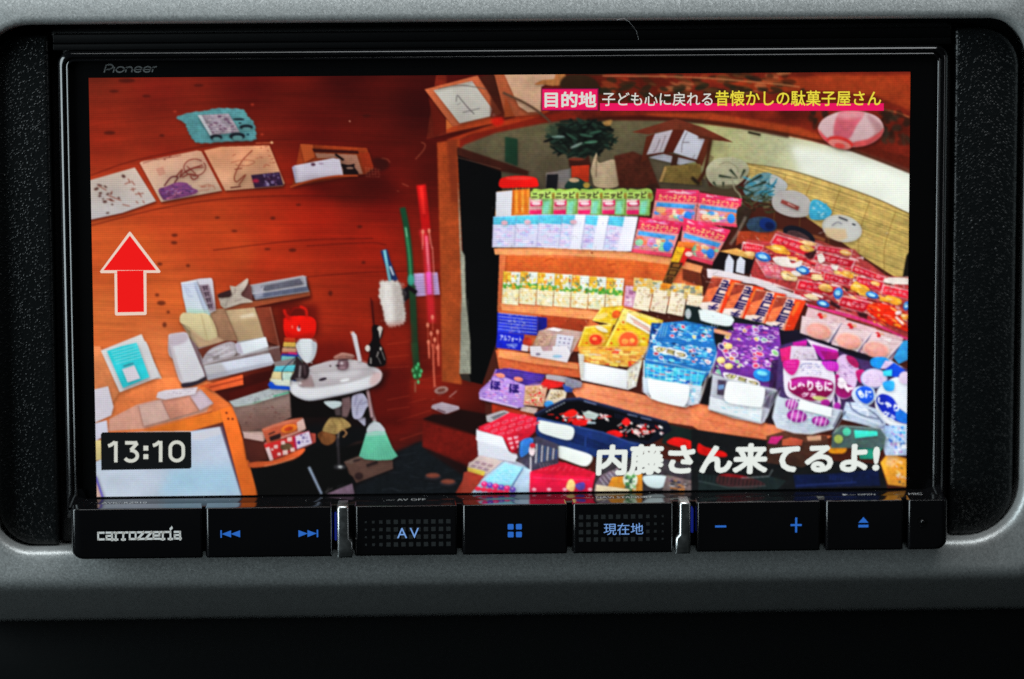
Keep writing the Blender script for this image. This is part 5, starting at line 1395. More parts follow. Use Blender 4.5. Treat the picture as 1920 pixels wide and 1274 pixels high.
    for k in range(6):
        speck([(140 + k * 10, 980 + k * 22), (330 - k * 8, 1010 + k * 22), (320 - k * 8, 1030 + k * 22), (130 + k * 6, 1000 + k * 22)], 10, [(60, 170, 216), (206, 216, 226), (90, 150, 200)], (.08, .2), 1.4, 77 + k, a=.8)
    for k in range(6):
        ell(90 + k * 44, 1130 + k * 8, 26, 22, (206, 40, 110) if k % 2 == 0 else (90, 60, 160), tex=.3)
        ell(60 + k * 46, 1175 + k * 4, 26, 18, (214, 40, 70), tex=.3)
    line([(350, 1000), (240, 1160)], 9, (60, 90, 140), a=.8)
    # wire rack
    for k in range(9):
        line([(330 + k * 34, 780 + k * 10), (310 + k * 36, 940 + k * 8)], 8, (190, 194, 200) if k % 2 else (60, 90, 130), a=.8)
    ell(370, 820, 36, 40, (60, 140, 206), tex=.3)
    ell(430, 830, 26, 34, (206, 70, 90), tex=.3)
    poly([(440, 850), (500, 850), (510, 1000), (450, 1010)], (196, 190, 180), tex=.3)
    # crimson box
    poly([(430, 1020), (600, 950), (700, 960), (940, 1060), (920, 1200), (420, 1200)], (214, 26, 64), tex=.1)
    poly([(430, 1010), (600, 930), (700, 960), (940, 1060), (900, 1090), (440, 1040)], (196, 30, 60), a=.7, tex=.2)
    for k in range(8):
        line([(480 + k * 52, 990 + k * 6), (520 + k * 52, 960 + k * 8)], 7, (226, 110, 120), a=.6)
    blob([(700, 1170), (720, 1110), (760, 1110), (780, 1160), (760, 1200)], (222, 180, 110), tex=.3)
    blob([(790, 1150), (850, 1120), (860, 1170), (830, 1190)], (70, 60, 130), tex=.3)
    for k in range(6):
        line([(415 + k * 2, 930 + k * 40), (425, 960 + k * 42)], 12, (206, 200, 206), a=.7)
    # dark baskets behind the caption
    poly([(1540, 640), (1757, 690), (1757, 860), (1500, 800)], (22, 36, 34), tex=.2)
    poly([(960, 900), (1310, 880), (1757, 980), (1757, 1200), (940, 1200)], (60, 56, 62), tex=.3)
    poly([(950, 1140), (1000, 1060), (1140, 1000), (1140, 1200), (940, 1200)], (110, 96, 110), tex=.4)
    for k in range(6):
        line([(990 + k * 26, 1090 - k * 16), (1040 + k * 22, 1160 - k * 26)], 8, (200, 200, 210), a=.6)
    poly([(1090, 1080), (1340, 1050), (1340, 1200), (1040, 1190)], (216, 140, 44), tex=.25)
    ell(1240, 1100, 60, 70, (206, 220, 200), tex=.3)
    speck([(1190, 1050), (1300, 1050), (1290, 1200), (1190, 1200)], 34, [(70, 130, 70), (40, 70, 60), (214, 226, 206), (120, 180, 120)], (.15, .35), .6, 79)
    poly([(960, 1140), (1240, 1180), (1230, 1200), (950, 1200)], (222, 206, 170), tex=.2)
    blob([(1350, 1070), (1540, 1070), (1540, 1130), (1480, 1170), (1380, 1150)], (196, 216, 220), tex=.04)
    poly([(1540, 1060), (1757, 1110), (1757, 1200), (1500, 1200)], (110, 96, 96), tex=.4)
    speck([(1560, 1090), (1750, 1130), (1750, 1200), (1540, 1190)], 20, [(40, 40, 80), (206, 206, 216), (190, 120, 60), (30, 30, 40)], (.1, .25), .7, 82)
    blob([(1540, 790), (1620, 750), (1757, 790), (1757, 850), (1600, 820)], (206, 26, 24), tex=.2)
    frame('L')
    poly([(-60, 680), (0, 690), (560, 780), (860, 760), (880, 930), (1500, 970), (1560, 1180), (-60, 1200), (-60, 900)], (22, 24, 26), tex=.3)
    blob([(0, 800), (60, 830), (210, 870), (230, 910), (120, 910), (0, 880)], (196, 22, 20), tex=.2)
    blob([(160, 1070), (250, 1050), (420, 1080), (550, 1140), (400, 1170), (170, 1140)], (110, 18, 24), tex=.3)
    poly([(0, 1050), (350, 1085), (580, 1070), (720, 1110), (640, 1190), (0, 1190)], (34, 52, 52), a=.6, tex=.3)
    for k in range(18):
        line([(20 + k * 32, 1040 + k * 5), (10 + k * 32, 1110 + k * 4)], 8, (20, 24, 26), a=.8)
    line([(0, 1110), (250, 1165), (560, 1150)], 9, (70, 84, 84), a=.7)
    line([(350, 1085), (580, 1072), (612, 1016)], 6, (150, 160, 160), a=.8)
    poly([(780, 1060), (1100, 1050), (1480, 1010), (1500, 1150), (800, 1170)], (16, 26, 60), tex=.3)
    for k in range(9):
        line([(1090 + k * 22, 1060 + k * 2), (1084 + k * 22, 1100 + k * 2)], 6, (36, 56, 116), a=.7)
    line([(800, 1150), (960, 1140), (1300, 1120)], 7, (50, 70, 150), a=.8, blur=.6)
    # translucent toy boxes, pink and teal
    poly([(560, 740), (740, 690), (1060, 740), (1080, 860), (860, 1000), (560, 960)], (72, 46, 36), a=.9, tex=.25)
    poly([(570, 800), (600, 745), (700, 740), (640, 810)], (176, 40, 110), tex=.15)
    poly([(690, 770), (760, 750), (860, 770), (850, 820), (690, 820)], (170, 84, 62), tex=.2)
    poly([(890, 740), (1010, 735), (1010, 775), (900, 780)], (206, 160, 130), a=.9)
    blob([(1070, 840), (1130, 800), (1220, 820), (1200, 880), (1090, 880)], (214, 140, 30), tex=.2, blur=.8)
    poly([(1100, 720), (1170, 650), (1500, 670), (1540, 740), (1530, 800), (1100, 800)], (76, 92, 92), tex=.2)
    line([(1100, 720), (1170, 655), (1500, 672), (1540, 740)], 8, (120, 136, 134), a=.8)
    poly([(1280, 690), (1470, 705), (1470, 740), (1290, 765)], (60, 190, 170), tex=.08)
    poly([(1300, 770), (1510, 760), (1520, 840), (1440, 930), (1330, 930)], (36, 140, 120), tex=.15)
    ell(1220, 705, 34, 34, (70, 170, 140))
    ell(1150, 765, 38, 38, (130, 150, 70))
    poly([(1500, 960), (1560, 880), (1730, 930), (1730, 1160), (1560, 1140)], (216, 146, 50), tex=.25)
    poly([(1560, 900), (1660, 920), (1600, 1000), (1540, 980)], (220, 176, 130), a=.8, blur=2)
    speck([(1600, 930), (1720, 950), (1720, 1150), (1620, 1130)], 20, [(206, 190, 180), (60, 60, 66), (206, 110, 30), (230, 190, 120)], (.1, .25), .5, 83, a=.8)


def swirls(q, n, pal, size, seed):
    """little printed sweets: white rim, coloured heart, dark fleck"""
    r = np.random.default_rng(seed)
    f = quad_map(q)
    sh, SHADOW[0] = SHADOW[0], False
    for i in range(n):
        x, y = f([(r.uniform(.04, .96), r.uniform(.04, .96))])[0]
        s = r.uniform(*size)
        a = r.uniform(-10, 50)
        e = r.uniform(.45, .8)
        ell(x, y, s, s * e, (236, 232, 236), rot=a, a=.94)
        ell(x, y, s * .74, s * e * .68, pal[r.integers(len(pal))], rot=a, a=.96)
        if r.random() < .6:
            line([(x - s * .4, y), (x + s * .4, y + s * .2)], s * .2, pal[r.integers(len(pal))], a=.9)
    SHADOW[0] = sh


def outlined(q, s, fill, edge, halo, bold=.05):
    f = quad_map(q)
    sh, SHADOW[0] = SHADOW[0], False
    blob(f([(-.05, .2), (.1, -.1), (.5, -.12), (.9, -.08), (1.05, .4), (1.0, 1.05), (.5, 1.12), (.02, 1.08)]), halo, a=.96)
    qtext(q, s, (-.01, -.02, 1.01, 1.02), edge, bold=bold + .05)
    qtext(q, s, (.03, .05, .97, .95), fill, bold=bold)
    SHADOW[0] = sh


def paint_basin():
    frame('Q1')
    for pts, c, a, b in (([(380, 240), (1300, 120), (1900, 60), (1900, 700), (1500, 660), (900, 520), (560, 560)], (140, 28, 13), .75, 10),
                         ([(640, 330), (1000, 300), (1300, 380), (1200, 520), (900, 520), (640, 600)], (104, 18, 11), .8, 9),
                         ([(1540, 640), (1900, 560), (1900, 1300), (1420, 1300), (1340, 930), (1520, 840)], (92, 15, 10), .85, 8),
                         ([(1520, 660), (1640, 680), (1560, 900), (1400, 960)], (42, 8, 7), .8, 6)):
        poly(pts, c, a=a, blur=b)
    for y0, y1 in ((330, 296), (500, 470), (640, 622), (1070, 1010), (1200, 1160)):
        line([(1600, y0), (1900, y1)], 8, (206, 74, 44), a=.45, blur=.8)
    # underside in darkness, trap, towels, broom stick
    poly([(310, 900), (1340, 900), (1360, 1010), (1420, 1300), (330, 1300)], (11, 8, 8), blur=1)
    blob([(760, 1095), (830, 1080), (990, 1090), (985, 1150), (900, 1185), (835, 1165)], (190, 206, 208), tex=.06)
    poly([(900, 1185), (985, 1160), (990, 1274), (920, 1274)], (70, 58, 60), blur=1)
    poly([(1000, 1050), (1110, 1020), (1130, 1150), (1075, 1290), (1000, 1290)], (112, 86, 88), tex=.15, blur=1)
    blob([(1130, 1050), (1190, 990), (1280, 980), (1340, 1060), (1390, 1130), (1330, 1170), (1260, 1300), (1150, 1300)], (172, 172, 196), tex=.08)
    for a in ([(1270, 1060), (1210, 1160), (1200, 1274)], [(1340, 1090), (1250, 1130)], [(1200, 1010), (1170, 1150)]):
        line(a, 16, (104, 102, 130), curve=True, a=.7, blur=1)
    line([(1335, 900), (1400, 1300)], 40, (172, 142, 146), blur=.6)
    line([(1322, 900), (1384, 1300)], 10, (90, 64, 66), a=.7, blur=.6)
    # basin body
    out = [(292, 862), (330, 812), (430, 820), (560, 700), (585, 625), (880, 548), (1100, 530), (1262, 562), (1450, 642), (1522, 690), (1532, 750), (1500, 830), (1400, 898), (1200, 960), (900, 1022), (700, 1062), (540, 1076), (385, 1022), (310, 945)]
    poly(smooth(np.array(out) + [6, 18], n=4), (18, 6, 6), a=.6, blur=3)
    blob(out, (204, 203, 208), tex=.03)
    blob([(590, 635), (880, 556), (1100, 540), (1250, 572), (1390, 640), (1150, 664), (850, 690), (640, 712)], (190, 183, 186), blur=1.2)
    blob([(470, 880), (430, 830), (545, 780), (570, 722), (700, 706), (1000, 672), (1300, 662), (1440, 690), (1300, 772), (1050, 832), (800, 872), (620, 896)], (184, 178, 182), blur=1.6)
    blob([(430, 850), (470, 810), (570, 760), (620, 892), (520, 900)], (156, 132, 132), blur=1.6)
    line([(585, 740), (630, 890)], 16, (140, 112, 112), a=.8, blur=1)
    blob([(700, 715), (1000, 684), (1260, 680), (1180, 740), (950, 780), (760, 760)], (202, 200, 204), a=.8, blur=3)
    blob([(306, 870), (400, 862), (480, 908), (800, 896), (1150, 826), (1420, 736), (1522, 704), (1512, 800), (1400, 886), (1150, 960), (880, 1014), (560, 1068), (392, 1012), (320, 940)], (218, 220, 224), blur=1.2)
    blob([(400, 1000), (560, 1048), (900, 1000), (1200, 936), (1400, 880), (1180, 962), (900, 1022), (560, 1076)], (160, 164, 176), a=.7, blur=2)
    blob([(1400, 730), (1524, 700), (1530, 760), (1480, 840), (1380, 880)], (196, 146, 142), a=.55, blur=3)
    line([(500, 900), (800, 886), (1150, 816), (1420, 726)], 7, (240, 242, 244), curve=True, a=.8, blur=1)
    ell(748, 793, 54, 18, (34, 22, 34), rot=-14)
    ell(848, 616, 13, 11, (70, 52, 54))
    ell(1040, 806, 66, 20, (240, 244, 246), rot=-12, a=.85, blur=1.5)
    # tap
    blob([(940, 640), (960, 545), (1075, 540), (1090, 630), (1035, 672), (960, 664)], (122, 92, 100), tex=.25)
    blob([(885, 512), (960, 470), (1010, 440), (1140, 462), (1176, 490), (1120, 528), (1050, 522), (960, 534)], (142, 96, 86), tex=.25)
    line([(900, 500), (1005, 455), (1150, 478)], 20, (198, 150, 134), curve=True, a=.9, blur=1)
    line([(950, 535), (1090, 530)], 16, (52, 36, 44), a=.9, blur=.8)
    ell(1000, 580, 22, 18, (206, 196, 202), blur=1)
    ell(945, 612, 28, 12, (40, 28, 34), blur=.8)
    ell(1010, 640, 40, 16, (170, 140, 150), blur=1, a=.8)
    line([(1068, 560), (1070, 640)], 12, (70, 46, 56), a=.8, blur=.8)
    # rod and clips on the wall
    poly([(1112, 165), (1150, 158), (1196, 202), (1266, 556), (1214, 556), (1140, 222)], (204, 202, 208), tex=.04)
    ell(1128, 170, 16, 14, (216, 120, 90))
    line([(1400, -250), (1430, 110)], 20, (58, 10, 9), blur=.8)
    blob([(1405, 90), (1480, 80), (1540, 120), (1530, 230), (1500, 290), (1560, 420), (1590, 560), (1540, 620), (1350, 610), (1370, 440), (1310, 400), (1400, 270)], (13, 10, 12), blur=.6)
    ell(1506, 122, 34, 34, (200, 194, 186))
    poly([(1488, 140), (1534, 140), (1504, 262)], (196, 190, 182))
    ell(1344, 382, 34, 44, (204, 198, 190))
    ell(1516, 390, 13, 25, (196, 190, 182))
    for a, w in (([(1486, 424), (1464, 500)], 15), ([(1530, 420), (1572, 540)], 9), ([(1386, 506), (1384, 586)], 19), ([(1480, 500), (1520, 590)], 7)):
        line(a, w, (176, 170, 164), a=.9)
    # coloured books
    for pts, c in (([(240, 238), (375, 246), (378, 300), (230, 300)], (190, 56, 28)), ([(230, 300), (385, 310), (388, 362), (220, 356)], (212, 172, 74)), ([(215, 366), (390, 378), (402, 432), (203, 430)], (196, 142, 110)),
                   ([(296, 430), (412, 440), (405, 468), (286, 456)], (206, 40, 100)), ([(203, 452), (416, 470), (392, 494), (216, 484)], (36, 46, 150)), ([(206, 484), (392, 492), (330, 566), (196, 544)], (108, 178, 178)),
                   ([(96, 566), (300, 524), (392, 506), (330, 620), (118, 642)], (132, 124, 124)), ([(118, 622), (384, 602), (352, 694), (98, 682)], (84, 184, 198)), ([(88, 690), (350, 700), (304, 804), (56, 792)], (208, 192, 140)),
                   ([(220, 704), (346, 704), (304, 864), (208, 834)], (186, 214, 200)), ([(56, 790), (312, 802), (312, 884), (116, 880)], (202, 210, 192)), ([(18, 866), (58, 816), (118, 872), (312, 892), (312, 934), (58, 922)], (18, 70, 192))):
        poly(pts, c, tex=.14)
    line([(392, 500), (240, 640), (205, 720), (212, 810)], 12, (26, 40, 60), curve=True, a=.85)
    line([(216, 372), (388, 380)], 6, (40, 30, 30), a=.8)
    # dark pump bottle and white cup
    blob([(400, 490), (450, 560), (560, 620), (548, 770), (430, 806), (318, 790), (372, 680)], (40, 28, 32), tex=.2)
    line([(452, 610), (438, 770)], 22, (176, 166, 172), a=.85, blur=1.2)
    line([(500, 600), (516, 740)], 16, (96, 74, 80), a=.85, blur=1.2)
    ell(440, 790, 60, 10, (186, 178, 184), a=.7, blur=1)
    ell(448, 846, 20, 12, (240, 240, 244), blur=1)
    blob([(395, 330), (430, 292), (450, 262), (520, 254), (592, 260), (622, 290), (666, 320), (660, 430), (620, 530), (560, 576), (505, 560), (440, 480), (404, 400)], (212, 220, 224), tex=.03)
    blob([(600, 290), (664, 322), (658, 430), (618, 528), (566, 570), (610, 450)], (160, 168, 178), a=.7, blur=2.5)
    blob([(398, 332), (430, 300), (450, 420), (500, 540), (440, 478)], (170, 172, 178), a=.6, blur=2.5)
    line([(430, 296), (610, 292)], 8, (180, 184, 190), a=.7, blur=.8)
    ell(600, 575, 14, 12, (150, 140, 140))


def paint_holder():
    frame('Q2')
    # scarlet bottle
    poly([(1130, 380), (1520, 380), (1540, 700), (1170, 720)], (96, 14, 9), a=.8, blur=8)
    blob([(1180, 570), (1196, 512), (1300, 496), (1440, 500), (1500, 550), (1494, 670), (1440, 722), (1300, 716), (1210, 708), (1184, 650)], (236, 20, 10))
    blob([(1200, 640), (1300, 690), (1480, 660), (1440, 722), (1300, 718), (1210, 708)], (176, 10, 8), a=.7, blur=3)
    line([(1185, 430), (1200, 480), (1240, 520)], 30, (206, 24, 14), curve=True, blur=1)
    line([(1340, 400), (1400, 430), (1412, 500)], 26, (214, 26, 14), curve=True, blur=1)
    ell(1330, 622, 18, 26, (216, 190, 196))
    ell(1334, 604, 8, 22, (110, 20, 30))
    ell(1266, 604, 8, 18, (250, 110, 90), blur=.8)
    # wall shelf with clear boxes
    poly([(540, 440), (1450, 275), (1470, 330), (700, 520)], (76, 14, 9), a=.7, blur=4)
    poly([(556, 446), (870, 362), (1440, 258), (1444, 292), (640, 456)], (156, 74, 44), tex=.12)
    line([(556, 440), (870, 360), (1440, 256)], 7, (206, 120, 76), a=.7, blur=.6)
    poly([(846, 190), (1380, 94), (1404, 190), (1436, 250), (900, 334), (860, 262)], (150, 150, 158), tex=.1)
    poly([(940, 206), (1340, 122), (1376, 178), (1000, 246)], (92, 92, 106), tex=.3)
    poly([(870, 282), (1410, 200), (1430, 246), (906, 328)], (88, 94, 116), tex=.3)
    for a, w in (([(846, 192), (1380, 96)], 9), ([(1000, 258), (1410, 192)], 8), ([(868, 272), (1000, 256)], 12), ([(900, 330), (1434, 250)], 6), ([(1380, 96), (1404, 190)], 9), ([(980, 200), (960, 250)], 14)):
        line(a, w, (214, 214, 222), a=.75, blur=.8)
    poly([(870, 200), (960, 184), (975, 300), (900, 326)], (176, 176, 190), a=.7, blur=2)
    poly([(756, 296), (832, 176), (858, 200), (872, 346)], (104, 62, 60), tex=.2)
    blob([(548, 380), (570, 326), (640, 312), (680, 290), (652, 212), (740, 200), (780, 150), (822, 122), (826, 160), (790, 230), (756, 290), (874, 352), (760, 372), (640, 410), (590, 420)], (190, 178, 164), tex=.2)
    poly([(536, 272), (650, 234), (664, 290), (556, 314)], (54, 32, 34), tex=.2)
    for a in ([(600, 400), (620, 340)], [(690, 350), (760, 330)], [(700, 220), (690, 280)]):
        line(a, 9, (110, 92, 90), a=.6, blur=.8)
    # leaflets and craft papers in the holder
    poly([(898, 414), (1050, 404), (1140, 800), (1000, 740)], (126, 54, 36), tex=.15)
    line([(1046, 404), (1138, 800)], 9, (190, 140, 120), a=.5, blur=.8)
    poly([(300, 690), (600, 660), (720, 740), (560, 770), (330, 810)], (182, 146, 116), tex=.15)
    poly([(590, 440), (890, 410), (984, 706), (720, 750)], (190, 164, 126), tex=.1)
    poly([(600, 560), (930, 520), (984, 706), (720, 750)], (172, 142, 106), a=.6, blur=3)
    poly([(740, 496), (880, 462), (900, 500), (760, 520)], (226, 212, 184), a=.85, blur=2)
    poly([(440, 430), (590, 420), (722, 736), (540, 740)], (160, 118, 90), tex=.15)
    line([(592, 430), (720, 736)], 9, (112, 78, 58), a=.8, blur=.8)
    poly([(320, 128), (464, 118), (476, 150), (506, 440), (444, 470)], (204, 200, 210), tex=.03)
    poly([(338, 190), (432, 180), (502, 432), (450, 446)], (138, 118, 132), tex=.2)
    for k in range(4):
        x, y = 370 + k * 16, 200 + k * 60
        line([(x, y + 8), (x + 54, y)], 11, (56, 40, 52), a=.9)
        line([(x + 12, y), (x + 22, y + 44)], 12, (56, 40, 52), a=.9)
        line([(x + 42, y + 4), (x + 50, y + 40)], 10, (56, 40, 52), a=.9)
        line([(x + 16, y + 26), (x + 50, y + 22)], 9, (56, 40, 52), a=.8)
    poly([(158, 166), (310, 150), (446, 486), (216, 460), (182, 300)], (188, 196, 216), col2=(212, 226, 230), gdir=(0, 1))
    line([(160, 168), (312, 152)], 16, (230, 230, 236), a=.9)
    for a in ([(196, 200), (230, 290), (280, 300)], [(220, 210), (250, 270)]):
        line(a, 9, (140, 150, 190), curve=True, a=.6, blur=1)
    poly([(282, 160), (312, 154), (446, 480), (400, 476)], (170, 182, 208), a=.8, blur=1)
    line([(300, 200), (372, 400), (400, 470)], 7, (110, 120, 140), a=.6, blur=.6)
    poly([(212, 420), (430, 440), (446, 488), (226, 480)], (166, 208, 180), a=.7, blur=3)
    blob([(150, 556), (170, 470), (300, 470), (440, 490), (520, 692), (420, 742), (300, 680), (230, 600)], (208, 194, 148), tex=.06)
    for a in ([(360, 480), (420, 730)], [(440, 490), (515, 690)], [(240, 600), (300, 740)]):
        line(a, 9, (160, 140, 96), a=.7, blur=1)
    poly([(240, 610), (420, 740), (520, 700), (600, 750), (330, 806)], (190, 158, 124), a=.8, blur=2)
    # clear tray, bag and white box
    poly([(328, 826), (600, 742), (720, 744), (700, 800), (380, 930)], (108, 48, 34), tex=.15)
    poly([(1020, 790), (1140, 800), (1160, 960), (1080, 976), (1040, 880)], (104, 72, 68), tex=.2)
    blob([(372, 930), (450, 826), (620, 756), (700, 772), (700, 880), (560, 930), (400, 978)], (166, 158, 164), tex=.25)
    for a in ([(430, 860), (520, 820), (600, 800)], [(420, 940), (560, 900), (690, 850)], [(480, 900), (640, 800)]):
        line(a, 12, (226, 226, 234), curve=True, a=.75, blur=1.4)
    poly([(470, 900), (540, 880), (540, 920), (480, 940)], (110, 98, 98), a=.7, blur=1.5)
    poly([(700, 772), (1002, 704), (1030, 802), (770, 878), (720, 860)], (222, 230, 236), tex=.02)
    poly([(700, 772), (745, 764), (780, 876), (720, 862)], (186, 176, 196), a=.9, blur=1)
    poly([(388, 990), (1044, 866), (1086, 962), (1060, 985), (424, 1132)], (206, 212, 226), tex=.05)
    poly([(388, 990), (560, 960), (640, 1080), (424, 1132)], (172, 166, 166), a=.7, blur=3)
    poly([(400, 1080), (1080, 950), (1080, 980), (430, 1136)], (150, 150, 164), a=.6, blur=2)
    line([(378, 984), (1140, 802)], 11, (146, 132, 132), a=.85, blur=.8)
    line([(378, 976), (1140, 794)], 5, (232, 232, 236), a=.7, blur=.6)
    poly([(220, 690), (300, 770), (410, 1096), (384, 1124), (280, 850)], (132, 104, 112), tex=.1)
    # towel roll
    blob([(36, 720), (60, 680), (130, 664), (210, 662), (250, 740), (330, 930), (392, 1104), (280, 1150), (170, 1166), (110, 1040)], (212, 212, 218), tex=.03)
    blob([(36, 720), (70, 674), (200, 664), (230, 720), (170, 770), (70, 790)], (194, 180, 192), a=.9, blur=2)
    blob([(36, 720), (70, 800), (150, 1060), (176, 1160), (110, 1050)], (170, 150, 154), a=.7, blur=3)
    blob([(168, 1168), (300, 1146), (396, 1100), (408, 1124), (320, 1176), (184, 1206)], (44, 36, 46), blur=.8)
    # orange ledge
    poly([(380, 1190), (772, 1078), (780, 1180), (480, 1246)], (222, 92, 46), tex=.1)
    line([(440, 1206), (776, 1122)], 10, (122, 34, 18), a=.9, blur=.6)


def paint_cartons():
    frame('Q3')
    poly([(300, 900), (700, 830), (850, 740), (1000, 680), (1240, 690), (1480, 640), (1440, 790), (1260, 860), (1340, 1060), (1300, 1240), (310, 1240)], (9, 9, 9), blur=3)
    poly([(0, 100), (430, -40), (440, 60), (0, 200)], (70, 14, 10), blur=1)
    poly([(20, 220), (470, 60), (662, 82), (690, 364), (420, 480), (150, 526)], (140, 122, 114), col2=(112, 78, 70), gdir=(0, 1), tex=.14)
    poly([(0, 196), (440, 54), (660, 66), (648, 112), (350, 196), (60, 256)], (164, 172, 174), tex=.15)
    line([(80, 250), (240, 226), (350, 190), (480, 140), (560, 120)], 11, (176, 206, 190), curve=True, a=.8, blur=.8)
    line([(484, 140), (662, 94)], 13, (56, 168, 118), blur=.6)
    line([(260, 214), (350, 190)], 10, (70, 140, 100), a=.7, blur=.8)
    speck([(160, 150), (620, 90), (640, 180), (240, 260)], 50, [(60, 56, 60), (90, 80, 84), (120, 110, 112)], (.015, .05), 1.6, 301, a=.6)
    speck([(130, 280), (660, 220), (670, 350), (180, 500)], 26, [(96, 40, 36), (80, 50, 48), (160, 130, 122)], (.02, .06), 1, 302, a=.55)
    poly([(160, 596), (380, 640), (414, 830), (222, 862)], (74, 32, 26), blur=.8)
    poly([(150, 530), (366, 560), (376, 634), (162, 596)], (192, 162, 156), tex=.06)
    poly([(356, 500), (480, 452), (640, 400), (800, 366), (842, 492), (720, 546), (420, 666)], (188, 86, 58), tex=.15)
    poly([(360, 496), (500, 440), (800, 366), (812, 392), (500, 470), (380, 520)], (206, 120, 92), a=.8, blur=1)
    poly([(438, 584), (560, 540), (568, 594), (452, 628)], (38, 22, 24))
    line([(430, 556), (500, 526)], 14, (60, 28, 26))
    ell(655, 492, 92, 46, (222, 112, 34), rot=-14, tex=.25)
    ell(650, 494, 50, 22, (176, 54, 26), rot=-14, tex=.3)
    poly([(738, 424), (812, 378), (838, 490), (752, 524)], (204, 168, 158), tex=.1)
    line([(560, 596), (830, 500)], 14, (214, 176, 166), a=.8, blur=.8)
    poly([(380, 664), (560, 618), (724, 570), (732, 720), (470, 834), (402, 730)], (192, 38, 38), tex=.15)
    ell(625, 690, 66, 42, (88, 66, 44), tex=.5)
    for x, y, w in ((590, 646, 22), (612, 752, 28), (692, 722, 24), (510, 690, 22), (660, 610, 26), (545, 770, 18), (470, 720, 14)):
        poly([(x - w, y - w * .8), (x + w, y - w), (x + w, y + w * .8), (x - w, y + w)], (222, 196, 190), a=.93)
    poly([(396, 704), (440, 690), (484, 830), (446, 844)], (208, 184, 184))
    poly([(704, 590), (740, 580), (752, 706), (722, 716)], (170, 30, 90))
    poly([(722, 572), (872, 520), (908, 650), (742, 712)], (208, 198, 216), tex=.04)
    line([(726, 570), (872, 518), (908, 650)], 8, (190, 60, 90), a=.85)
    ell(762, 644, 18, 20, (70, 44, 130))
    speck([(770, 560), (870, 530), (890, 640), (800, 670)], 22, [(90, 76, 130), (150, 140, 176), (120, 110, 150)], (.08, .24), .7, 303, a=.8)
    blob([(216, 872), (400, 850), (480, 840), (640, 790), (800, 712), (826, 732), (740, 806), (560, 866), (400, 906), (232, 916)], (206, 88, 44), tex=.15)
    line([(380, 902), (560, 866), (720, 806)], 8, (240, 170, 120), curve=True, a=.7, blur=.8)
    line([(870, 910), (1010, 1206)], 30, (130, 146, 166), taper=.8, blur=.5)
    poly([(1060, 1206), (1240, 1130), (1344, 1090), (1366, 1206)], (112, 90, 108), tex=.3)
    line([(1050, 1190), (1130, 1140)], 8, (110, 104, 104), a=.7, blur=.6)
    line([(1090, 1130), (1050, 1196)], 7, (90, 84, 84), a=.6, blur=.6)
    # cloth bag on the stand
    blob([(1020, 500), (1100, 372), (1180, 350), (1260, 390), (1330, 462), (1240, 494), (1170, 552), (1060, 532)], (150, 124, 74), tex=.3)
    blob([(1000, 600), (1040, 536), (1150, 566), (1146, 630), (1080, 672), (1010, 650)], (112, 68, 36), tex=.3, blur=.8)
    for a in ([(1120, 400), (1160, 470), (1150, 540)], [(1190, 370), (1240, 440), (1230, 480)], [(1080, 460), (1140, 480)]):
        line(a, 10, (92, 70, 38), curve=True, a=.6, blur=1)
    line([(1240, 500), (1286, 540), (1240, 586)], 14, (150, 112, 72), curve=True, a=.9)
    line([(1200, 520), (1190, 600)], 12, (170, 150, 130), a=.7, blur=.8)
    line([(1185, 600), (1200, 900)], 26, (44, 40, 44), blur=1)
    ell(1210, 910, 70, 26, (48, 48, 52), blur=1.6)
    ell(1212, 910, 26, 11, (214, 220, 220), blur=1)
    # box and broom
    poly([(1252, 856), (1440, 786), (1784, 838), (1790, 930), (1386, 1084), (1320, 960)], (84, 60, 52), tex=.15)
    poly([(1252, 856), (1440, 786), (1480, 800), (1330, 880)], (100, 80, 72), a=.9)
    poly([(1496, 880), (1620, 840), (1624, 872), (1504, 914)], (36, 26, 26))
    ell(1416, 1010, 46, 40, (42, 28, 28), blur=.8)
    ell(1392, 838, 46, 14, (44, 32, 32), rot=-12, blur=.8)
    blob([(1500, 520), (1540, 440), (1600, 424), (1650, 440), (1704, 515), (1640, 560), (1540, 560)], (182, 190, 196), tex=.08)
    skirt = [(1496, 540), (1600, 520), (1704, 524), (1780, 700), (1842, 790), (1772, 832), (1620, 838), (1480, 826), (1418, 792), (1460, 660)]
    poly(skirt, (92, 186, 152), tex=.1)
    for k in range(26):
        u = k / 25
        line([(1505 + u * 195, 545), (1428 + u * 400, 800 + 36 * math.sin(u * 3.14))], 7, (64, 146, 116) if k % 2 else (140, 220, 190), a=.5, blur=.5)
    poly([(1500, 530), (1700, 520), (1716, 560), (1490, 575)], (186, 200, 200), a=.6, blur=2)
    poly([(1480, 250), (1530, 300), (1560, 420), (1510, 440), (1490, 330)], (18, 14, 18), blur=.8)


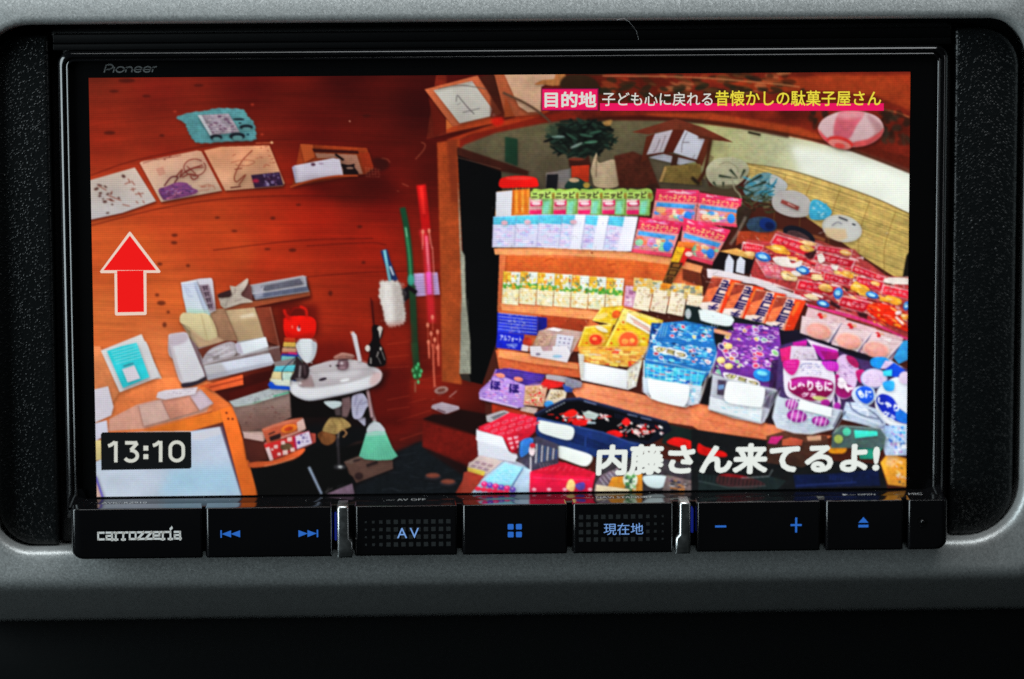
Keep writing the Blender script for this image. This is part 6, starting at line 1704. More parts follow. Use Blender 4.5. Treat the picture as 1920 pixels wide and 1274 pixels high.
def paint_tubs():
    frame('Q4')
    blues = [(70, 186, 232), (50, 146, 222), (150, 222, 240), (30, 76, 160), (232, 240, 244), (20, 36, 80), (100, 206, 234), (40, 110, 200), (200, 226, 240)]
    # blue tub: rear bag, front bag
    poly([(110, 420), (250, 150), (500, 130), (800, 190), (830, 400), (840, 520), (760, 690), (650, 840), (60, 760), (60, 520)], (40, 110, 176), tex=.15)
    q = [(310, 150), (800, 180), (810, 380), (290, 330)]
    speck(q, 150, blues, (.04, .14), .7, 501, round_=True)
    swirls(q, 12, [(206, 60, 90), (60, 60, 150), (222, 206, 130), (60, 170, 220)], (14, 30), 502)
    q = [(120, 330), (830, 430), (800, 640), (70, 560)]
    speck(q, 190, blues, (.03, .1), .8, 503, round_=True)
    swirls(q, 20, [(206, 60, 80), (30, 30, 60), (60, 170, 220), (130, 90, 150), (222, 190, 190)], (16, 38), 504)
    outlined([(160, 400), (500, 470), (490, 530), (170, 460)], 'グミっ', (236, 216, 120), (34, 30, 40), (236, 236, 232), bold=.04)
    q = [(60, 590), (720, 680), (660, 850), (60, 760)]
    poly(q, (70, 178, 212), tex=.2)
    speck(q, 90, [(30, 110, 200), (120, 214, 232), (226, 236, 240), (40, 150, 210), (20, 60, 150), (190, 110, 130)], (.04, .12), .8, 505)
    for k in range(9):
        line([(90 + k * 68, 590 + k * 12), (84 + k * 66, 770 + k * 10)], 8, (206, 228, 236), a=.75, blur=.4)
    poly([(28, 740), (90, 760), (680, 840), (636, 1030), (560, 1050), (40, 900)], (188, 202, 216), tex=.12)
    speck([(520, 850), (670, 840), (630, 1020), (500, 1040)], 20, [(120, 190, 220), (226, 234, 240), (150, 170, 200)], (.1, .3), .8, 506, a=.8)
    blob([(90, 780), (140, 764), (300, 790), (510, 826), (540, 860), (530, 960), (490, 1050), (420, 1056), (180, 996), (110, 930)], (226, 233, 236), tex=.02)
    for a, w in (([(20, 505), (70, 548), (400, 610), (700, 692), (778, 676)], 9), ([(46, 548), (30, 900), (110, 940)], 10), ([(836, 500), (760, 700), (640, 1034)], 11), ([(250, 150), (110, 380), (60, 520)], 9)):
        line(a, w, (196, 206, 214), a=.85, blur=.6)
    for k in range(3):
        line([(240 + k * 30, 180), (210 + k * 28, 310)], 7, (190, 200, 214), a=.7)
    # gap between tubs
    poly([(800, 260), (1010, 300), (900, 400), (880, 420), (820, 380)], (20, 22, 26), blur=1)
    poly([(660, 1030), (740, 760), (790, 720), (760, 1050)], (18, 16, 20), blur=1.4)
    # purple tub
    purp = [(166, 72, 190), (206, 116, 222), (236, 226, 240), (100, 60, 164), (130, 76, 200), (60, 30, 90), (216, 70, 136), (190, 140, 226), (232, 214, 236)]
    poly([(1010, 150), (1510, 200), (1530, 380), (1560, 560), (1430, 860), (900, 740), (830, 560), (840, 460)], (112, 54, 146), tex=.15)
    q = [(1010, 150), (1510, 200), (1500, 380), (900, 340)]
    speck(q, 130, purp, (.04, .13), .7, 511, round_=True)
    swirls(q, 16, [(216, 60, 100), (120, 190, 140), (226, 180, 90), (150, 60, 170), (90, 50, 150)], (18, 44), 512)
    q = [(860, 380), (1520, 400), (1450, 700), (840, 620)]
    speck(q, 190, purp, (.03, .1), .8, 513, round_=True)
    swirls(q, 26, [(216, 60, 100), (130, 190, 120), (232, 206, 120), (160, 70, 180), (60, 40, 110), (226, 140, 80)], (20, 56), 514)
    for x, y in ((960, 405), (880, 556), (965, 622)):
        ell(x, y, 46, 34, (228, 206, 120))
        ell(x - 6, y - 6, 26, 16, (240, 226, 160), blur=1)
    ell(1340, 720, 110, 70, (40, 130, 214), rot=10, tex=.15)
    ell(1330, 700, 60, 26, (120, 210, 240), rot=10, blur=1.5)
    poly([(1430, 560), (1560, 540), (1520, 880), (1400, 860)], (48, 26, 66), a=.8, tex=.3)
    outlined([(920, 690), (1290, 780), (1280, 840), (930, 750)], 'グミっ', (236, 222, 130), (34, 28, 36), (236, 234, 230), bold=.04)
    poly([(800, 720), (940, 760), (1360, 850), (1530, 890), (1340, 1236), (1300, 1240), (750, 1090)], (166, 170, 182), tex=.12)
    poly([(850, 770), (940, 780), (920, 940), (840, 930)], (74, 62, 84), tex=.4)
    poly([(850, 830), (920, 820), (915, 870), (850, 880)], (120, 160, 206), a=.8)
    poly([(1340, 880), (1500, 900), (1400, 1080), (1320, 1060)], (74, 66, 86), a=.8, tex=.3, blur=1)
    poly([(760, 950), (930, 1000), (1330, 1064), (1316, 1232), (758, 1086)], (204, 214, 220), tex=.08)
    speck([(780, 980), (1320, 1070), (1310, 1220), (770, 1080)], 34, [(110, 190, 216), (228, 236, 240), (176, 190, 206), (150, 206, 226)], (.04, .12), .7, 515, a=.75)
    blob([(950, 800), (1000, 786), (1180, 816), (1320, 842), (1362, 890), (1330, 1050), (1280, 1066), (1060, 1040), (930, 1000), (920, 900)], (227, 233, 234), tex=.02)
    for k in range(5):
        line([(1360 + k * 30, 880 + k * 6), (1320 + k * 12, 1180 - k * 70)], 6, (196, 204, 214), a=.6, blur=.5)
    for a, w in (([(796, 722), (900, 744), (1300, 836), (1530, 886)], 9), ([(800, 724), (750, 1084)], 11), ([(750, 1084), (1310, 1242), (1362, 1216)], 11), ([(1530, 886), (1340, 1232)], 11), ([(840, 460), (790, 690)], 8)):
        line(a, w, (204, 212, 220), a=.85, blur=.6)
    poly([(1420, 1120), (1540, 900), (1560, 940), (1450, 1260), (1380, 1250)], (26, 20, 30), a=.8, blur=2)
    # dark tray with card above the tubs
    poly([(500, 130), (640, 40), (660, 130), (960, 190), (1010, 180), (1020, 240), (790, 190)], (20, 34, 36), tex=.2)
    blob([(652, 60), (670, 18), (820, 34), (1010, 100), (1012, 150), (970, 188), (860, 176), (680, 130)], (212, 226, 226), tex=.02)
    for k in range(3):
        line([(790 + k * 30, 150 + k * 4), (780 + k * 30, 200)], 8, (190, 200, 206), a=.8)
    poly([(806, 214), (1000, 262), (990, 300), (806, 256)], (214, 150, 116), tex=.08)


def film(q, base, seed, biscuit=None):
    """a flat film packet: pale sealed rim, printed face, glints"""
    r = np.random.default_rng(seed)
    poly(q, (212, 166, 164), tex=.15, a=.9)
    qpoly(q, [(.04, .1), (.97, .12), (.96, .92), (.03, .9)], base, tex=.22, blur=.6)
    for j in range(5):
        u, v = .1 + .16 * j, .36 + r.uniform(-.06, .06)
        qpoly(q, [(u, v), (u + .11, v + .02), (u + .1, v + .26), (u - .01, v + .24)], (236, 176, 176), a=.6)
        qpoly(q, [(u + .02, v + .08), (u + .08, v + .1), (u + .08, v + .15), (u + .02, v + .13)], base, a=.8)
    if biscuit:
        e = quad_map(q)([biscuit])[0]
        w = np.linalg.norm(np.array(q[1]) - q[0]) * .17
        ell(e[0], e[1], w, w * .45, (216, 154, 76), rot=14, tex=.12)
        ell(e[0] - w * .15, e[1] - w * .1, w * .6, w * .2, (240, 200, 130), rot=14, a=.8, blur=.8)
    for k in range(5):
        u, v = r.uniform(0, .9, 2)
        f = quad_map(q)([(u, v), (u + r.uniform(.05, .2), v + r.uniform(-.1, .15))])
        line(f, r.uniform(3, 7), (250, 244, 242), a=.6, taper=.3)
    qpoly(q, [(0, .9), (1, .92), (1, 1), (0, 1)], (120, 70, 74), a=.5)


def paint_reds():
    frame('Q6')
    poly([(180, 100), (230, 16), (540, 116), (830, 158), (890, 240), (1066, 360), (1250, 372), (1250, 850), (1000, 720), (700, 620), (520, 570), (380, 480), (100, 370), (30, 340), (70, 215), (0, 180), (0, 80)], (166, 62, 62), tex=.3, blur=1)
    for q_, n_ in (([(200, 40), (880, 200), (860, 420), (60, 330)], 190), ([(500, 300), (1240, 400), (1240, 800), (420, 500)], 240)):
        speck(q_, n_, [(206, 40, 56), (236, 214, 210), (176, 24, 40), (222, 150, 146), (226, 176, 100), (96, 30, 36), (244, 236, 232), (206, 100, 100), (186, 30, 46)], (.03, .11), .55, 88 + n_, a=.9)
    reds = [(192, 28, 48), (206, 38, 56), (178, 24, 42)]
    for k, (q, b) in enumerate((([(540, 122), (812, 162), (800, 218), (528, 166)], (.82, .5)), ([(222, 36), (542, 130), (482, 224), (176, 112)], (.82, .4)), ([(545, 170), (836, 240), (806, 304), (500, 236)], None),
                                ([(812, 268), (1066, 368), (1046, 410), (796, 330)], None), ([(536, 258), (740, 300), (724, 374), (516, 306)], (.85, .6)), ([(596, 326), (806, 380), (784, 436), (584, 394)], None),
                                ([(846, 356), (1056, 402), (1032, 486), (826, 434)], (.7, .35)), ([(-10, 100), (136, 126), (112, 186), (-10, 176)], None), ([(62, 226), (404, 300), (384, 406), (150, 372)], (.74, .6)),
                                ([(396, 384), (726, 440), (652, 520), (374, 462)], (.7, .4)), ([(1046, 424), (1250, 468), (1250, 544), (1026, 506)], None), ([(726, 508), (966, 560), (904, 648), (694, 594)], None))):
        film(q, reds[k % 3] if k not in (4, 8) else (206, 96, 110), 800 + k, b)
    # biscuits, blue emblems, crumpled film between the packets
    for x, y, rx, ry, c in ((250, 160, 110, 40, (216, 144, 54)), (470, 112, 76, 22, (222, 176, 116)), (776, 346, 60, 30, (222, 152, 60)), (320, 366, 72, 36, (224, 190, 130)), (540, 372, 62, 26, (216, 184, 130)), (610, 442, 64, 24, (222, 164, 84)),
                            (860, 450, 84, 50, (218, 156, 54)), (1110, 546, 90, 36, (224, 150, 46)), (500, 520, 60, 26, (214, 190, 150)), (1205, 670, 40, 30, (222, 150, 60)), (30, 190, 44, 26, (214, 170, 110))):
        r = np.random.default_rng(int(x))
        th = np.linspace(0, 6.283, 11)[:-1]
        rj = r.uniform(.65, 1.05, 10)
        blob(np.stack([x + rx * rj * np.cos(th), y + ry * rj * np.sin(th) + rx * rj * np.cos(th) * .22], 1), c, tex=.3)
        ell(x - rx * .2, y - ry * .3, rx * .4, ry * .25, (246, 226, 176), a=.6, rot=12, blur=1)
    for x, y, rx, ry in ((128, 214, 62, 34), (430, 316, 54, 32), (700, 492, 36, 44), (960, 506, 50, 26), (586, 572, 50, 26), (1222, 588, 24, 36)):
        ell(x, y, rx, ry, (44, 110, 190), rot=16, tex=.2)
        ell(x - 4, y - 2, rx * .6, ry * .5, (130, 196, 230), rot=16, tex=.3)
        line([(x - rx * .4, y), (x + rx * .4, y + ry * .2)], 5, (236, 240, 244), a=.8)
    for pts in ([(200, 222), (310, 214), (346, 262), (424, 240), (400, 292), (260, 282)], [(540, 200), (580, 190), (600, 240), (560, 262)], [(640, 280), (700, 290), (680, 320)], [(340, 330), (380, 320), (420, 350), (380, 360)], [(1080, 372), (1240, 380), (1240, 424), (1060, 412)]):
        blob(pts, (216, 206, 196), tex=.2)
    for pts in ([(640, 540), (720, 590), (710, 616), (640, 580)], [(440, 190), (540, 160), (510, 230), (470, 230)], [(730, 430), (800, 470), (760, 480)], [(840, 630), (930, 650), (920, 690), (860, 670)]):
        poly(pts, (38, 16, 22), a=.85, blur=1)
    blob([(916, 604), (1000, 566), (1130, 600), (1184, 680), (1240, 780), (1150, 756), (1000, 686)], (222, 46, 20), tex=.2)
    r = np.random.default_rng(61)
    for k in range(26):
        ell(r.uniform(950, 1200), r.uniform(590, 740), r.uniform(8, 34), r.uniform(4, 12), [(240, 100, 40), (160, 20, 14), (240, 160, 50), (250, 200, 120)][r.integers(4)], rot=30, a=.75)
    line([(1140, 670), (1200, 730)], 20, (236, 216, 206), a=.9, blur=.6)
    ell(1160, 640, 26, 16, (230, 206, 206), rot=-20)
    crinkle([(60, 40), (540, 120), (1060, 370), (1240, 400), (1240, 820), (900, 660), (400, 480), (60, 340)], 330, 62, (4, 15), 1.3, a=.6)
    # pink-edged row of round wafers in clear film
    frame('Q5')
    poly([(60, 40), (260, 60), (470, 130), (700, 210), (1000, 310), (1000, 350), (700, 290), (300, 140), (90, 180)], (25, 21, 38), blur=1)
    for k, (q, cx, cy) in enumerate((([(262, -70), (566, -10), (470, 136), (246, 62)], 388, 46), ([(562, -4), (806, 58), (690, 206), (484, 150)], 618, 122), ([(800, 58), (1040, 128), (924, 256), (714, 212)], 828, 188))):
        poly(q, (208, 180, 184), tex=.12)
        speck(q, 26, [(226, 206, 208), (190, 160, 170), (232, 220, 220), (176, 140, 150)], (.08, .22), .5, 830 + k, a=.6)
        ell(cx, cy, 104, 64, (224, 180, 172), rot=12, blur=.8)
        ell(cx, cy + 2, 90, 54, (216, 146, 136), rot=12, tex=.1)
        ell(cx - 10, cy - 8, 60, 26, (226, 164, 152), rot=12, a=.7, blur=2)
        line([q[1], q[2]], 12, (84, 84, 120), a=.8, blur=.8)
        line([np.array(q[1]) - [14, 0], np.array(q[2]) - [14, 0]], 6, (236, 230, 236), a=.8, blur=.5)
        ell(cx + 20, cy - 104, 16, 13, (206, 36, 46))
    line([(300, -150), (560, -80), (800, -10), (1075, 112)], 13, (222, 56, 136), curve=True, a=.9, blur=.6)
    poly([(960, 250), (1030, 130), (1080, 130), (1080, 260), (1000, 300)], (50, 140, 206), tex=.25)


def paint_gummies():
    frame('Q5')
    poly([(90, 160), (300, 100), (700, 260), (1000, 320), (1080, 340), (1080, 800), (900, 770), (560, 650), (100, 560), (60, 480)], (70, 50, 96), tex=.2, blur=1)
    # rear bags
    poly([(296, 108), (540, 186), (524, 250), (338, 170)], (222, 204, 228), tex=.06)
    poly([(340, 150), (530, 194), (545, 262), (420, 268), (356, 200)], (188, 40, 176), tex=.12)
    poly([(400, 200), (540, 210), (545, 262), (440, 268)], (146, 20, 100), a=.8, tex=.2)
    poly([(194, 134), (300, 116), (296, 160), (188, 176)], (178, 30, 140), tex=.12)
    poly([(92, 184), (192, 158), (178, 264), (106, 284)], (208, 40, 112), tex=.2)
    poly([(180, 160), (352, 168), (386, 264), (168, 268)], (206, 192, 212), tex=.1)
    speck([(190, 200), (350, 196), (370, 262), (180, 262)], 50, [(120, 100, 120), (170, 150, 160), (150, 130, 110), (224, 214, 226)], (.03, .1), .9, 851, a=.75)
    # second bag at right
    blob([(530, 262), (600, 228), (690, 320), (684, 420), (640, 540), (560, 566), (506, 500), (520, 380)], (204, 174, 216), tex=.1)
    speck([(545, 280), (650, 290), (660, 400), (540, 400)], 54, [(150, 120, 170), (176, 146, 190), (224, 206, 230), (126, 100, 150)], (.05, .2), .35, 852, a=.7)
    blob([(600, 236), (660, 250), (694, 300), (680, 330), (620, 290)], (160, 30, 96), tex=.2)
    blob([(506, 400), (540, 380), (560, 440), (640, 470), (652, 520), (590, 560), (520, 520)], (150, 24, 110), tex=.2)
    for x, y, rx, ry, a in ((566, 450, 34, 36, 20), (600, 480, 14, 40, -30), (630, 486, 24, 12, 0), (560, 420, 26, 18, 10)):
        ell(x, y, rx, ry, (238, 226, 238), rot=a)
    # front bag
    blob([(140, 276), (280, 268), (420, 280), (500, 350), (516, 480), (470, 600), (300, 580), (150, 545), (120, 400)], (216, 210, 226), tex=.04)
    blob([(126, 276), (238, 268), (222, 350), (180, 384), (124, 330)], (194, 36, 132), tex=.1)
    blob([(416, 280), (526, 284), (534, 352), (460, 346), (430, 316)], (180, 42, 172), tex=.1)
    for k in range(12):
        ell(150 + (k % 4) * 18, 290 + (k // 4) * 28, 4, 3, (240, 180, 214), a=.8)
        ell(440 + (k % 4) * 22, 292 + (k // 4) * 18, 4, 3, (236, 180, 232), a=.8)
    speck([(246, 290), (420, 300), (410, 390), (240, 380)], 80, [(120, 124, 176), (96, 100, 156), (176, 170, 206), (150, 140, 150)], (.03, .09), .8, 853, a=.75)
    line([(250, 330), (270, 300), (340, 296)], 7, (90, 96, 150), curve=True, a=.8)
    blob([(158, 446), (190, 408), (300, 396), (420, 410), (494, 440), (494, 508), (440, 556), (336, 580), (230, 546), (166, 502)], (128, 16, 78), tex=.12)
    blob([(176, 430), (300, 400), (480, 440), (440, 470), (300, 450), (190, 470)], (196, 56, 176), a=.7, blur=3)
    qtext([(164, 420), (494, 432), (490, 512), (168, 500)], 'しゃりもに', (.0, .0, 1, 1), (242, 232, 242), bold=.05)
    qtext([(256, 512), (372, 520), (368, 560), (252, 550)], 'グミ', (0, 0, 1, 1), (240, 226, 236), bold=.05)
    ell(400, 562, 60, 18, (190, 202, 124), rot=8, a=.9)
    ell(440, 596, 36, 28, (156, 34, 136), tex=.1)
    ell(526, 600, 32, 56, (206, 186, 214), tex=.1)
    ell(522, 570, 14, 28, (66, 40, 96))
    ell(530, 622, 26, 30, (150, 40, 146), tex=.1)
    # mauve and blue bags
    blob([(672, 360), (720, 340), (764, 380), (752, 430), (700, 440)], (172, 28, 106), tex=.15)
    ell(812, 410, 104, 78, (150, 176, 226))
    ell(812, 408, 94, 68, (212, 192, 226), tex=.06)
    speck([(740, 366), (884, 366), (884, 450), (740, 450)], 60, [(170, 140, 196), (190, 166, 210), (150, 120, 180), (230, 214, 236)], (.03, .12), .5, 854, a=.75)
    blob([(788, 262), (850, 244), (910, 256), (920, 300), (860, 334), (792, 312)], (34, 134, 214), tex=.25)
    poly([(896, 334), (960, 288), (1052, 350), (984, 404), (900, 380)], (22, 78, 212), tex=.15)
    poly([(878, 350), (950, 340), (946, 392), (884, 390)], (64, 196, 228), tex=.15)
    poly([(900, 270), (960, 290), (900, 336), (860, 336)], (200, 176, 216), tex=.15)
    blob([(930, 420), (1000, 400), (1080, 440), (1080, 780), (900, 750), (826, 640), (836, 500)], (212, 220, 230), tex=.06)
    ell(1046, 404, 46, 48, (210, 190, 222), tex=.12)
    blob([(640, 520), (690, 470), (800, 480), (824, 560), (760, 620), (670, 590)], (186, 204, 228), tex=.1)
    blob([(672, 512), (720, 470), (790, 486), (806, 560), (756, 602), (700, 574)], (26, 84, 204), tex=.15)
    qtext([(684, 496), (796, 500), (790, 560), (690, 556)], 'もに', (0, 0, 1, 1), (236, 240, 246), bold=.06)
    blob([(880, 440), (960, 430), (960, 500), (900, 500)], (46, 150, 222), tex=.25)
    blob([(828, 576), (870, 528), (950, 556), (1004, 636), (1072, 690), (1064, 754), (960, 724), (870, 662)], (22, 44, 164), tex=.12)
    blob([(990, 640), (1072, 690), (1064, 750), (980, 720)], (34, 130, 222), a=.8, tex=.2)
    qtext([(842, 548), (1010, 620), (990, 690), (836, 610)], 'しゃり', (0, .0, 1, .75), (238, 242, 248), bold=.06)
    qtext([(880, 640), (980, 690), (966, 740), (876, 690)], 'グミ', (0, .1, 1, 1), (236, 240, 248), bold=.05)
    line([(822, 560), (830, 640), (880, 710), (960, 752), (1070, 770)], 7, (236, 240, 244), curve=True, a=.85)
    # crumpled film below
    poly([(596, 590), (680, 590), (826, 640), (904, 760), (860, 780), (640, 730), (576, 664)], (168, 184, 206), tex=.2)
    for a, c in (([(610, 610), (700, 640), (800, 660)], (240, 244, 248)), ([(640, 640), (720, 690), (850, 720)], (54, 60, 84)), ([(700, 600), (760, 660), (760, 700)], (236, 240, 246)), ([(600, 660), (700, 700), (860, 760)], (226, 232, 240)), ([(620, 580), (640, 640)], (40, 44, 66)),
                 ([(760, 640), (830, 690), (880, 750)], (40, 46, 70)), ([(690, 660), (780, 640)], (230, 236, 242))):
        line(a, 8, c, curve=True, a=.8, blur=.6)
    poly([(890, 766), (1080, 772), (1080, 900), (980, 900), (900, 850)], (150, 180, 216), tex=.25)
    speck([(900, 770), (1080, 776), (1080, 896), (980, 896)], 50, [(40, 110, 206), (226, 234, 242), (110, 170, 222), (180, 150, 190), (60, 180, 226)], (.06, .2), .9, 855, a=.8)
    for k in range(5):
        line([(960 + k * 30, 900), (990 + k * 24, 780)], 6, (220, 228, 238), a=.6)
    # clear tub
    poly([(72, 540), (130, 562), (330, 600), (566, 652), (500, 792), (330, 832), (200, 822), (70, 782), (34, 700)], (178, 190, 204), tex=.14)
    speck([(60, 640), (540, 680), (490, 790), (80, 770)], 60, [(214, 226, 234), (150, 166, 190), (130, 200, 222), (232, 238, 242), (170, 186, 204)], (.04, .13), .7, 856, a=.75)
    for x, y, rx, ry in ((182, 606, 48, 42), (222, 696, 76, 48), (402, 736, 68, 38)):
        ell(x, y, rx, ry, (140, 34, 134), rot=8, tex=.15)
        ell(x - 6, y - 4, rx * .6, ry * .55, (196, 96, 182), rot=8, a=.85, blur=1)
        for k in (-.5, .05, .6):
            line([(x + rx * k + 12, y - ry), (x + rx * k - 10, y + ry)], 8, (222, 226, 234), a=.9)
    poly([(246, 568), (492, 632), (484, 704), (232, 642)], (224, 233, 234), tex=.02)
    for a, w in (([(72, 540), (34, 700), (70, 784), (200, 824), (330, 834), (500, 794), (568, 652)], 8), ([(130, 562), (566, 652)], 6)):
        line(a, w, (216, 224, 230), a=.85, blur=.5)
    for a in ([(596, 660), (490, 836)], [(560, 660), (500, 780)], [(60, 520), (10, 640)]):
        line(a, 9, (34, 34, 50), a=.8, blur=.8)
    poly([(0, 700), (60, 520), (104, 470), (64, 560), (30, 720)], (22, 16, 26), a=.8, blur=1.4)
    for k in range(4):
        line([(10 + k * 20, 640 - k * 20), (40 + k * 18, 500)], 5, (190, 198, 208), a=.6)
    # toy boxes showing through the caption's corner
    poly([(500, 830), (570, 770), (860, 790), (900, 850), (890, 940), (480, 940)], (78, 98, 98), tex=.15)
    line([(500, 830), (570, 772), (860, 792), (900, 850)], 7, (130, 146, 144), a=.8)
    poly([(660, 804), (836, 812), (840, 846), (666, 866)], (64, 204, 180), tex=.06)
    ell(604, 816, 32, 32, (78, 180, 150))
    ell(540, 872, 34, 34, (140, 158, 84))


def paint_baskets():
    frame('Q7')
    # purple packets
    poly([(200, 70), (212, 44), (350, 50), (506, 82), (492, 118), (380, 150)], (72, 48, 142), tex=.25)
    for k in range(7):
        line([(215 + k * 6, 52 + k * 5), (340 + k * 8, 62 + k * 8), (500 - k * 8, 90 + k * 5)], 3, (150, 130, 206) if k % 2 else (40, 24, 96), curve=True, a=.6)
    poly([(95, 192), (160, 140), (204, 70), (388, 146), (380, 284), (340, 292), (100, 236)], (166, 134, 206), tex=.12)
    speck([(180, 80), (386, 140), (372, 282), (104, 220)], 120, [(196, 170, 220), (130, 84, 190), (224, 206, 228), (206, 120, 170), (96, 60, 160), (180, 140, 214)], (.03, .1), .6, 871, a=.75)
    for x, y in ((206, 148), (324, 168)):
        qtext([(x - 36, y - 34), (x + 30, y - 28), (x + 28, y + 32), (x - 38, y + 26)], 'ほ', (0, 0, 1, 1), (44, 26, 104), bold=.05)
    for x, y in ((232, 84), (346, 108)):
        ell(x, y, 30, 15, (226, 130, 110), tex=.3, rot=10)
    line([(98, 226), (342, 288)], 9, (216, 200, 228), a=.8, blur=.6)
    poly([(390, 150), (534, 140), (504, 282), (378, 272)], (206, 156, 132), tex=.1)
    speck([(396, 160), (524, 152), (498, 278), (384, 262)], 110, [(228, 206, 150), (150, 104, 60), (208, 36, 44), (240, 224, 190), (190, 50, 46), (176, 130, 80)], (.04, .12), .8, 872)
    poly([(486, 142), (520, 100), (644, 128), (600, 160), (540, 164)], (212, 40, 40), tex=.12)
    poly([(520, 78), (652, 94), (646, 130), (520, 106)], (158, 154, 158), tex=.1)
    poly([(548, 170), (654, 180), (644, 232), (560, 276), (520, 244)], (200, 186, 164), tex=.1)
    speck([(556, 178), (648, 186), (636, 228), (536, 240)], 70, [(214, 180, 120), (130, 92, 60), (234, 212, 160), (84, 66, 56)], (.05, .14), .8, 873)
    ell(540, 264, 28, 20, (60, 136, 206))
    poly([(650, 96), (752, 130), (744, 156), (660, 170), (640, 140)], (130, 130, 146), tex=.25)
    poly([(640, 150), (680, 160), (660, 190), (640, 186)], (50, 80, 160), tex=.2)
    # navy basket
    poly([(440, 330), (640, 232), (730, 224), (1292, 378), (1320, 430), (1180, 520), (860, 470), (470, 350)], (18, 22, 38))
    poly([(506, 328), (654, 252), (730, 246), (1252, 392), (1170, 498), (1000, 474), (700, 404), (480, 346)], (9, 9, 14))
    line([(450, 328), (640, 236), (730, 228), (1290, 380)], 13, (40, 48, 78), curve=False, a=.9)
    for k in range(7):
        line([(520 + k * 18, 316 - k * 9), (534 + k * 18, 309 - k * 9)], 6, (176, 180, 190), a=.85)
    for k in range(20):
        line([(960 + k * 15, 324 + k * 4), (962 + k * 15, 352 + k * 4)], 4, (44, 54, 96), a=.8)
    for a in ([(1036, 330), (1100, 344)], [(1120, 350), (1190, 366)], [(760, 246), (840, 268)]):
        line(a, 7, (150, 164, 196), a=.8, blur=.5)
    r = np.random.default_rng(91)
    for n, cx, cy, w, h in ((46, 690, 350, 130, 40), (14, 890, 350, 50, 20), (52, 1110, 430, 130, 46), (12, 960, 452, 56, 16)):
        for k in range(n):
            x, y = cx + r.normal() * w * .5, cy + r.normal() * h * .42 + (0)
            c = [(214, 26, 28), (226, 44, 34), (232, 206, 200), (180, 20, 28), (150, 140, 144), (236, 170, 166), (206, 200, 196), (244, 236, 232)][r.integers(8)]
            a = r.uniform(-.7, .9)
            ww, hh = r.uniform(12, 46), r.uniform(6, 18)
            ca, sa = math.cos(a), math.sin(a)
            poly([(x + u * ww * ca - v * hh * sa, y + u * ww * sa + v * hh * ca) for u, v in ((-.5, -.4), (.4, -.5), (.6, .4), (-.3, .5))], c, a=.94, tex=.15)
    blob([(640, 320), (690, 298), (720, 320), (690, 346), (640, 342)], (226, 34, 30), tex=.1)
    poly([(752, 322), (790, 306), (862, 330), (830, 366), (770, 352)], (166, 184, 178), tex=.25)
    blob([(690, 370), (780, 366), (770, 400), (700, 398)], (214, 28, 28), tex=.1)
    line([(780, 384), (836, 384)], 12, (176, 200, 214), a=.9)
    blob([(900, 446), (960, 430), (1010, 460), (980, 476), (910, 468)], (216, 26, 26), tex=.1)
    blob([(1000, 380), (1030, 352), (1056, 380), (1030, 404)], (222, 34, 32), tex=.1)
    poly([(464, 350), (700, 402), (880, 442), (1090, 520), (1090, 606), (850, 606), (500, 492), (458, 446)], (30, 54, 108), tex=.08)
    line([(464, 352), (700, 404), (880, 444), (1090, 522)], 10, (54, 78, 132), a=.9)
    for k in range(28):
        x, y = 690 + k * 13.6, 446 + k * 4.6
        line([(x, y), (x - 3, y + 62 - k * .5)], 6, (12, 20, 50), a=.9)
    line([(776, 462), (770, 540)], 12, (34, 60, 116))
    blob([(472, 382), (484, 368), (580, 386), (690, 412), (694, 470), (660, 494), (560, 470), (480, 438)], (216, 226, 222), tex=.02)
    blob([(582, 556), (606, 530), (700, 552), (810, 592), (796, 646), (752, 658), (660, 626), (594, 596)], (216, 226, 220), tex=.02)
    # red carton stack
    poly([(142, 344), (256, 304), (292, 318), (180, 384), (146, 376)], (164, 162, 166), tex=.08)
    poly([(170, 348), (256, 316), (276, 322), (190, 366)], (90, 90, 96), a=.8)
    poly([(84, 428), (292, 318), (464, 350), (444, 442), (306, 578), (246, 472)], (206, 34, 60), tex=.08)
    for i in range(3):
        for j in range(5):
            x, y = 150 + j * 56 + i * 44, 412 + i * 22 - j * 17
            ell(x, y, 24, 9, (234, 150, 160), rot=-26, a=.75)
            ell(x, y, 18, 5, (196, 40, 66), rot=-26, a=.9)
    for k in range(4):
        line([(110 + k * 56, 434 - k * 2 - k * 26 + k * 24), (290 + k * 44, 336 + k * 8)], 3, (140, 16, 40), a=.5)
    poly([(246, 472), (444, 442), (306, 578)], (186, 26, 52), tex=.1)
    for i in range(3):
        for j in range(2):
            poly([(276 + j * 40 + i * 10, 478 - j * 8 + i * 28), (306 + j * 40 + i * 6, 474 - j * 8 + i * 28), (306 + j * 36 + i * 6, 492 - j * 8 + i * 28), (280 + j * 38 + i * 10, 496 - j * 8 + i * 28)], (236, 200, 206), a=.75)
    poly([(80, 432), (246, 474), (290, 574), (344, 596), (324, 632), (92, 592), (90, 502), (78, 492)], (214, 220, 228), tex=.04)
    poly([(90, 502), (250, 540), (330, 600), (322, 632), (92, 592)], (190, 196, 210), a=.7, blur=2)
    speck([(100, 500), (280, 560), (300, 620), (100, 590)], 18, [(190, 200, 216), (230, 210, 216), (170, 200, 220)], (.05, .16), .5, 874, a=.6)
    # wire rack with small goods
    poly([(350, 500), (470, 470), (600, 520), (600, 640), (430, 690), (340, 620)], (70, 66, 84), tex=.3)
    blob([(360, 510), (400, 480), (440, 490), (420, 560), (360, 600)], (56, 120, 200), tex=.3)
    ell(432, 560, 20, 34, (226, 206, 210), tex=.2)
    ell(436, 528, 18, 16, (206, 40, 60))
    for k in range(8):
        line([(462 + k * 18, 516 + k * 5), (456 + k * 18, 640 - k * 4)], 7, (222, 226, 230) if k % 2 == 0 else (50, 90, 140), a=.9)
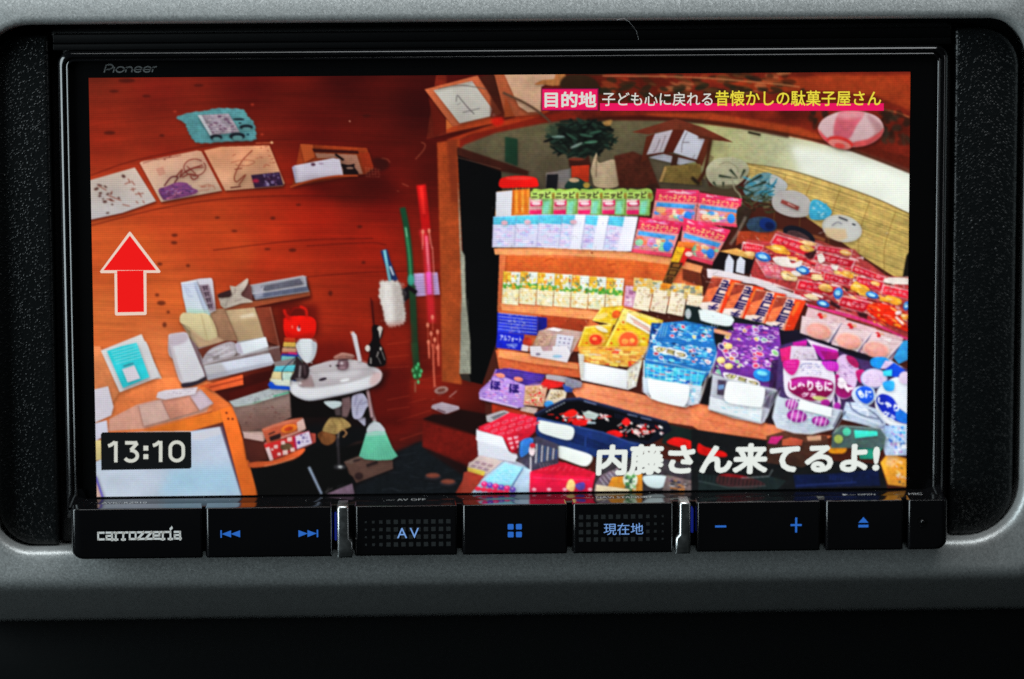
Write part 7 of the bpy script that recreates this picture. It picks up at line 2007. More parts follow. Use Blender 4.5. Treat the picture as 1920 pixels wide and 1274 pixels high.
    for k in range(6):
        line([(480 + k * 20, 640), (500 + k * 24, 690)], 4, (150, 130, 140), a=.7)
    # small cartons and blue sweets
    poly([(28, 652), (100, 588), (252, 626), (140, 716), (26, 684)], (192, 174, 170), tex=.08)
    for i in range(3):
        for j in range(2):
            poly([(78 + i * 40 - j * 24, 622 + i * 11 + j * 24), (108 + i * 40 - j * 24, 630 + i * 11 + j * 24), (94 + i * 40 - j * 24, 646 + i * 11 + j * 24), (64 + i * 40 - j * 24, 638 + i * 11 + j * 24)], (140, 116, 126), a=.8)
    poly([(24, 664), (136, 692), (128, 722), (24, 692)], (206, 176, 80), tex=.15)
    poly([(0, 700), (24, 690), (130, 722), (40, 844), (-20, 844)], (150, 56, 42), tex=.15)
    poly([(136, 722), (262, 628), (424, 680), (424, 840), (40, 840)], (168, 194, 216), tex=.1)
    poly([(160, 716), (262, 640), (374, 668), (300, 780), (120, 770)], (140, 206, 228), tex=.06)
    for i in range(6):
        speck([(200 - i * 12, 672 + i * 16), (330 - i * 10, 690 + i * 18), (326 - i * 10, 702 + i * 18), (196 - i * 12, 684 + i * 16)], 12, [(50, 160, 214), (80, 180, 222), (226, 236, 240)], (.06, .12), 1.6, 875 + i, a=.9)
    for k in range(6):
        ell(130 + k * 36, 772 + k * 7, 20, 18, [(214, 40, 110), (96, 66, 170)][k % 2], tex=.2)
        ell(128 + k * 36, 766 + k * 7, 7, 5, (244, 190, 214), a=.8)
        ell(90 + k * 36, 802 + k * 5, 20, 14, (218, 40, 72), tex=.2)
    line([(376, 668), (292, 812)], 7, (60, 90, 140), a=.8)
    for k in range(4):
        line([(330 + k * 24, 800 - k * 20), (380 + k * 12, 700)], 5, (150, 176, 206), a=.7)
    line([(424, 600), (424, 830)], 9, (216, 210, 216), a=.85)
    # crimson box
    poly([(420, 694), (560, 652), (640, 636), (836, 700), (806, 840), (416, 840)], (218, 26, 68), tex=.06)
    poly([(424, 700), (520, 664), (640, 636), (836, 700), (800, 726), (640, 720)], (190, 26, 52), a=.85, tex=.12)
    for k in range(9):
        line([(470 + k * 40, 690 - abs(k - 4) * 2), (500 + k * 38, 654 + abs(k - 4) * 6)], 6, (236, 90, 110), a=.6)
    line([(440, 730), (620, 742), (800, 746)], 5, (240, 110, 140), a=.5)
    blob([(650, 800), (662, 752), (690, 744), (706, 780), (690, 820)], (230, 190, 120), tex=.3)
    blob([(706, 776), (760, 760), (766, 800), (730, 812)], (80, 66, 150), tex=.3)
    for x in (446, 540, 640, 800):
        ell(x, 806, 14, 10, (238, 210, 220), a=.8)


def paint_picture():
    paint_room()
    paint_left()
    paint_left_low()
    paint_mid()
    paint_shelf()
    paint_right()
    paint_low_right()
    paint_bins()
    paint_reds()
    paint_tubs()
    paint_gummies()
    paint_baskets()
    paint_cartons()
    paint_holder()
    paint_basin()
    frame('P')
    goods = [(925, 350), (1000, 345), (1390, 370), (1450, 440), (1530, 460), (1705, 530), (1705, 905), (880, 915), (900, 760), (930, 690)]
    mottle(goods, 10, 13, 400, 3.2)
    red = [(1440, 435), (1540, 455), (1660, 515), (1705, 520), (1705, 640), (1600, 600), (1500, 570), (1420, 510)]
    mottle(red, 14, 12, 420, 3.0, 2)
    crinkle([(1320, 500), (1510, 560), (1480, 620), (1310, 590)], 60, 7, (5, 16), 1.3, a=.4)
    crinkle([(1085, 575), (1250, 580), (1210, 660), (1085, 655)], 60, 9, (4, 14), 1.2, a=.4)
    crinkle([(940, 510), (1300, 530), (1280, 600), (940, 575)], 170, 10, (3, 10), 1.3, a=.45, slope=(.9, 2.0))
    crinkle([(995, 355), (1225, 360), (1190, 470), (925, 468)], 130, 11, (3, 12), 1.2, a=.35, slope=(1.0, 2.0))
    crinkle([(1200, 355), (1390, 375), (1340, 480), (1185, 470)], 130, 12, (3, 10), 1.3, a=.4)
    mottle([(165, 140), (850, 140), (850, 930), (175, 935)], 4, 3, 440, 5, 2)
    mottle([(850, 140), (1705, 140), (1705, 520), (1400, 360), (850, 330)], 9, 7, 450, 4.5, 2)
    shop = [(850, 130), (1720, 130), (1720, 340), (1500, 262), (1300, 232), (1000, 222), (850, 250)]
    poly(shop, (30, 10, 8), a=.08, blur=10)
    x0, y0, x1, y1, c = cover([tp(goods)], 30)
    c = blur1(c, 12)[..., None]
    reg = CAN[y0:y1, x0:x1]
    t = np.clip(reg / 255, 0, 1)
    reg = reg * (1 + .07 * c)
    CAN[y0:y1, x0:x1] = reg + c * 255 * (.07 * np.sin((t - .42) * math.pi * 1.5) * t * (1.12 - t) * 2.2)
    # broadcast softness with a little edge sharpening and fine noise
    for ch in range(3):
        s1 = blur1(CAN[..., ch], 1.35)
        CAN[..., ch] = s1 + .22 * (s1 - blur1(s1, 3.2)) + s1 * .05 * (vnoise(PH, PW, 1.6, 1.4, 700 + ch) - .5)
    return np.clip(CAN / 255, 0, 1)
# ---------------------------------------------------------------------------
# materials
# ---------------------------------------------------------------------------
def lin(c):
    return tuple((v / 255 / 12.92) if v / 255 <= .04045 else ((v / 255 + .055) / 1.055) ** 2.4 for v in c) + (1,)


def mat(name, col=(0.02, 0.02, 0.02), rough=.4, metal=0.0, emit=None, es=1.0, spec=.5):
    m = bpy.data.materials.new(name)
    m.use_nodes = True
    b = m.node_tree.nodes['Principled BSDF']
    b.inputs['Base Color'].default_value = (*col[:3], 1)
    b.inputs['Roughness'].default_value = rough
    b.inputs['Metallic'].default_value = metal
    b.inputs['Specular IOR Level'].default_value = spec
    if emit:
        b.inputs['Emission Color'].default_value = (*emit[:3], 1)
        b.inputs['Emission Strength'].default_value = es
    return m, m.node_tree, b


def node(nt, t, **k):
    n = nt.nodes.new(t)
    for a, v in k.items():
        setattr(n, a, v)
    return n


def objcoord(nt):
    return node(nt, 'ShaderNodeTexCoord').outputs['Object']


def noise(nt, vec, scale, detail=3, rough=.5):
    n = node(nt, 'ShaderNodeTexNoise')
    n.inputs['Scale'].default_value = scale
    n.inputs['Detail'].default_value = detail
    n.inputs['Roughness'].default_value = rough
    nt.links.new(vec, n.inputs['Vector'])
    return n


def maprange(nt, val, a, b, c, d):
    n = node(nt, 'ShaderNodeMapRange')
    for i, v in zip(('From Min', 'From Max', 'To Min', 'To Max'), (a, b, c, d)):
        n.inputs[i].default_value = v
    nt.links.new(val, n.inputs['Value'])
    return n.outputs[0]


def bump(nt, b, h, dist, strength=1.0):
    n = node(nt, 'ShaderNodeBump')
    n.inputs['Distance'].default_value = dist
    n.inputs['Strength'].default_value = strength
    nt.links.new(h, n.inputs['Height'])
    nt.links.new(n.outputs[0], b.inputs['Normal'])


# piano black plastic: mirror-like with faint haze and dust film
M_BLACK, nt, b = mat('piano_black', (.0035, .0035, .004), .09, spec=.5)
v = objcoord(nt)
nt.links.new(maprange(nt, noise(nt, v, 90, 4).outputs['Fac'], .3, .75, .06, .16), b.inputs['Roughness'])
M_GLASS, nt, b = mat('cover_glass', (.003, .003, .0032), .05, spec=.35)
v = objcoord(nt)
nt.links.new(maprange(nt, noise(nt, v, 60, 4).outputs['Fac'], .3, .75, .03, .12), b.inputs['Roughness'])
M_SATIN, nt, b = mat('satin_black', (.006, .006, .0065), .42, spec=.35)
M_MATTE = mat('matte_black', (.003, .003, .0033), .5, spec=.08)[0]
M_VOID, nt, b = mat('dark_plastic', (.0035, .0042, .0045), .75, spec=.12)
v = objcoord(nt)
bump(nt, b, noise(nt, v, 1500, 2).outputs['Fac'], .00006)
# moulded leather-grain black plastic of the side fillers
M_GRAIN, nt, b = mat('grained_black_plastic', (.0045, .0056, .006), .33, spec=.32)
v = objcoord(nt)
vo = node(nt, 'ShaderNodeTexVoronoi')
vo.inputs['Scale'].default_value = 1900
nt.links.new(v, vo.inputs['Vector'])
vo2 = node(nt, 'ShaderNodeTexVoronoi')
vo2.inputs['Scale'].default_value = 900
nt.links.new(v, vo2.inputs['Vector'])
mx = node(nt, 'ShaderNodeMath', operation='ADD')
nt.links.new(maprange(nt, vo.outputs['Distance'], .05, .42, 1, 0), mx.inputs[0])
nt.links.new(maprange(nt, vo2.outputs['Distance'], .05, .30, .8, 0), mx.inputs[1])
bump(nt, b, mx.outputs[0], .00011, .9)
# silver metallic paint with flakes
M_SILVER, nt, b = mat('silver_paint', (.40, .42, .42), .46, metal=.55)
v = objcoord(nt)
vo = node(nt, 'ShaderNodeTexVoronoi')
vo.inputs['Scale'].default_value = 4200
nt.links.new(v, vo.inputs['Vector'])
sub = node(nt, 'ShaderNodeVectorMath', operation='SUBTRACT')
sub.inputs[1].default_value = (.5, .5, .5)
nt.links.new(vo.outputs['Color'], sub.inputs[0])
sc = node(nt, 'ShaderNodeVectorMath', operation='SCALE')
sc.inputs['Scale'].default_value = .17
nt.links.new(sub.outputs[0], sc.inputs[0])
ge = node(nt, 'ShaderNodeNewGeometry')
ad = node(nt, 'ShaderNodeVectorMath', operation='ADD')
nt.links.new(ge.outputs['Normal'], ad.inputs[0])
nt.links.new(sc.outputs[0], ad.inputs[1])
nm = node(nt, 'ShaderNodeVectorMath', operation='NORMALIZE')
nt.links.new(ad.outputs[0], nm.inputs[0])
nt.links.new(nm.outputs[0], b.inputs['Normal'])
cr = node(nt, 'ShaderNodeMix', data_type='RGBA')
cr.inputs[6].default_value = (.36, .375, .37, 1)
cr.inputs[7].default_value = (.47, .485, .48, 1)
nt.links.new(maprange(nt, noise(nt, v, 3000, 3).outputs['Fac'], .3, .7, 0, 1), cr.inputs[0])
nt.links.new(cr.outputs[2], b.inputs['Base Color'])
M_CHROME, nt, b = mat('smoked_chrome', (.55, .57, .57), .3, metal=1.0)
v = objcoord(nt)
nt.links.new(maprange(nt, noise(nt, v, 400, 3).outputs['Fac'], .3, .7, .24, .38), b.inputs['Roughness'])
M_BLUE = mat('backlit_blue', (.01, .02, .05), .3, emit=lin((36, 96, 184)), es=1.0)[0]
M_BLUEDIM = mat('blue_light_strip', (.01, .01, .03), .2, emit=lin((12, 26, 104)), es=1.0)[0]
M_PALEBLUE = mat('backlit_pale_blue', (.02, .03, .05), .3, emit=lin((112, 154, 214)), es=1.0)[0]
M_GLOWPRINT = mat('glowing_pale_print', (.62, .63, .62), .5, emit=lin((112, 113, 110)), es=.7)[0]  # unlit print, brightened by a glow put into its material
M_PRINTDIM = mat('grey_print', (.10, .105, .105), .5)[0]
M_LEDGEPRINT = mat('ledge_print', (.32, .33, .33), .55)[0]
M_DOT = mat('dot_print', (.022, .025, .026), .4)[0]
M_DUST = mat('dust', (.55, .56, .56), .9)[0]
M_WHITE_UI = mat('screen_white', (.01, .01, .01), .2, emit=lin((222, 226, 220)))[0]
M_CAPTION = mat('screen_caption_white', (.01, .01, .01), .2, emit=lin((230, 236, 230)))[0]
M_TITLE = mat('screen_title_white', (.01, .01, .01), .2, emit=lin((216, 216, 208)))[0]
M_YELLOW = mat('screen_title_yellow', (.01, .01, .01), .2, emit=lin((232, 216, 62)))[0]
M_PINK = mat('screen_pink', (.01, .01, .01), .2, emit=lin((232, 12, 92)))[0]
M_PINKLINE = mat('screen_pink_dark', (.01, .01, .01), .2, emit=lin((120, 4, 60)))[0]
M_RED = mat('screen_red', (.01, .01, .01), .2, emit=lin((236, 14, 12)))[0]
M_ARROWLINE = mat('screen_arrow_outline', (.01, .01, .01), .2, emit=lin((232, 206, 190)))[0]
M_CLOCK = mat('screen_clock_black', (.004, .004, .004), .2, emit=lin((14, 16, 18)))[0]
M_CLOCKTXT = mat('screen_clock_white', (.01, .01, .01), .2, emit=lin((206, 208, 198)))[0]

# ---------------------------------------------------------------------------
# mesh helpers (all sizes in millimetres, x right, y away from the viewer, z up)
# ---------------------------------------------------------------------------
def link(o, parent=None):
    scene.collection.objects.link(o)
    if parent:
        o.parent = parent
    return o


def mesh(name, verts, faces, m, parent=None, smooth_=True):
    me = bpy.data.meshes.new(name)
    me.from_pydata([(a * MM, b * MM, c * MM) for a, b, c in verts], [], faces)
    me.materials.append(m)
    me.update()
    if smooth_:
        me.polygons.foreach_set('use_smooth', [True] * len(me.polygons))
        me.set_sharp_from_angle(angle=math.radians(48))
    return link(bpy.data.objects.new(name, me), parent)


def empty(name, loc=(0, 0, 0)):
    o = bpy.data.objects.new(name, None)
    o.empty_display_size = .01
    return link(o)


def tag(o, label=None, cat=None, group=None, kind=None):
    for k, v in (('label', label), ('category', cat), ('group', group), ('kind', kind)):
        if v:
            o[k] = v
    return o


def rr(xl, xr, zb, zt, r, n=8):
    """rounded rectangle, counter-clockwise as seen from the front; r = one radius or (TR, TL, BL, BR)"""
    if not isinstance(r, (tuple, list)):
        r = (r,) * 4
    out = []
    for (cx, cz, a0, rad) in ((xr, zt, 0, r[0]), (xl, zt, 90, r[1]), (xl, zb, 180, r[2]), (xr, zb, 270, r[3])):
        ox = cx - rad if cx == xr else cx + rad
        oz = cz - rad if cz == zt else cz + rad
        for i in range(n + 1):
            a = math.radians(a0 + 90 * i / n)
            out.append((ox + rad * math.cos(a), oz + rad * math.sin(a)))
    return out


def loft(name, loops, m, parent=None, cap0=False, cap1=False, n=8):
    """loops: (xl, xr, zb, zt, r, y) or (..., (y_bottom, y_top)) joined in turn, back to front"""
    V, F = [], []
    k = 4 * (n + 1)
    for (xl, xr, zb, zt, r, y) in loops:
        for (x, z) in rr(xl, xr, zb, zt, r, n):
            if isinstance(y, tuple):
                t = (z - zb) / max(1e-6, zt - zb)
                yy = y[0] * (1 - t) + y[1] * t
            else:
                yy = y
            V.append((x, yy, z))
    for a in range(len(loops) - 1):
        for i in range(k):
            j = (i + 1) % k
            F.append((a * k + i, a * k + j, (a + 1) * k + j, (a + 1) * k + i))
    if cap1:
        F.append(tuple(range((len(loops) - 1) * k, len(loops) * k)))
    if cap0:
        F.append(tuple(reversed(range(k))))
    return mesh(name, V, F, m, parent)


def flat(name, outlines, y, m, parent, thick=.05):
    """thin printed shape in the x-z plane: list of convex outlines in mm, with a real thickness"""
    V, F = [], []
    for o in outlines:
        k = len(V)
        n = len(o)
        ar = sum(o[i][0] * o[(i + 1) % n][1] - o[(i + 1) % n][0] * o[i][1] for i in range(n))
        if ar < 0:
            o = list(reversed(o))
        V += [(x, y, z) for x, z in o] + [(x, y + thick, z) for x, z in o]
        F.append(tuple(k + i for i in range(n)))
        for i in range(n):
            j = (i + 1) % n
            F.append((k + j, k + i, k + n + i, k + n + j))
    return mesh(name, V, F, m, parent, smooth_=False)


def lettering(name, s, mapper, m, parent, bold=0.0, normal=(0, -1, 0), res=4):
    """font lettering laid out by mapper(u, v) -> (x, y, z); u, v in 0..1 of the text's own box"""
    v, f0, sz = glyph_tris(s, 0.0)
    cop = [(0.0, 0.0, 0)]
    if bold > 0:                          # heavier weight: copies spread round the stroke, each a hair in front of the last
        cop += [(bold * math.cos(k * math.pi / 4) / sz[0], bold * math.sin(k * math.pi / 4) / sz[1], k + 1) for k in range(8)]
    N = Vector(normal)
    P, f = [], []
    for du, dv, k in cop:
        i0 = len(P)
        ku, kv = 1 - 2 * bold / sz[0], 1 - 2 * bold / sz[1]
        P += [tuple(Vector(mapper(.5 + (a - .5) * ku + du, .5 + (b_ - .5) * kv + dv)) + N * .0015 * k) for a, b_ in v]
        f += [[i + i0 for i in fc] for fc in f0]
    F = []
    for fc in f:
        a, b_, c = (Vector(P[i]) for i in fc[:3])
        F.append(tuple(fc) if (b_ - a).cross(c - a).dot(N) >= 0 else tuple(reversed(fc)))
    return mesh(name, P, F, m, parent, smooth_=False)


def box_map(x0, x1, z0, z1, y, shear=0.0, rise=0.0):
    return lambda u, v: (x0 + (x1 - x0) * u + shear * v, y, z0 + (z1 - z0) * v + rise * u)


def ribbon(pts, w, mapper):
    """constant-width stroke through pts as quads"""
    p = np.asarray(pts, float)
    d = np.gradient(p, axis=0)
    d /= np.maximum(np.linalg.norm(d, axis=1, keepdims=True), 1e-9)
    nn = np.stack([-d[:, 1], d[:, 0]], 1) * w / 2
    L, R = p + nn, p - nn
    return [[mapper(*L[i]), mapper(*R[i]), mapper(*R[i + 1]), mapper(*L[i + 1])] for i in range(len(p) - 1)]


def tube(name, pts, r, m, parent=None, n=6, taper=1.0):
    P = [Vector(p) for p in pts]
    V, F = [], []
    for i, p in enumerate(P):
        d = (P[min(i + 1, len(P) - 1)] - P[max(i - 1, 0)]).normalized()
        a = d.orthogonal().normalized()
        c = d.cross(a)
        rad = r * (1 + (taper - 1) * i / max(1, len(P) - 1))
        for k in range(n):
            t = 2 * math.pi * k / n
            V.append(tuple(p + a * rad * math.cos(t) + c * rad * math.sin(t)))
    for i in range(len(P) - 1):
        for k in range(n):
            F.append((i * n + k, i * n + (k + 1) % n, (i + 1) * n + (k + 1) % n, (i + 1) * n + k))
    F += [tuple(reversed(range(n))), tuple(range((len(P) - 1) * n, len(P) * n))]
    return mesh(name, V, F, m, parent)


# picture units -> millimetres on the display plane (the shop picture is shown slightly keystoned)
HM = np.array([[0.0998632129, -0.000441011996, -93.7481914], [-0.00094743638, -0.100815943, 54.8430778], [-4.81615992e-06, -1.95091113e-05, 1.0]])
HI = np.linalg.inv(HM)


def pic(x, y):
    q = HM @ np.array([x, y, 1.0])
    return q[0] / q[2], q[1] / q[2]


def pic_map(x0, y0, x1, y1, Y, shear=0.0, drop=0.0):
    """lettering box given by its picture-space corners (x0, y0 top left)"""
    def f(u, v):
        x, z = pic(x0 + (x1 - x0) * u + shear * v, y1 + (y0 - y1) * v + drop * u)
        return x, Y, z
    return f


# ---------------------------------------------------------------------------
# the dashboard round the unit
# ---------------------------------------------------------------------------
dash = tag(empty('dashboard_trim'), 'silver metallic dashboard trim with rounded opening around the black unit', 'dashboard trim')
rc = (7.8, 9.5, 7.8, 10.8)


def rplus(d):
    return tuple(max(.2, a + d) for a in rc)


XL, XR, ZB, ZT = -97.4, 99.5, -49.6, 50.3
loft('surround', [
    (XL, XR, ZB, ZT, rc, 8.0),
    (XL, XR, ZB, ZT, rc, -2.2),
    (XL - .12, XR + .12, ZB - .12, ZT + .12, rplus(.12), -3.0),
    (XL - .45, XR + .45, ZB - .45, ZT + .45, rplus(.45), -3.6),
    (XL - 1.0, XR + 1.0, ZB - 1.0, ZT + 1.0, rplus(1.0), -3.95),
    (XL - 1.8, XR + 1.8, ZB - 1.8, ZT + 1.8, rplus(1.8), (-4.1, -3.9)),
    (XL - 4.6, XR + 4.6, -54.4, ZT + 4, 7, (-4.3, -3.0)),
    (XL - 5.2, XR + 5.2, -55.3, ZT + 5, 7, (-4.25, -2.6)),
    (XL - 6.0, XR + 6.0, -56.2, ZT + 6, 7, (-3.95, -2.2)),
    (XL - 6.5, XR + 6.5, -56.9, ZT + 8, 7, (-3.4, -1.2)),
    (XL - 7.0, XR + 7.0, -57.5, ZT + 11, 7, (-2.6, 1.0)),
    (XL - 8.0, XR + 8.0, -58.2, ZT + 14, 7, (-1.1, 3.0)),
    (XL - 10, XR + 10, -60.0, ZT + 18, 7, (3.2, 7.0)),
    (XL - 12, XR + 12, -66.0, ZT + 24, 7, (18.2, 18.0)),
    (XL - 14, XR + 14, -70.4, ZT + 26, 7, (29.4, 28.0)),
    (XL - 15, XR + 15, -71.4, ZT + 27, 7, (34.0, 34.0)),
    (XL - 16, XR + 16, -72.0, ZT + 28, 7, (50.0, 50.0)),
], M_SILVER, dash, n=10)
# dark wells behind the opening
loft('opening_floor', [(XL - 1, XR + 1, ZB - 1, ZT + 1, rc, 7.0), (XL - 1, XR + 1, ZB - 1, ZT + 1, rc, 6.0)], M_VOID, dash, cap0=True, cap1=True)


def filler(xl, xr, rad, label):
    zb, zt = -49.35, 48.0
    o = loft('filler_panel', [(xl, xr, zb, zt, rad, 5.5), (xl, xr, zb, zt, rad, .55),
                              (xl + .25, xr - .25, zb + .25, zt - .25, tuple(max(.1, a - .25) for a in rad), .18),
                              (xl + .8, xr - .8, zb + .8, zt - .8, tuple(max(.1, a - .8) for a in rad), 0)], M_GRAIN, dash, cap1=True)
    tag(o, label)
    return o


filler(-96.3, -84.9, (.6, 7.0, 7.5, .6), 'grained black plastic filler left of the screen')
filler(86.0, 98.1, (7.0, .6, .6, 8.5), 'grained black plastic filler right of the screen')

# the unlit lower dashboard under the silver edge
V, F = [], []
prof = [(-67.0, 48.0), (-71.5, 40.0), (-74, 37.0), (-82, 36), (-90, 37), (-104, 42), (-120, 52), (-135, 74)]
xs = [-180, -110, -50, 0, 50, 110, 180]
for z, y in prof:
    for x in xs:
        V.append((x, y + (x / 180) ** 2 * 6, z))
for i in range(len(prof) - 1):
    for j in range(len(xs) - 1):
        a = i * len(xs) + j
        F.append((a, a + len(xs), a + len(xs) + 1, a + 1))
low = mesh('lower_dashboard', V, F, M_VOID)
tag(low, kind='structure')

# ---------------------------------------------------------------------------
# the navigation unit
# ---------------------------------------------------------------------------
unit = tag(empty('navigation_unit'), 'black car navigation unit with wide lit screen above a row of buttons', 'car navigation')

# chassis plate, stepped trim strips above the bezel
loft('chassis_plate', [(-84.6, 85.7, -49.2, 49.0, 1.0, 6.0), (-84.6, 85.7, -49.2, 49.0, 1.0, 2.6),
                       (-84.3, 85.4, -48.9, 48.7, .8, 2.3)], M_SATIN, unit, cap1=True)
loft('upper_trim_strip', [(-84.0, 85.1, 45.32, 46.5, .2, 2.4), (-84.0, 85.1, 45.32, 46.5, .2, -.25), (-83.9, 85.0, 45.4, 46.4, .15, -.32)], M_MATTE, unit, cap1=True)
loft('upper_trim_strip', [(-84.0, 85.1, 46.6, 48.3, .3, 2.4), (-84.0, 85.1, 46.6, 48.3, .3, .1), (-83.9, 85.0, 46.7, 48.2, .2, .03)], M_MATTE, unit, cap1=True)
# bezel: rounded outer rim, groove, inner rim sloping to the glass
B0 = (-83.2, 84.6, -44.0, 45.2)


def bez(d, y, r):
    return (B0[0] + d, B0[1] - d, B0[2], B0[3] - d, (r, r, .3, .3), y)


loft('bezel', [bez(0, 2.4, 2.6), bez(0, -.2, 2.6), bez(.02, -.38, 2.58), bez(.10, -.52, 2.5), bez(.74, -.90, 2.2), bez(.84, -.94, 2.1),
               bez(1.14, -.94, 1.85), bez(1.18, -.88, 1.8), bez(1.2, -.5, 1.75), bez(1.3, -.5, 1.7), bez(1.34, -.54, 1.65), bez(1.82, -.84, 1.3), bez(1.9, -.86, 1.25),
               bez(1.98, -.8, 1.2), bez(2.0, -.1, 1.15), bez(2.02, .5, 1.1)], M_BLACK, unit, n=10)
loft('cover_glass', [(-81.3, 82.7, -42.5, 43.3, 1.0, 1.0), (-81.3, 82.7, -42.5, 43.3, 1.0, .12), (-81.15, 82.55, -42.4, 43.15, .9, .06)], M_GLASS, unit, cap1=True)
# thin frame added to stand for the faint reflected line round the picture
loft('reflection_hairline', [(-79.95, 81.9, -41.5, 41.75, .3, .06), (-79.95, 81.9, -41.5, 41.75, .3, .03), (-79.85, 81.8, -41.5, 41.65, .25, .03), (-79.85, 81.8, -41.5, 41.65, .25, .06)], M_BLACK, unit)

# display: fine mesh carrying the painted picture
NXG, NZG = 1010, 524
W2, H2 = 77.5, 40.05
img = paint_picture()
gx = np.linspace(-W2, W2, NXG + 1)
gz = np.linspace(H2, -H2, NZG + 1)
X, Z = np.meshgrid(gx, gz)
q = np.stack([X, Z, np.ones_like(X)], -1) @ HI.T
px = np.clip(q[..., 0] / q[..., 2] - PX0, 0, PW - 1.001)
py = np.clip(q[..., 1] / q[..., 2] - PY0, 0, PH - 1.001)
ix, iy = px.astype(int), py.astype(int)
fx, fy = (px - ix)[..., None], (py - iy)[..., None]
col = (img[iy, ix] * (1 - fx) + img[iy, ix + 1] * fx) * (1 - fy) + (img[iy + 1, ix] * (1 - fx) + img[iy + 1, ix + 1] * fx) * fy
col = np.where(col <= .04045, col / 12.92, ((col + .055) / 1.055) ** 2.4)
nv = (NXG + 1) * (NZG + 1)
co = np.zeros((nv, 3), np.float32)
co[:, 0] = X.ravel() * MM
co[:, 1] = 0
co[:, 2] = Z.ravel() * MM
ii = (np.arange(NZG)[:, None] * (NXG + 1) + np.arange(NXG)[None, :]).ravel()
quads = np.stack([ii, ii + NXG + 1, ii + NXG + 2, ii + 1], 1).astype(np.int32)
me = bpy.data.meshes.new('display')
me.vertices.add(nv)
me.vertices.foreach_set('co', co.ravel())
me.loops.add(quads.size)
me.loops.foreach_set('vertex_index', quads.ravel())
me.polygons.add(len(quads))
me.polygons.foreach_set('loop_start', np.arange(len(quads), dtype=np.int32) * 4)
me.polygons.foreach_set('loop_total', np.full(len(quads), 4, np.int32))
at_ = me.color_attributes.new('picture', 'FLOAT_COLOR', 'POINT')
at_.data.foreach_set('color', np.concatenate([col.reshape(-1, 3), np.ones((nv, 1))], 1).astype(np.float32).ravel())
me.update()
me.validate()
M_DISPLAY, nt, b = mat('display_panel', (.004, .004, .004), .07, spec=.3)
ca = node(nt, 'ShaderNodeVertexColor', layer_name='picture')
v = objcoord(nt)
sep = node(nt, 'ShaderNodeSeparateXYZ')
nt.links.new(v, sep.inputs[0])


def lines(sock, n_per_m, amp):
    a = node(nt, 'ShaderNodeMath', operation='MULTIPLY')
    a.inputs[1].default_value = n_per_m * 2 * math.pi
    nt.links.new(sock, a.inputs[0])
    s = node(nt, 'ShaderNodeMath', operation='SINE')
    nt.links.new(a.outputs[0], s.inputs[0])
    m_ = node(nt, 'ShaderNodeMath', operation='MULTIPLY_ADD')
    m_.inputs[1].default_value = amp
    m_.inputs[2].default_value = 1.0
    nt.links.new(s.outputs[0], m_.inputs[0])
    return m_.outputs[0]


lz = lines(sep.outputs['Z'], 2480, .07)
lx = lines(sep.outputs['X'], 2480, .03)
mm_ = node(nt, 'ShaderNodeMath', operation='MULTIPLY')
nt.links.new(lz, mm_.inputs[0])
nt.links.new(lx, mm_.inputs[1])
nt.links.new(ca.outputs['Color'], b.inputs['Emission Color'])
nt.links.new(mm_.outputs[0], b.inputs['Emission Strength'])
M_DISPLAY.cycles.emission_sampling = 'NONE'
me.materials.append(M_DISPLAY)
display = link(bpy.data.objects.new('display', me), unit)
tag(display, 'lit screen showing a sweet shop with wooden walls and a washbasin')

# --- on-screen graphics, thin layers on the display
YU = -.06


def panel(name, pts, m, y=YU, thick=.02):
    return flat(name, [[pic(*p) for p in pts]], y, m, display, thick)


panel('title_tag', [(1015, 166), (1122, 166), (1122, 208), (1015, 208)], M_PINKLINE, -.05)
panel('title_tag_face', [(1017, 168), (1120, 168), (1120, 206), (1017, 206)], M_PINK, -.08)
panel('title_underline', [(1125, 194), (1657, 194), (1657, 208), (1125, 208)], M_PINK, -.05)
lettering('title_lettering', '目的地', pic_map(1021, 172, 1118, 202, -.12), M_TITLE, display, bold=.030)
lettering('title_lettering', '子ども心に戻れる', pic_map(1129, 173, 1336, 199, -.12), M_TITLE, display, bold=.008)
lettering('title_lettering', '昔懐かしの駄菓子屋さん', pic_map(1341, 170, 1652, 199, -.12), M_YELLOW, display, bold=.012)
arrow = [(243.5, 436), (299, 510), (272, 511), (273, 588), (217, 589), (216, 512), (188.5, 511)]


def arrow_parts(sc_, y, m, nm):
    c = np.array([243.5, 522.0])
    if sc_:
        o = [(243.5, 442), (293, 507), (269, 507.5), (270, 585), (220.5, 586), (219.5, 508), (194, 507)]
    else:
        o = [(243.5, 434.5), (245.5, 436), (301, 509), (299.5, 512), (274.5, 512.5), (275, 589), (273, 591), (218, 592), (215.5, 590), (214.5, 513), (189, 512.5), (187.5, 509), (241.5, 436)]
    if sc_:
        quads_ = [[o[0], o[1], o[6]], [o[2], o[3], o[4], o[5]]]
    else:
        quads_ = [[o[0], o[1], o[2], o[3], o[10], o[11], o[12]], [o[4], o[5], o[6], o[7], o[8], o[9]]]
    return flat(nm, [[pic(*p) for p in qd] for qd in quads_], y, m, display, .02)


arrow_parts(False, -.05, M_ARROWLINE, 'arrow_outline')
arrow_parts(True, -.085, M_RED, 'arrow')
panel('clock_box', [(192, 811), (357, 810), (358.5, 812), (359, 876), (356, 879), (190, 882), (189, 815)], M_CLOCK, -.05)
def polar(cx, cy, rx, ry, a0, a1, n=14):
    return [(cx + rx * math.cos(math.radians(a0 + (a1 - a0) * i / n)), cy + ry * math.sin(math.radians(a0 + (a1 - a0) * i / n))) for i in range(n + 1)]


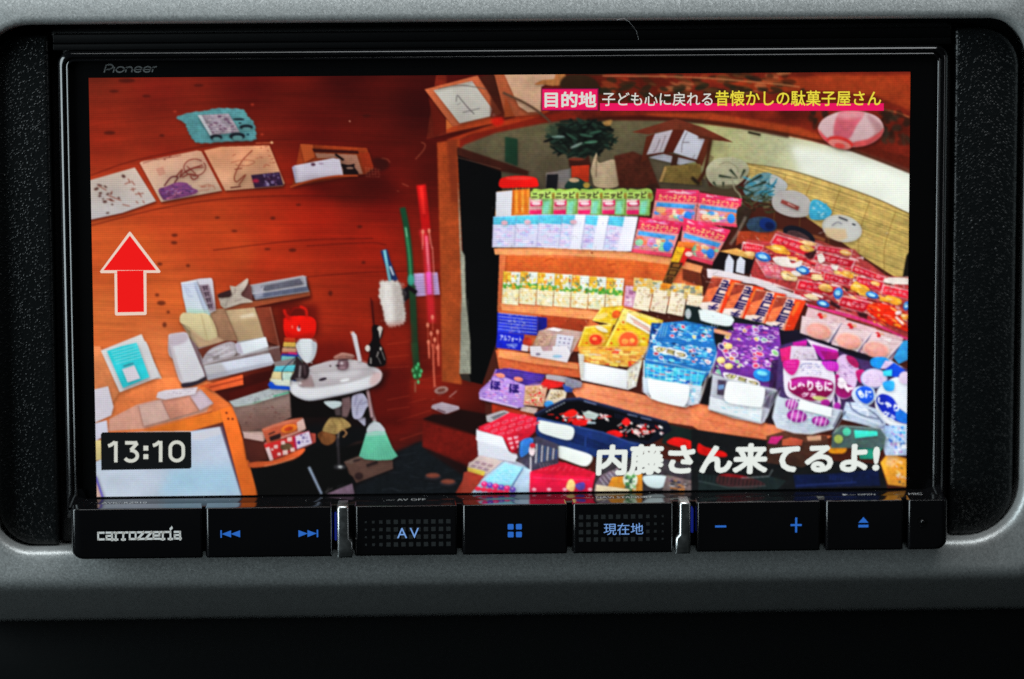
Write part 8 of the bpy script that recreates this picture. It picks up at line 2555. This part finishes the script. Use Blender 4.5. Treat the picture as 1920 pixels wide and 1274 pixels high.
DIG = {'1': [[(.12, .80), (.34, .85), (.66, 1.0)], [(.72, 1.03), (.72, -.03)]],
       '3': [[(.06, .95), (.84, .95), (.86, .92), (.44, .58)], [(.40, .57)] + polar(.44, .30, .44, .27, 88, -150, 18)],
       '0': [polar(.5, .66, .42, .31, 0, 180) + polar(.5, .34, .42, .31, 180, 360) + [(.92, .66)]]}
for ch, xa, xb in (('1', 200, 224), ('3', 233, 261), ('1', 284, 308), ('0', 317, 346)):
    dy = -(xa - 203) * .008
    qd = []
    for st in DIG[ch]:
        qd += ribbon([(xa + (xb - xa) * u, -(866 + dy - 37 * v)) for u, v in st], 6.4, lambda x, y: pic(x, -y))
    flat('clock_digit', qd, -.1, M_CLOCKTXT, display, .02)
flat('clock_colon', [[pic(*p) for p in ((269, 836), (278, 836), (278, 845), (269, 845))], [pic(*p) for p in ((269, 852), (278, 852), (278, 861), (269, 861))]], -.1, M_CLOCKTXT, display, .02)
lettering('caption_lettering', '内藤さん来てるよ!', pic_map(1117, 834, 1648, 892, -.1, shear=3, drop=-5), M_CAPTION, display, bold=.040)

# --- maker's name on the glass
def strokes(glyphs, x, adv, mapper, w, y):
    out = []
    for g, a in zip(glyphs, adv):
        for st in g:
            out += ribbon([(x + px_, pz_) for px_, pz_ in st], w, mapper)
        x += a
    return out


def arc(cx, cz, rx, rz, a0, a1, n=12):
    return [(cx + rx * math.cos(math.radians(a0 + (a1 - a0) * i / n)), cz + rz * math.sin(math.radians(a0 + (a1 - a0) * i / n))) for i in range(n + 1)]


O_ = [arc(.55, .36, .48, .34, 0, 360, 18)]
E_ = [[(.1, .38), (.95, .38)], arc(.52, .36, .45, .34, 5, 330, 16)]
N_ = [[(.08, 0), (.08, .7)], arc(.45, .36, .37, .32, 180, 0, 10) + [(.82, 0)]]
R_ = [[(.08, 0), (.08, .7)], arc(.45, .36, .37, .32, 180, 80, 8)]
I_ = [[(.08, 0), (.08, .7)]]
P_ = [[(.08, 0), (.12, .75)], arc(.50, .70, .52, .30, 150, -90, 16) + [(.25, .38)]]
qs = strokes([P_, I_, O_, N_, E_, E_, R_], 0, (1.12, .3, 1.2, 1.02, 1.12, 1.12, .8), lambda x, z: (-74.7 + x * 1.53 + z * .35, 41.05 + z * 1.5), .17, 0)
flat('maker_name_lettering', qs, .03, M_PRINTDIM, unit, .05)

# --- button ledge
YF = -10.6
loft('button_ledge', [(-81.2, 83.5, -49.4, -40.4, .6, 2.5), (-81.2, 83.5, -49.4, -40.4, .6, -7.6), (-81.0, 83.3, -49.2, -40.6, .5, -8.0)], M_BLACK, unit, cap1=True)


def ledge_text(s, x0, x1, y0, y1):
    # printed on the ledge's upper face, read from the front
    lettering('ledge_lettering', s, lambda u, v: (x0 + (x1 - x0) * u, y0 + (y1 - y0) * v, -40.385), M_LEDGEPRINT, unit, bold=.0, normal=(0, 0, 1))


ledge_text('AVIC-RZ910', -76.3, -67.8, -5.4, -3.6)
ledge_text('— AV OFF', -22.4, -14.9, -5.4, -3.6)
ledge_text('— NAVI STANDBY', 15.5, 28.4, -5.4, -3.6)
ledge_text('►— OPEN', 64.8, 71.0, -5.4, -3.6)
ledge_text('MIC', 77.4, 80.0, -5.4, -3.6)

ZBB, ZBT = -50.15, -40.35


def button(name, xl, xr, label, rl=.4, rr_=.4, fl=.5, fr=.25, drop=0.0):
    zb, zt = ZBB + drop, ZBT
    r4 = (.5, .5, rl, rr_)

    def L(d, y, k):
        return (xl + d * fl / .45, xr - d * fr / .45, zb + d * .8, zt - d * .18, tuple(max(.12, a - d) for a in r4), y)
    o = loft('button', [(xl, xr, zb, zt, r4, -6.0), L(0, YF + 1.3, 0), L(.05, YF + .85, 0), L(.16, YF + .42, 0), L(.26, YF + .22, 0), L(.62, YF + .01, 0), L(.72, YF, 0)], M_BLACK, unit, cap1=True)
    o.name = name
    return tag(o, label)


YP = YF - .03
bA = button('name_plate', -81.9, -57.1, 'blank black end key carrying the pale maker lettering', rl=2.2, fl=1.25)
bB = button('button', -56.6, -32.6, 'black key with blue skip-back and skip-forward symbols')
bC = button('button', -28.5, -9.0, 'black key lettered AV over fading dot grid')
bD = button('button', -8.2, 11.85, 'black key with four small blue squares')
bE = button('button', 12.7, 31.9, 'black key with pale blue kanji over fading dot grid')
bF = button('button', 36.2, 59.9, 'black key with blue minus and plus signs')
bG = button('button', 60.7, 75.7, 'black key with blue eject symbol')
bH = button('microphone_plate', 76.4, 84.2, 'small black end key with round microphone hole', rr_=2.2, fr=.8)

# pale slab lettering of the name plate, built of square strokes
G = {
    'c': [[(.9, .62), (.12, .62), (.12, .08), (.9, .08)]],
    'a': [[(.1, .62), (.86, .62), (.86, 0)], [(.86, .36), (.14, .36), (.14, .08), (1.0, .08)]],
    'r': [[(.0, .62), (.24, .62), (.24, .0)], [(.0, .05), (.5, .05)], [(.24, .50), (.5, .62), (.85, .62)]],
    'o': [[(.12, .62), (.9, .62), (.9, .08), (.12, .08), (.12, .62)]],
    'z': [[(.08, .62), (.88, .62), (.1, .08), (.92, .08)]],
    'e': [[(.12, .34), (.9, .34), (.9, .62), (.12, .62), (.12, .08), (.95, .08)]],
    'i': [[(.0, .62), (.3, .62), (.3, .0)], [(.0, .05), (.58, .05)], [(.3, .84), (.52, .98)]],
}
qs, x = [], 0.0
for ch, adv in zip('carrozzeria', (1.08, 1.12, .98, .98, 1.1, 1.02, 1.02, 1.1, .95, .72, 1.0)):
    for st in G[ch]:
        for i in range(len(st) - 1):
            (a0, b0), (a1, b1) = st[i], st[i + 1]
            horiz = abs(b1 - b0) < abs(a1 - a0) * .5
            w = .165 if horiz else .235
            d = Vector((a1 - a0, b1 - b0)).normalized() * .07
            n_ = Vector((-d.y, d.x)).normalized() * w / 2
            pts = [(a0 - d.x + n_.x, b0 - d.y + n_.y), (a1 + d.x + n_.x, b1 + d.y + n_.y), (a1 + d.x - n_.x, b1 + d.y - n_.y), (a0 - d.x - n_.x, b0 - d.y - n_.y)]
            qs.append([(-76.9 + (x + px_) * 1.425, -46.35 + pz_ * 2.35) for px_, pz_ in pts])
    x += adv
flat('lettering', qs, YP, M_GLOWPRINT, bA, .05)


def tri(cx, cz, w, h, d):
    return [(cx - d * w / 2, cz - h / 2), (cx + d * w / 2, cz), (cx - d * w / 2, cz + h / 2)]


def rect(cx, cz, w, h):
    return [(cx - w / 2, cz - h / 2), (cx + w / 2, cz - h / 2), (cx + w / 2, cz + h / 2), (cx - w / 2, cz + h / 2)]


cx, cz = -51.85, -45.4
flat('skip_back_symbol', [rect(cx - 1.75, cz, .28, 1.45), tri(cx - .75, cz, 1.75, 1.35, -1), tri(cx + .95, cz, 1.75, 1.35, -1)], YP, M_BLUE, bB)
cx, cz = -37.2, -45.5
flat('skip_forward_symbol', [rect(cx + 1.75, cz, .28, 1.45), tri(cx + .75, cz, 1.75, 1.35, 1), tri(cx - .95, cz, 1.75, 1.35, 1)], YP, M_BLUE, bB)
lettering('lettering', 'A\u2009V', box_map(-20.4, -16.3, -46.6, -44.65, YP - .03), M_PALEBLUE, bC, bold=-.004)
lettering('lettering', '現在地', box_map(18.7, 26.2, -46.45, -44.2, YP - .03), M_PALEBLUE, bE, bold=.0)


def dots(x0, x1, zs, parent, flip, skip):
    out = []
    for r_, z in enumerate(zs):
        for c in range(12):
            x = x0 + (x1 - x0) * c / 11
            k = c if not flip else 11 - c
            s = .82 if k > 3 else .36 + .14 * k
            if skip and skip(c, r_):
                continue
            out.append(rect(x, z, s, s))
    return flat('dot_pattern', out, YP + .01, M_DOT, parent, .04)


dots(-26.3, -10.7, (-43.45, -44.9, -46.35, -47.8), bC, False, lambda c, r_: False)
dots(14.4, 29.9, (-42.95, -44.4, -45.85, -47.3), bE, True, lambda c, r_: r_ in (1, 2) and 3 <= c <= 8)
for dx in (-.78, .78):
    for dz in (-.75, .75):
        o = loft('menu_square', [(1.85 + dx - .55, 1.85 + dx + .55, -45.4 + dz - .53, -45.4 + dz + .53, .18, YF + .05), (1.85 + dx - .55, 1.85 + dx + .55, -45.4 + dz - .53, -45.4 + dz + .53, .18, YP)], M_BLUE, bD, cap1=True, n=3)
flat('minus_symbol', [rect(40.9, -45.05, 2.1, .38)], YP, M_BLUE, bF)
flat('plus_symbol', [rect(55.25, -44.95, 2.1, .38), rect(55.25, -44.13, .38, 1.24), rect(55.25, -45.77, .38, 1.24)], YP, M_BLUE, bF)
flat('eject_symbol', [[(67.1, -44.65), (69.0, -44.65), (68.05, -43.55)], rect(68.05, -45.3, 1.9, .5)], YP, M_BLUE, bG)
# microphone hole: a recessed cup, with a small glossy dome added to catch a highlight
cx, cz = 79.1, -44.6
V, F = [], []
for k, (r_, y) in enumerate(((1.15, YP + .02), (1.0, YP - .02), (.85, YP), (.7, YF + .3), (.0, YF + .5))):
    for i in range(24):
        t = 2 * math.pi * i / 24
        V.append((cx + r_ * math.cos(t), y, cz + r_ * math.sin(t)))
for k in range(4):
    for i in range(24):
        j = (i + 1) % 24
        F.append((k * 24 + i, (k + 1) * 24 + i, (k + 1) * 24 + j, k * 24 + j))
mesh('microphone_hole', V, F, M_BLACK, bH)
V, F = [], []
for k in range(5):
    for i in range(16):
        t, e = 2 * math.pi * i / 16, math.pi / 2 * k / 4
        V.append((cx + .25 + .42 * math.cos(e) * math.cos(t), YP - .05 - .28 * math.sin(e), cz + .42 * math.cos(e) * math.sin(t)))
for k in range(4):
    for i in range(16):
        j = (i + 1) % 16
        F.append((k * 16 + i, k * 16 + j, (k + 1) * 16 + j, (k + 1) * 16 + i))
mesh('highlight_dome', V, F, M_BLACK, bH)

# chrome dividers with their notch and blue light slits
def divider(xl, xr, notch_side, label):
    zb, zt = -50.2, -40.2
    V = []
    # outline with a step cut into one side at a third of the height
    zn = -47.0
    if notch_side > 0:
        o = [(xl, zb), (xr, zb), (xr, zn - .3), (xr - .25, zn + .2), (xr - .7, zn + .6), (xr - .7, zt - .5), (xr - .9, zt), (xl + .3, zt), (xl, zt - .5)]
    else:
        o = [(xr, zb), (xr, zt - .5), (xr - .3, zt), (xl + .9, zt), (xl + .7, zt - .5), (xl + .7, zn + .6), (xl + .25, zn + .2), (xl, zn - .3), (xl, zb)]
    n = len(o)
    c = (sum(p[0] for p in o) / n, sum(p[1] for p in o) / n)
    F = []
    lev = [(0, -5.5), (0, YF - .2), (.10, YF - .5), (.3, YF - .68), (.5, YF - .72)]
    nv_ = []
    for i in range(n):
        a, b_, d = Vector(o[i - 1]), Vector(o[i]), Vector(o[(i + 1) % n])
        e1, e2 = (b_ - a).normalized(), (d - b_).normalized()
        m_ = (Vector((-e1.y, e1.x)) + Vector((-e2.y, e2.x)))
        nv_.append(m_.normalized() / max(.5, m_.length / 2))
    for ins, y in lev:
        for i in range(n):
            V.append((o[i][0] + nv_[i].x * ins, y, o[i][1] + nv_[i].y * ins))
    for k in range(len(lev) - 1):
        for i in range(n):
            j = (i + 1) % n
            F.append((k * n + i, k * n + j, (k + 1) * n + j, (k + 1) * n + i))
    F.append(tuple((len(lev) - 1) * n + i for i in range(n)))
    return tag(mesh('chrome_divider', V, F, M_CHROME, unit), label)


d1 = divider(-31.7, -28.75, 1, 'smoked chrome divider left of the AV key')
d2 = divider(32.3, 35.2, -1, 'smoked chrome divider left of the minus sign')
loft('light_slit', [(-32.2, -31.8, -47.0, -41.9, .2, -6), (-32.2, -31.8, -47.0, -41.9, .2, YF + .45)], M_BLUEDIM, unit, cap1=True, n=3)
loft('light_slit', [(35.3, 35.75, -46.3, -41.6, .2, -6), (35.3, 35.75, -46.3, -41.6, .2, YF + .45)], M_BLUEDIM, unit, cap1=True, n=3)

# faceted corner caps where the bezel meets the ledge
for xa, sgn in ((-82.6, 1), (84.0, -1)):
    xb = xa + sgn * 3.2
    V = [(xa, -.8, -39.2), (xa + sgn * 2.4, -.6, -38.4), (xb, -.3, -40.4), (xa, -8.5, -42.0), (xa + sgn * .3, -8.0, -40.5), (xb, -5, -40.42), (xa, 2, -42.5), (xa, 2, -38.6), (xb, 2, -40.5)]
    F = [(0, 1, 2), (0, 2, 5, 4), (0, 4, 3), (0, 3, 6, 7), (1, 7, 8, 2), (0, 7, 1)]
    if sgn < 0:
        F = [tuple(reversed(f)) for f in F]
    mesh('corner_cap', V, F, M_BLACK, unit)

# ---------------------------------------------------------------------------
# lint and dust
# ---------------------------------------------------------------------------
rd = np.random.default_rng(19)
fib = [(21.6, -4.2, 50.6), (22.9, -4.6, 50.9), (24.0, -4.5, 50.2), (24.6, -3.9, 49.4), (25.4, -2.4, 48.4), (25.7, -1.6, 47.4), (25.9, -1.3, 46.6)]
fib = [tuple(p) for p in np.array([[*a] for a in fib])]
f2 = tube('lint_fibre', fib, .022, M_DUST, None, 5)
tag(f2, 'thin pale lint fibre hanging over the upper edge of the opening', 'lint')

V, F = [], []


def speck3(x, y, z, s, up=False):
    k = len(V)
    a = rd.uniform(0, 6.28)
    e = rd.uniform(.5, 2.2)
    for t in range(3):
        u, w = s * e * math.cos(a + t * 2.1), s * math.sin(a + t * 2.1)
        V.append((x + u, y + (w if up else 0), z + (0 if up else w)))
    V.append((x, y - (0 if up else s * .6), z + (s * .6 if up else 0)))
    F.extend([(k, k + 1, k + 3), (k + 1, k + 2, k + 3), (k + 2, k, k + 3), (k, k + 2, k + 1)])


for i in range(150):
    s = .02 + .05 * rd.random() ** 3
    speck3(rd.uniform(-80, 84), -.02 if rd.random() < .5 else 1.0, 0, s)
    t = rd.random()
    if t < .45:
        V[-4:] = [(vx, vy - vy + .0, vz + 47.3 + 0) for vx, vy, vz in V[-4:]]
        dz = rd.uniform(-.6, .6)
        V[-4:] = [(vx, vy, vz + dz) for vx, vy, vz in V[-4:]]
    elif t < .75:
        V[-4:] = [(vx, .03, vz + 41.0) for vx, vy, vz in V[-4:]]
        dz = rd.uniform(-.8, .8)
        V[-4:] = [(vx, vy, vz + dz) for vx, vy, vz in V[-4:]]
    else:
        dz = rd.uniform(-38, 38)
        V[-4:] = [(min(76, vx), -.04, vz + dz) for vx, vy, vz in V[-4:]]
for i in range(90):
    speck3(rd.uniform(-80, 82), -rd.uniform(.5, 7), -40.38, .02 + .05 * rd.random() ** 3, up=True)
dust = mesh('dust', V, F, M_DUST, None, smooth_=False)
tag(dust, 'pale dust specks settled on the glossy black unit', 'dust', kind='stuff')
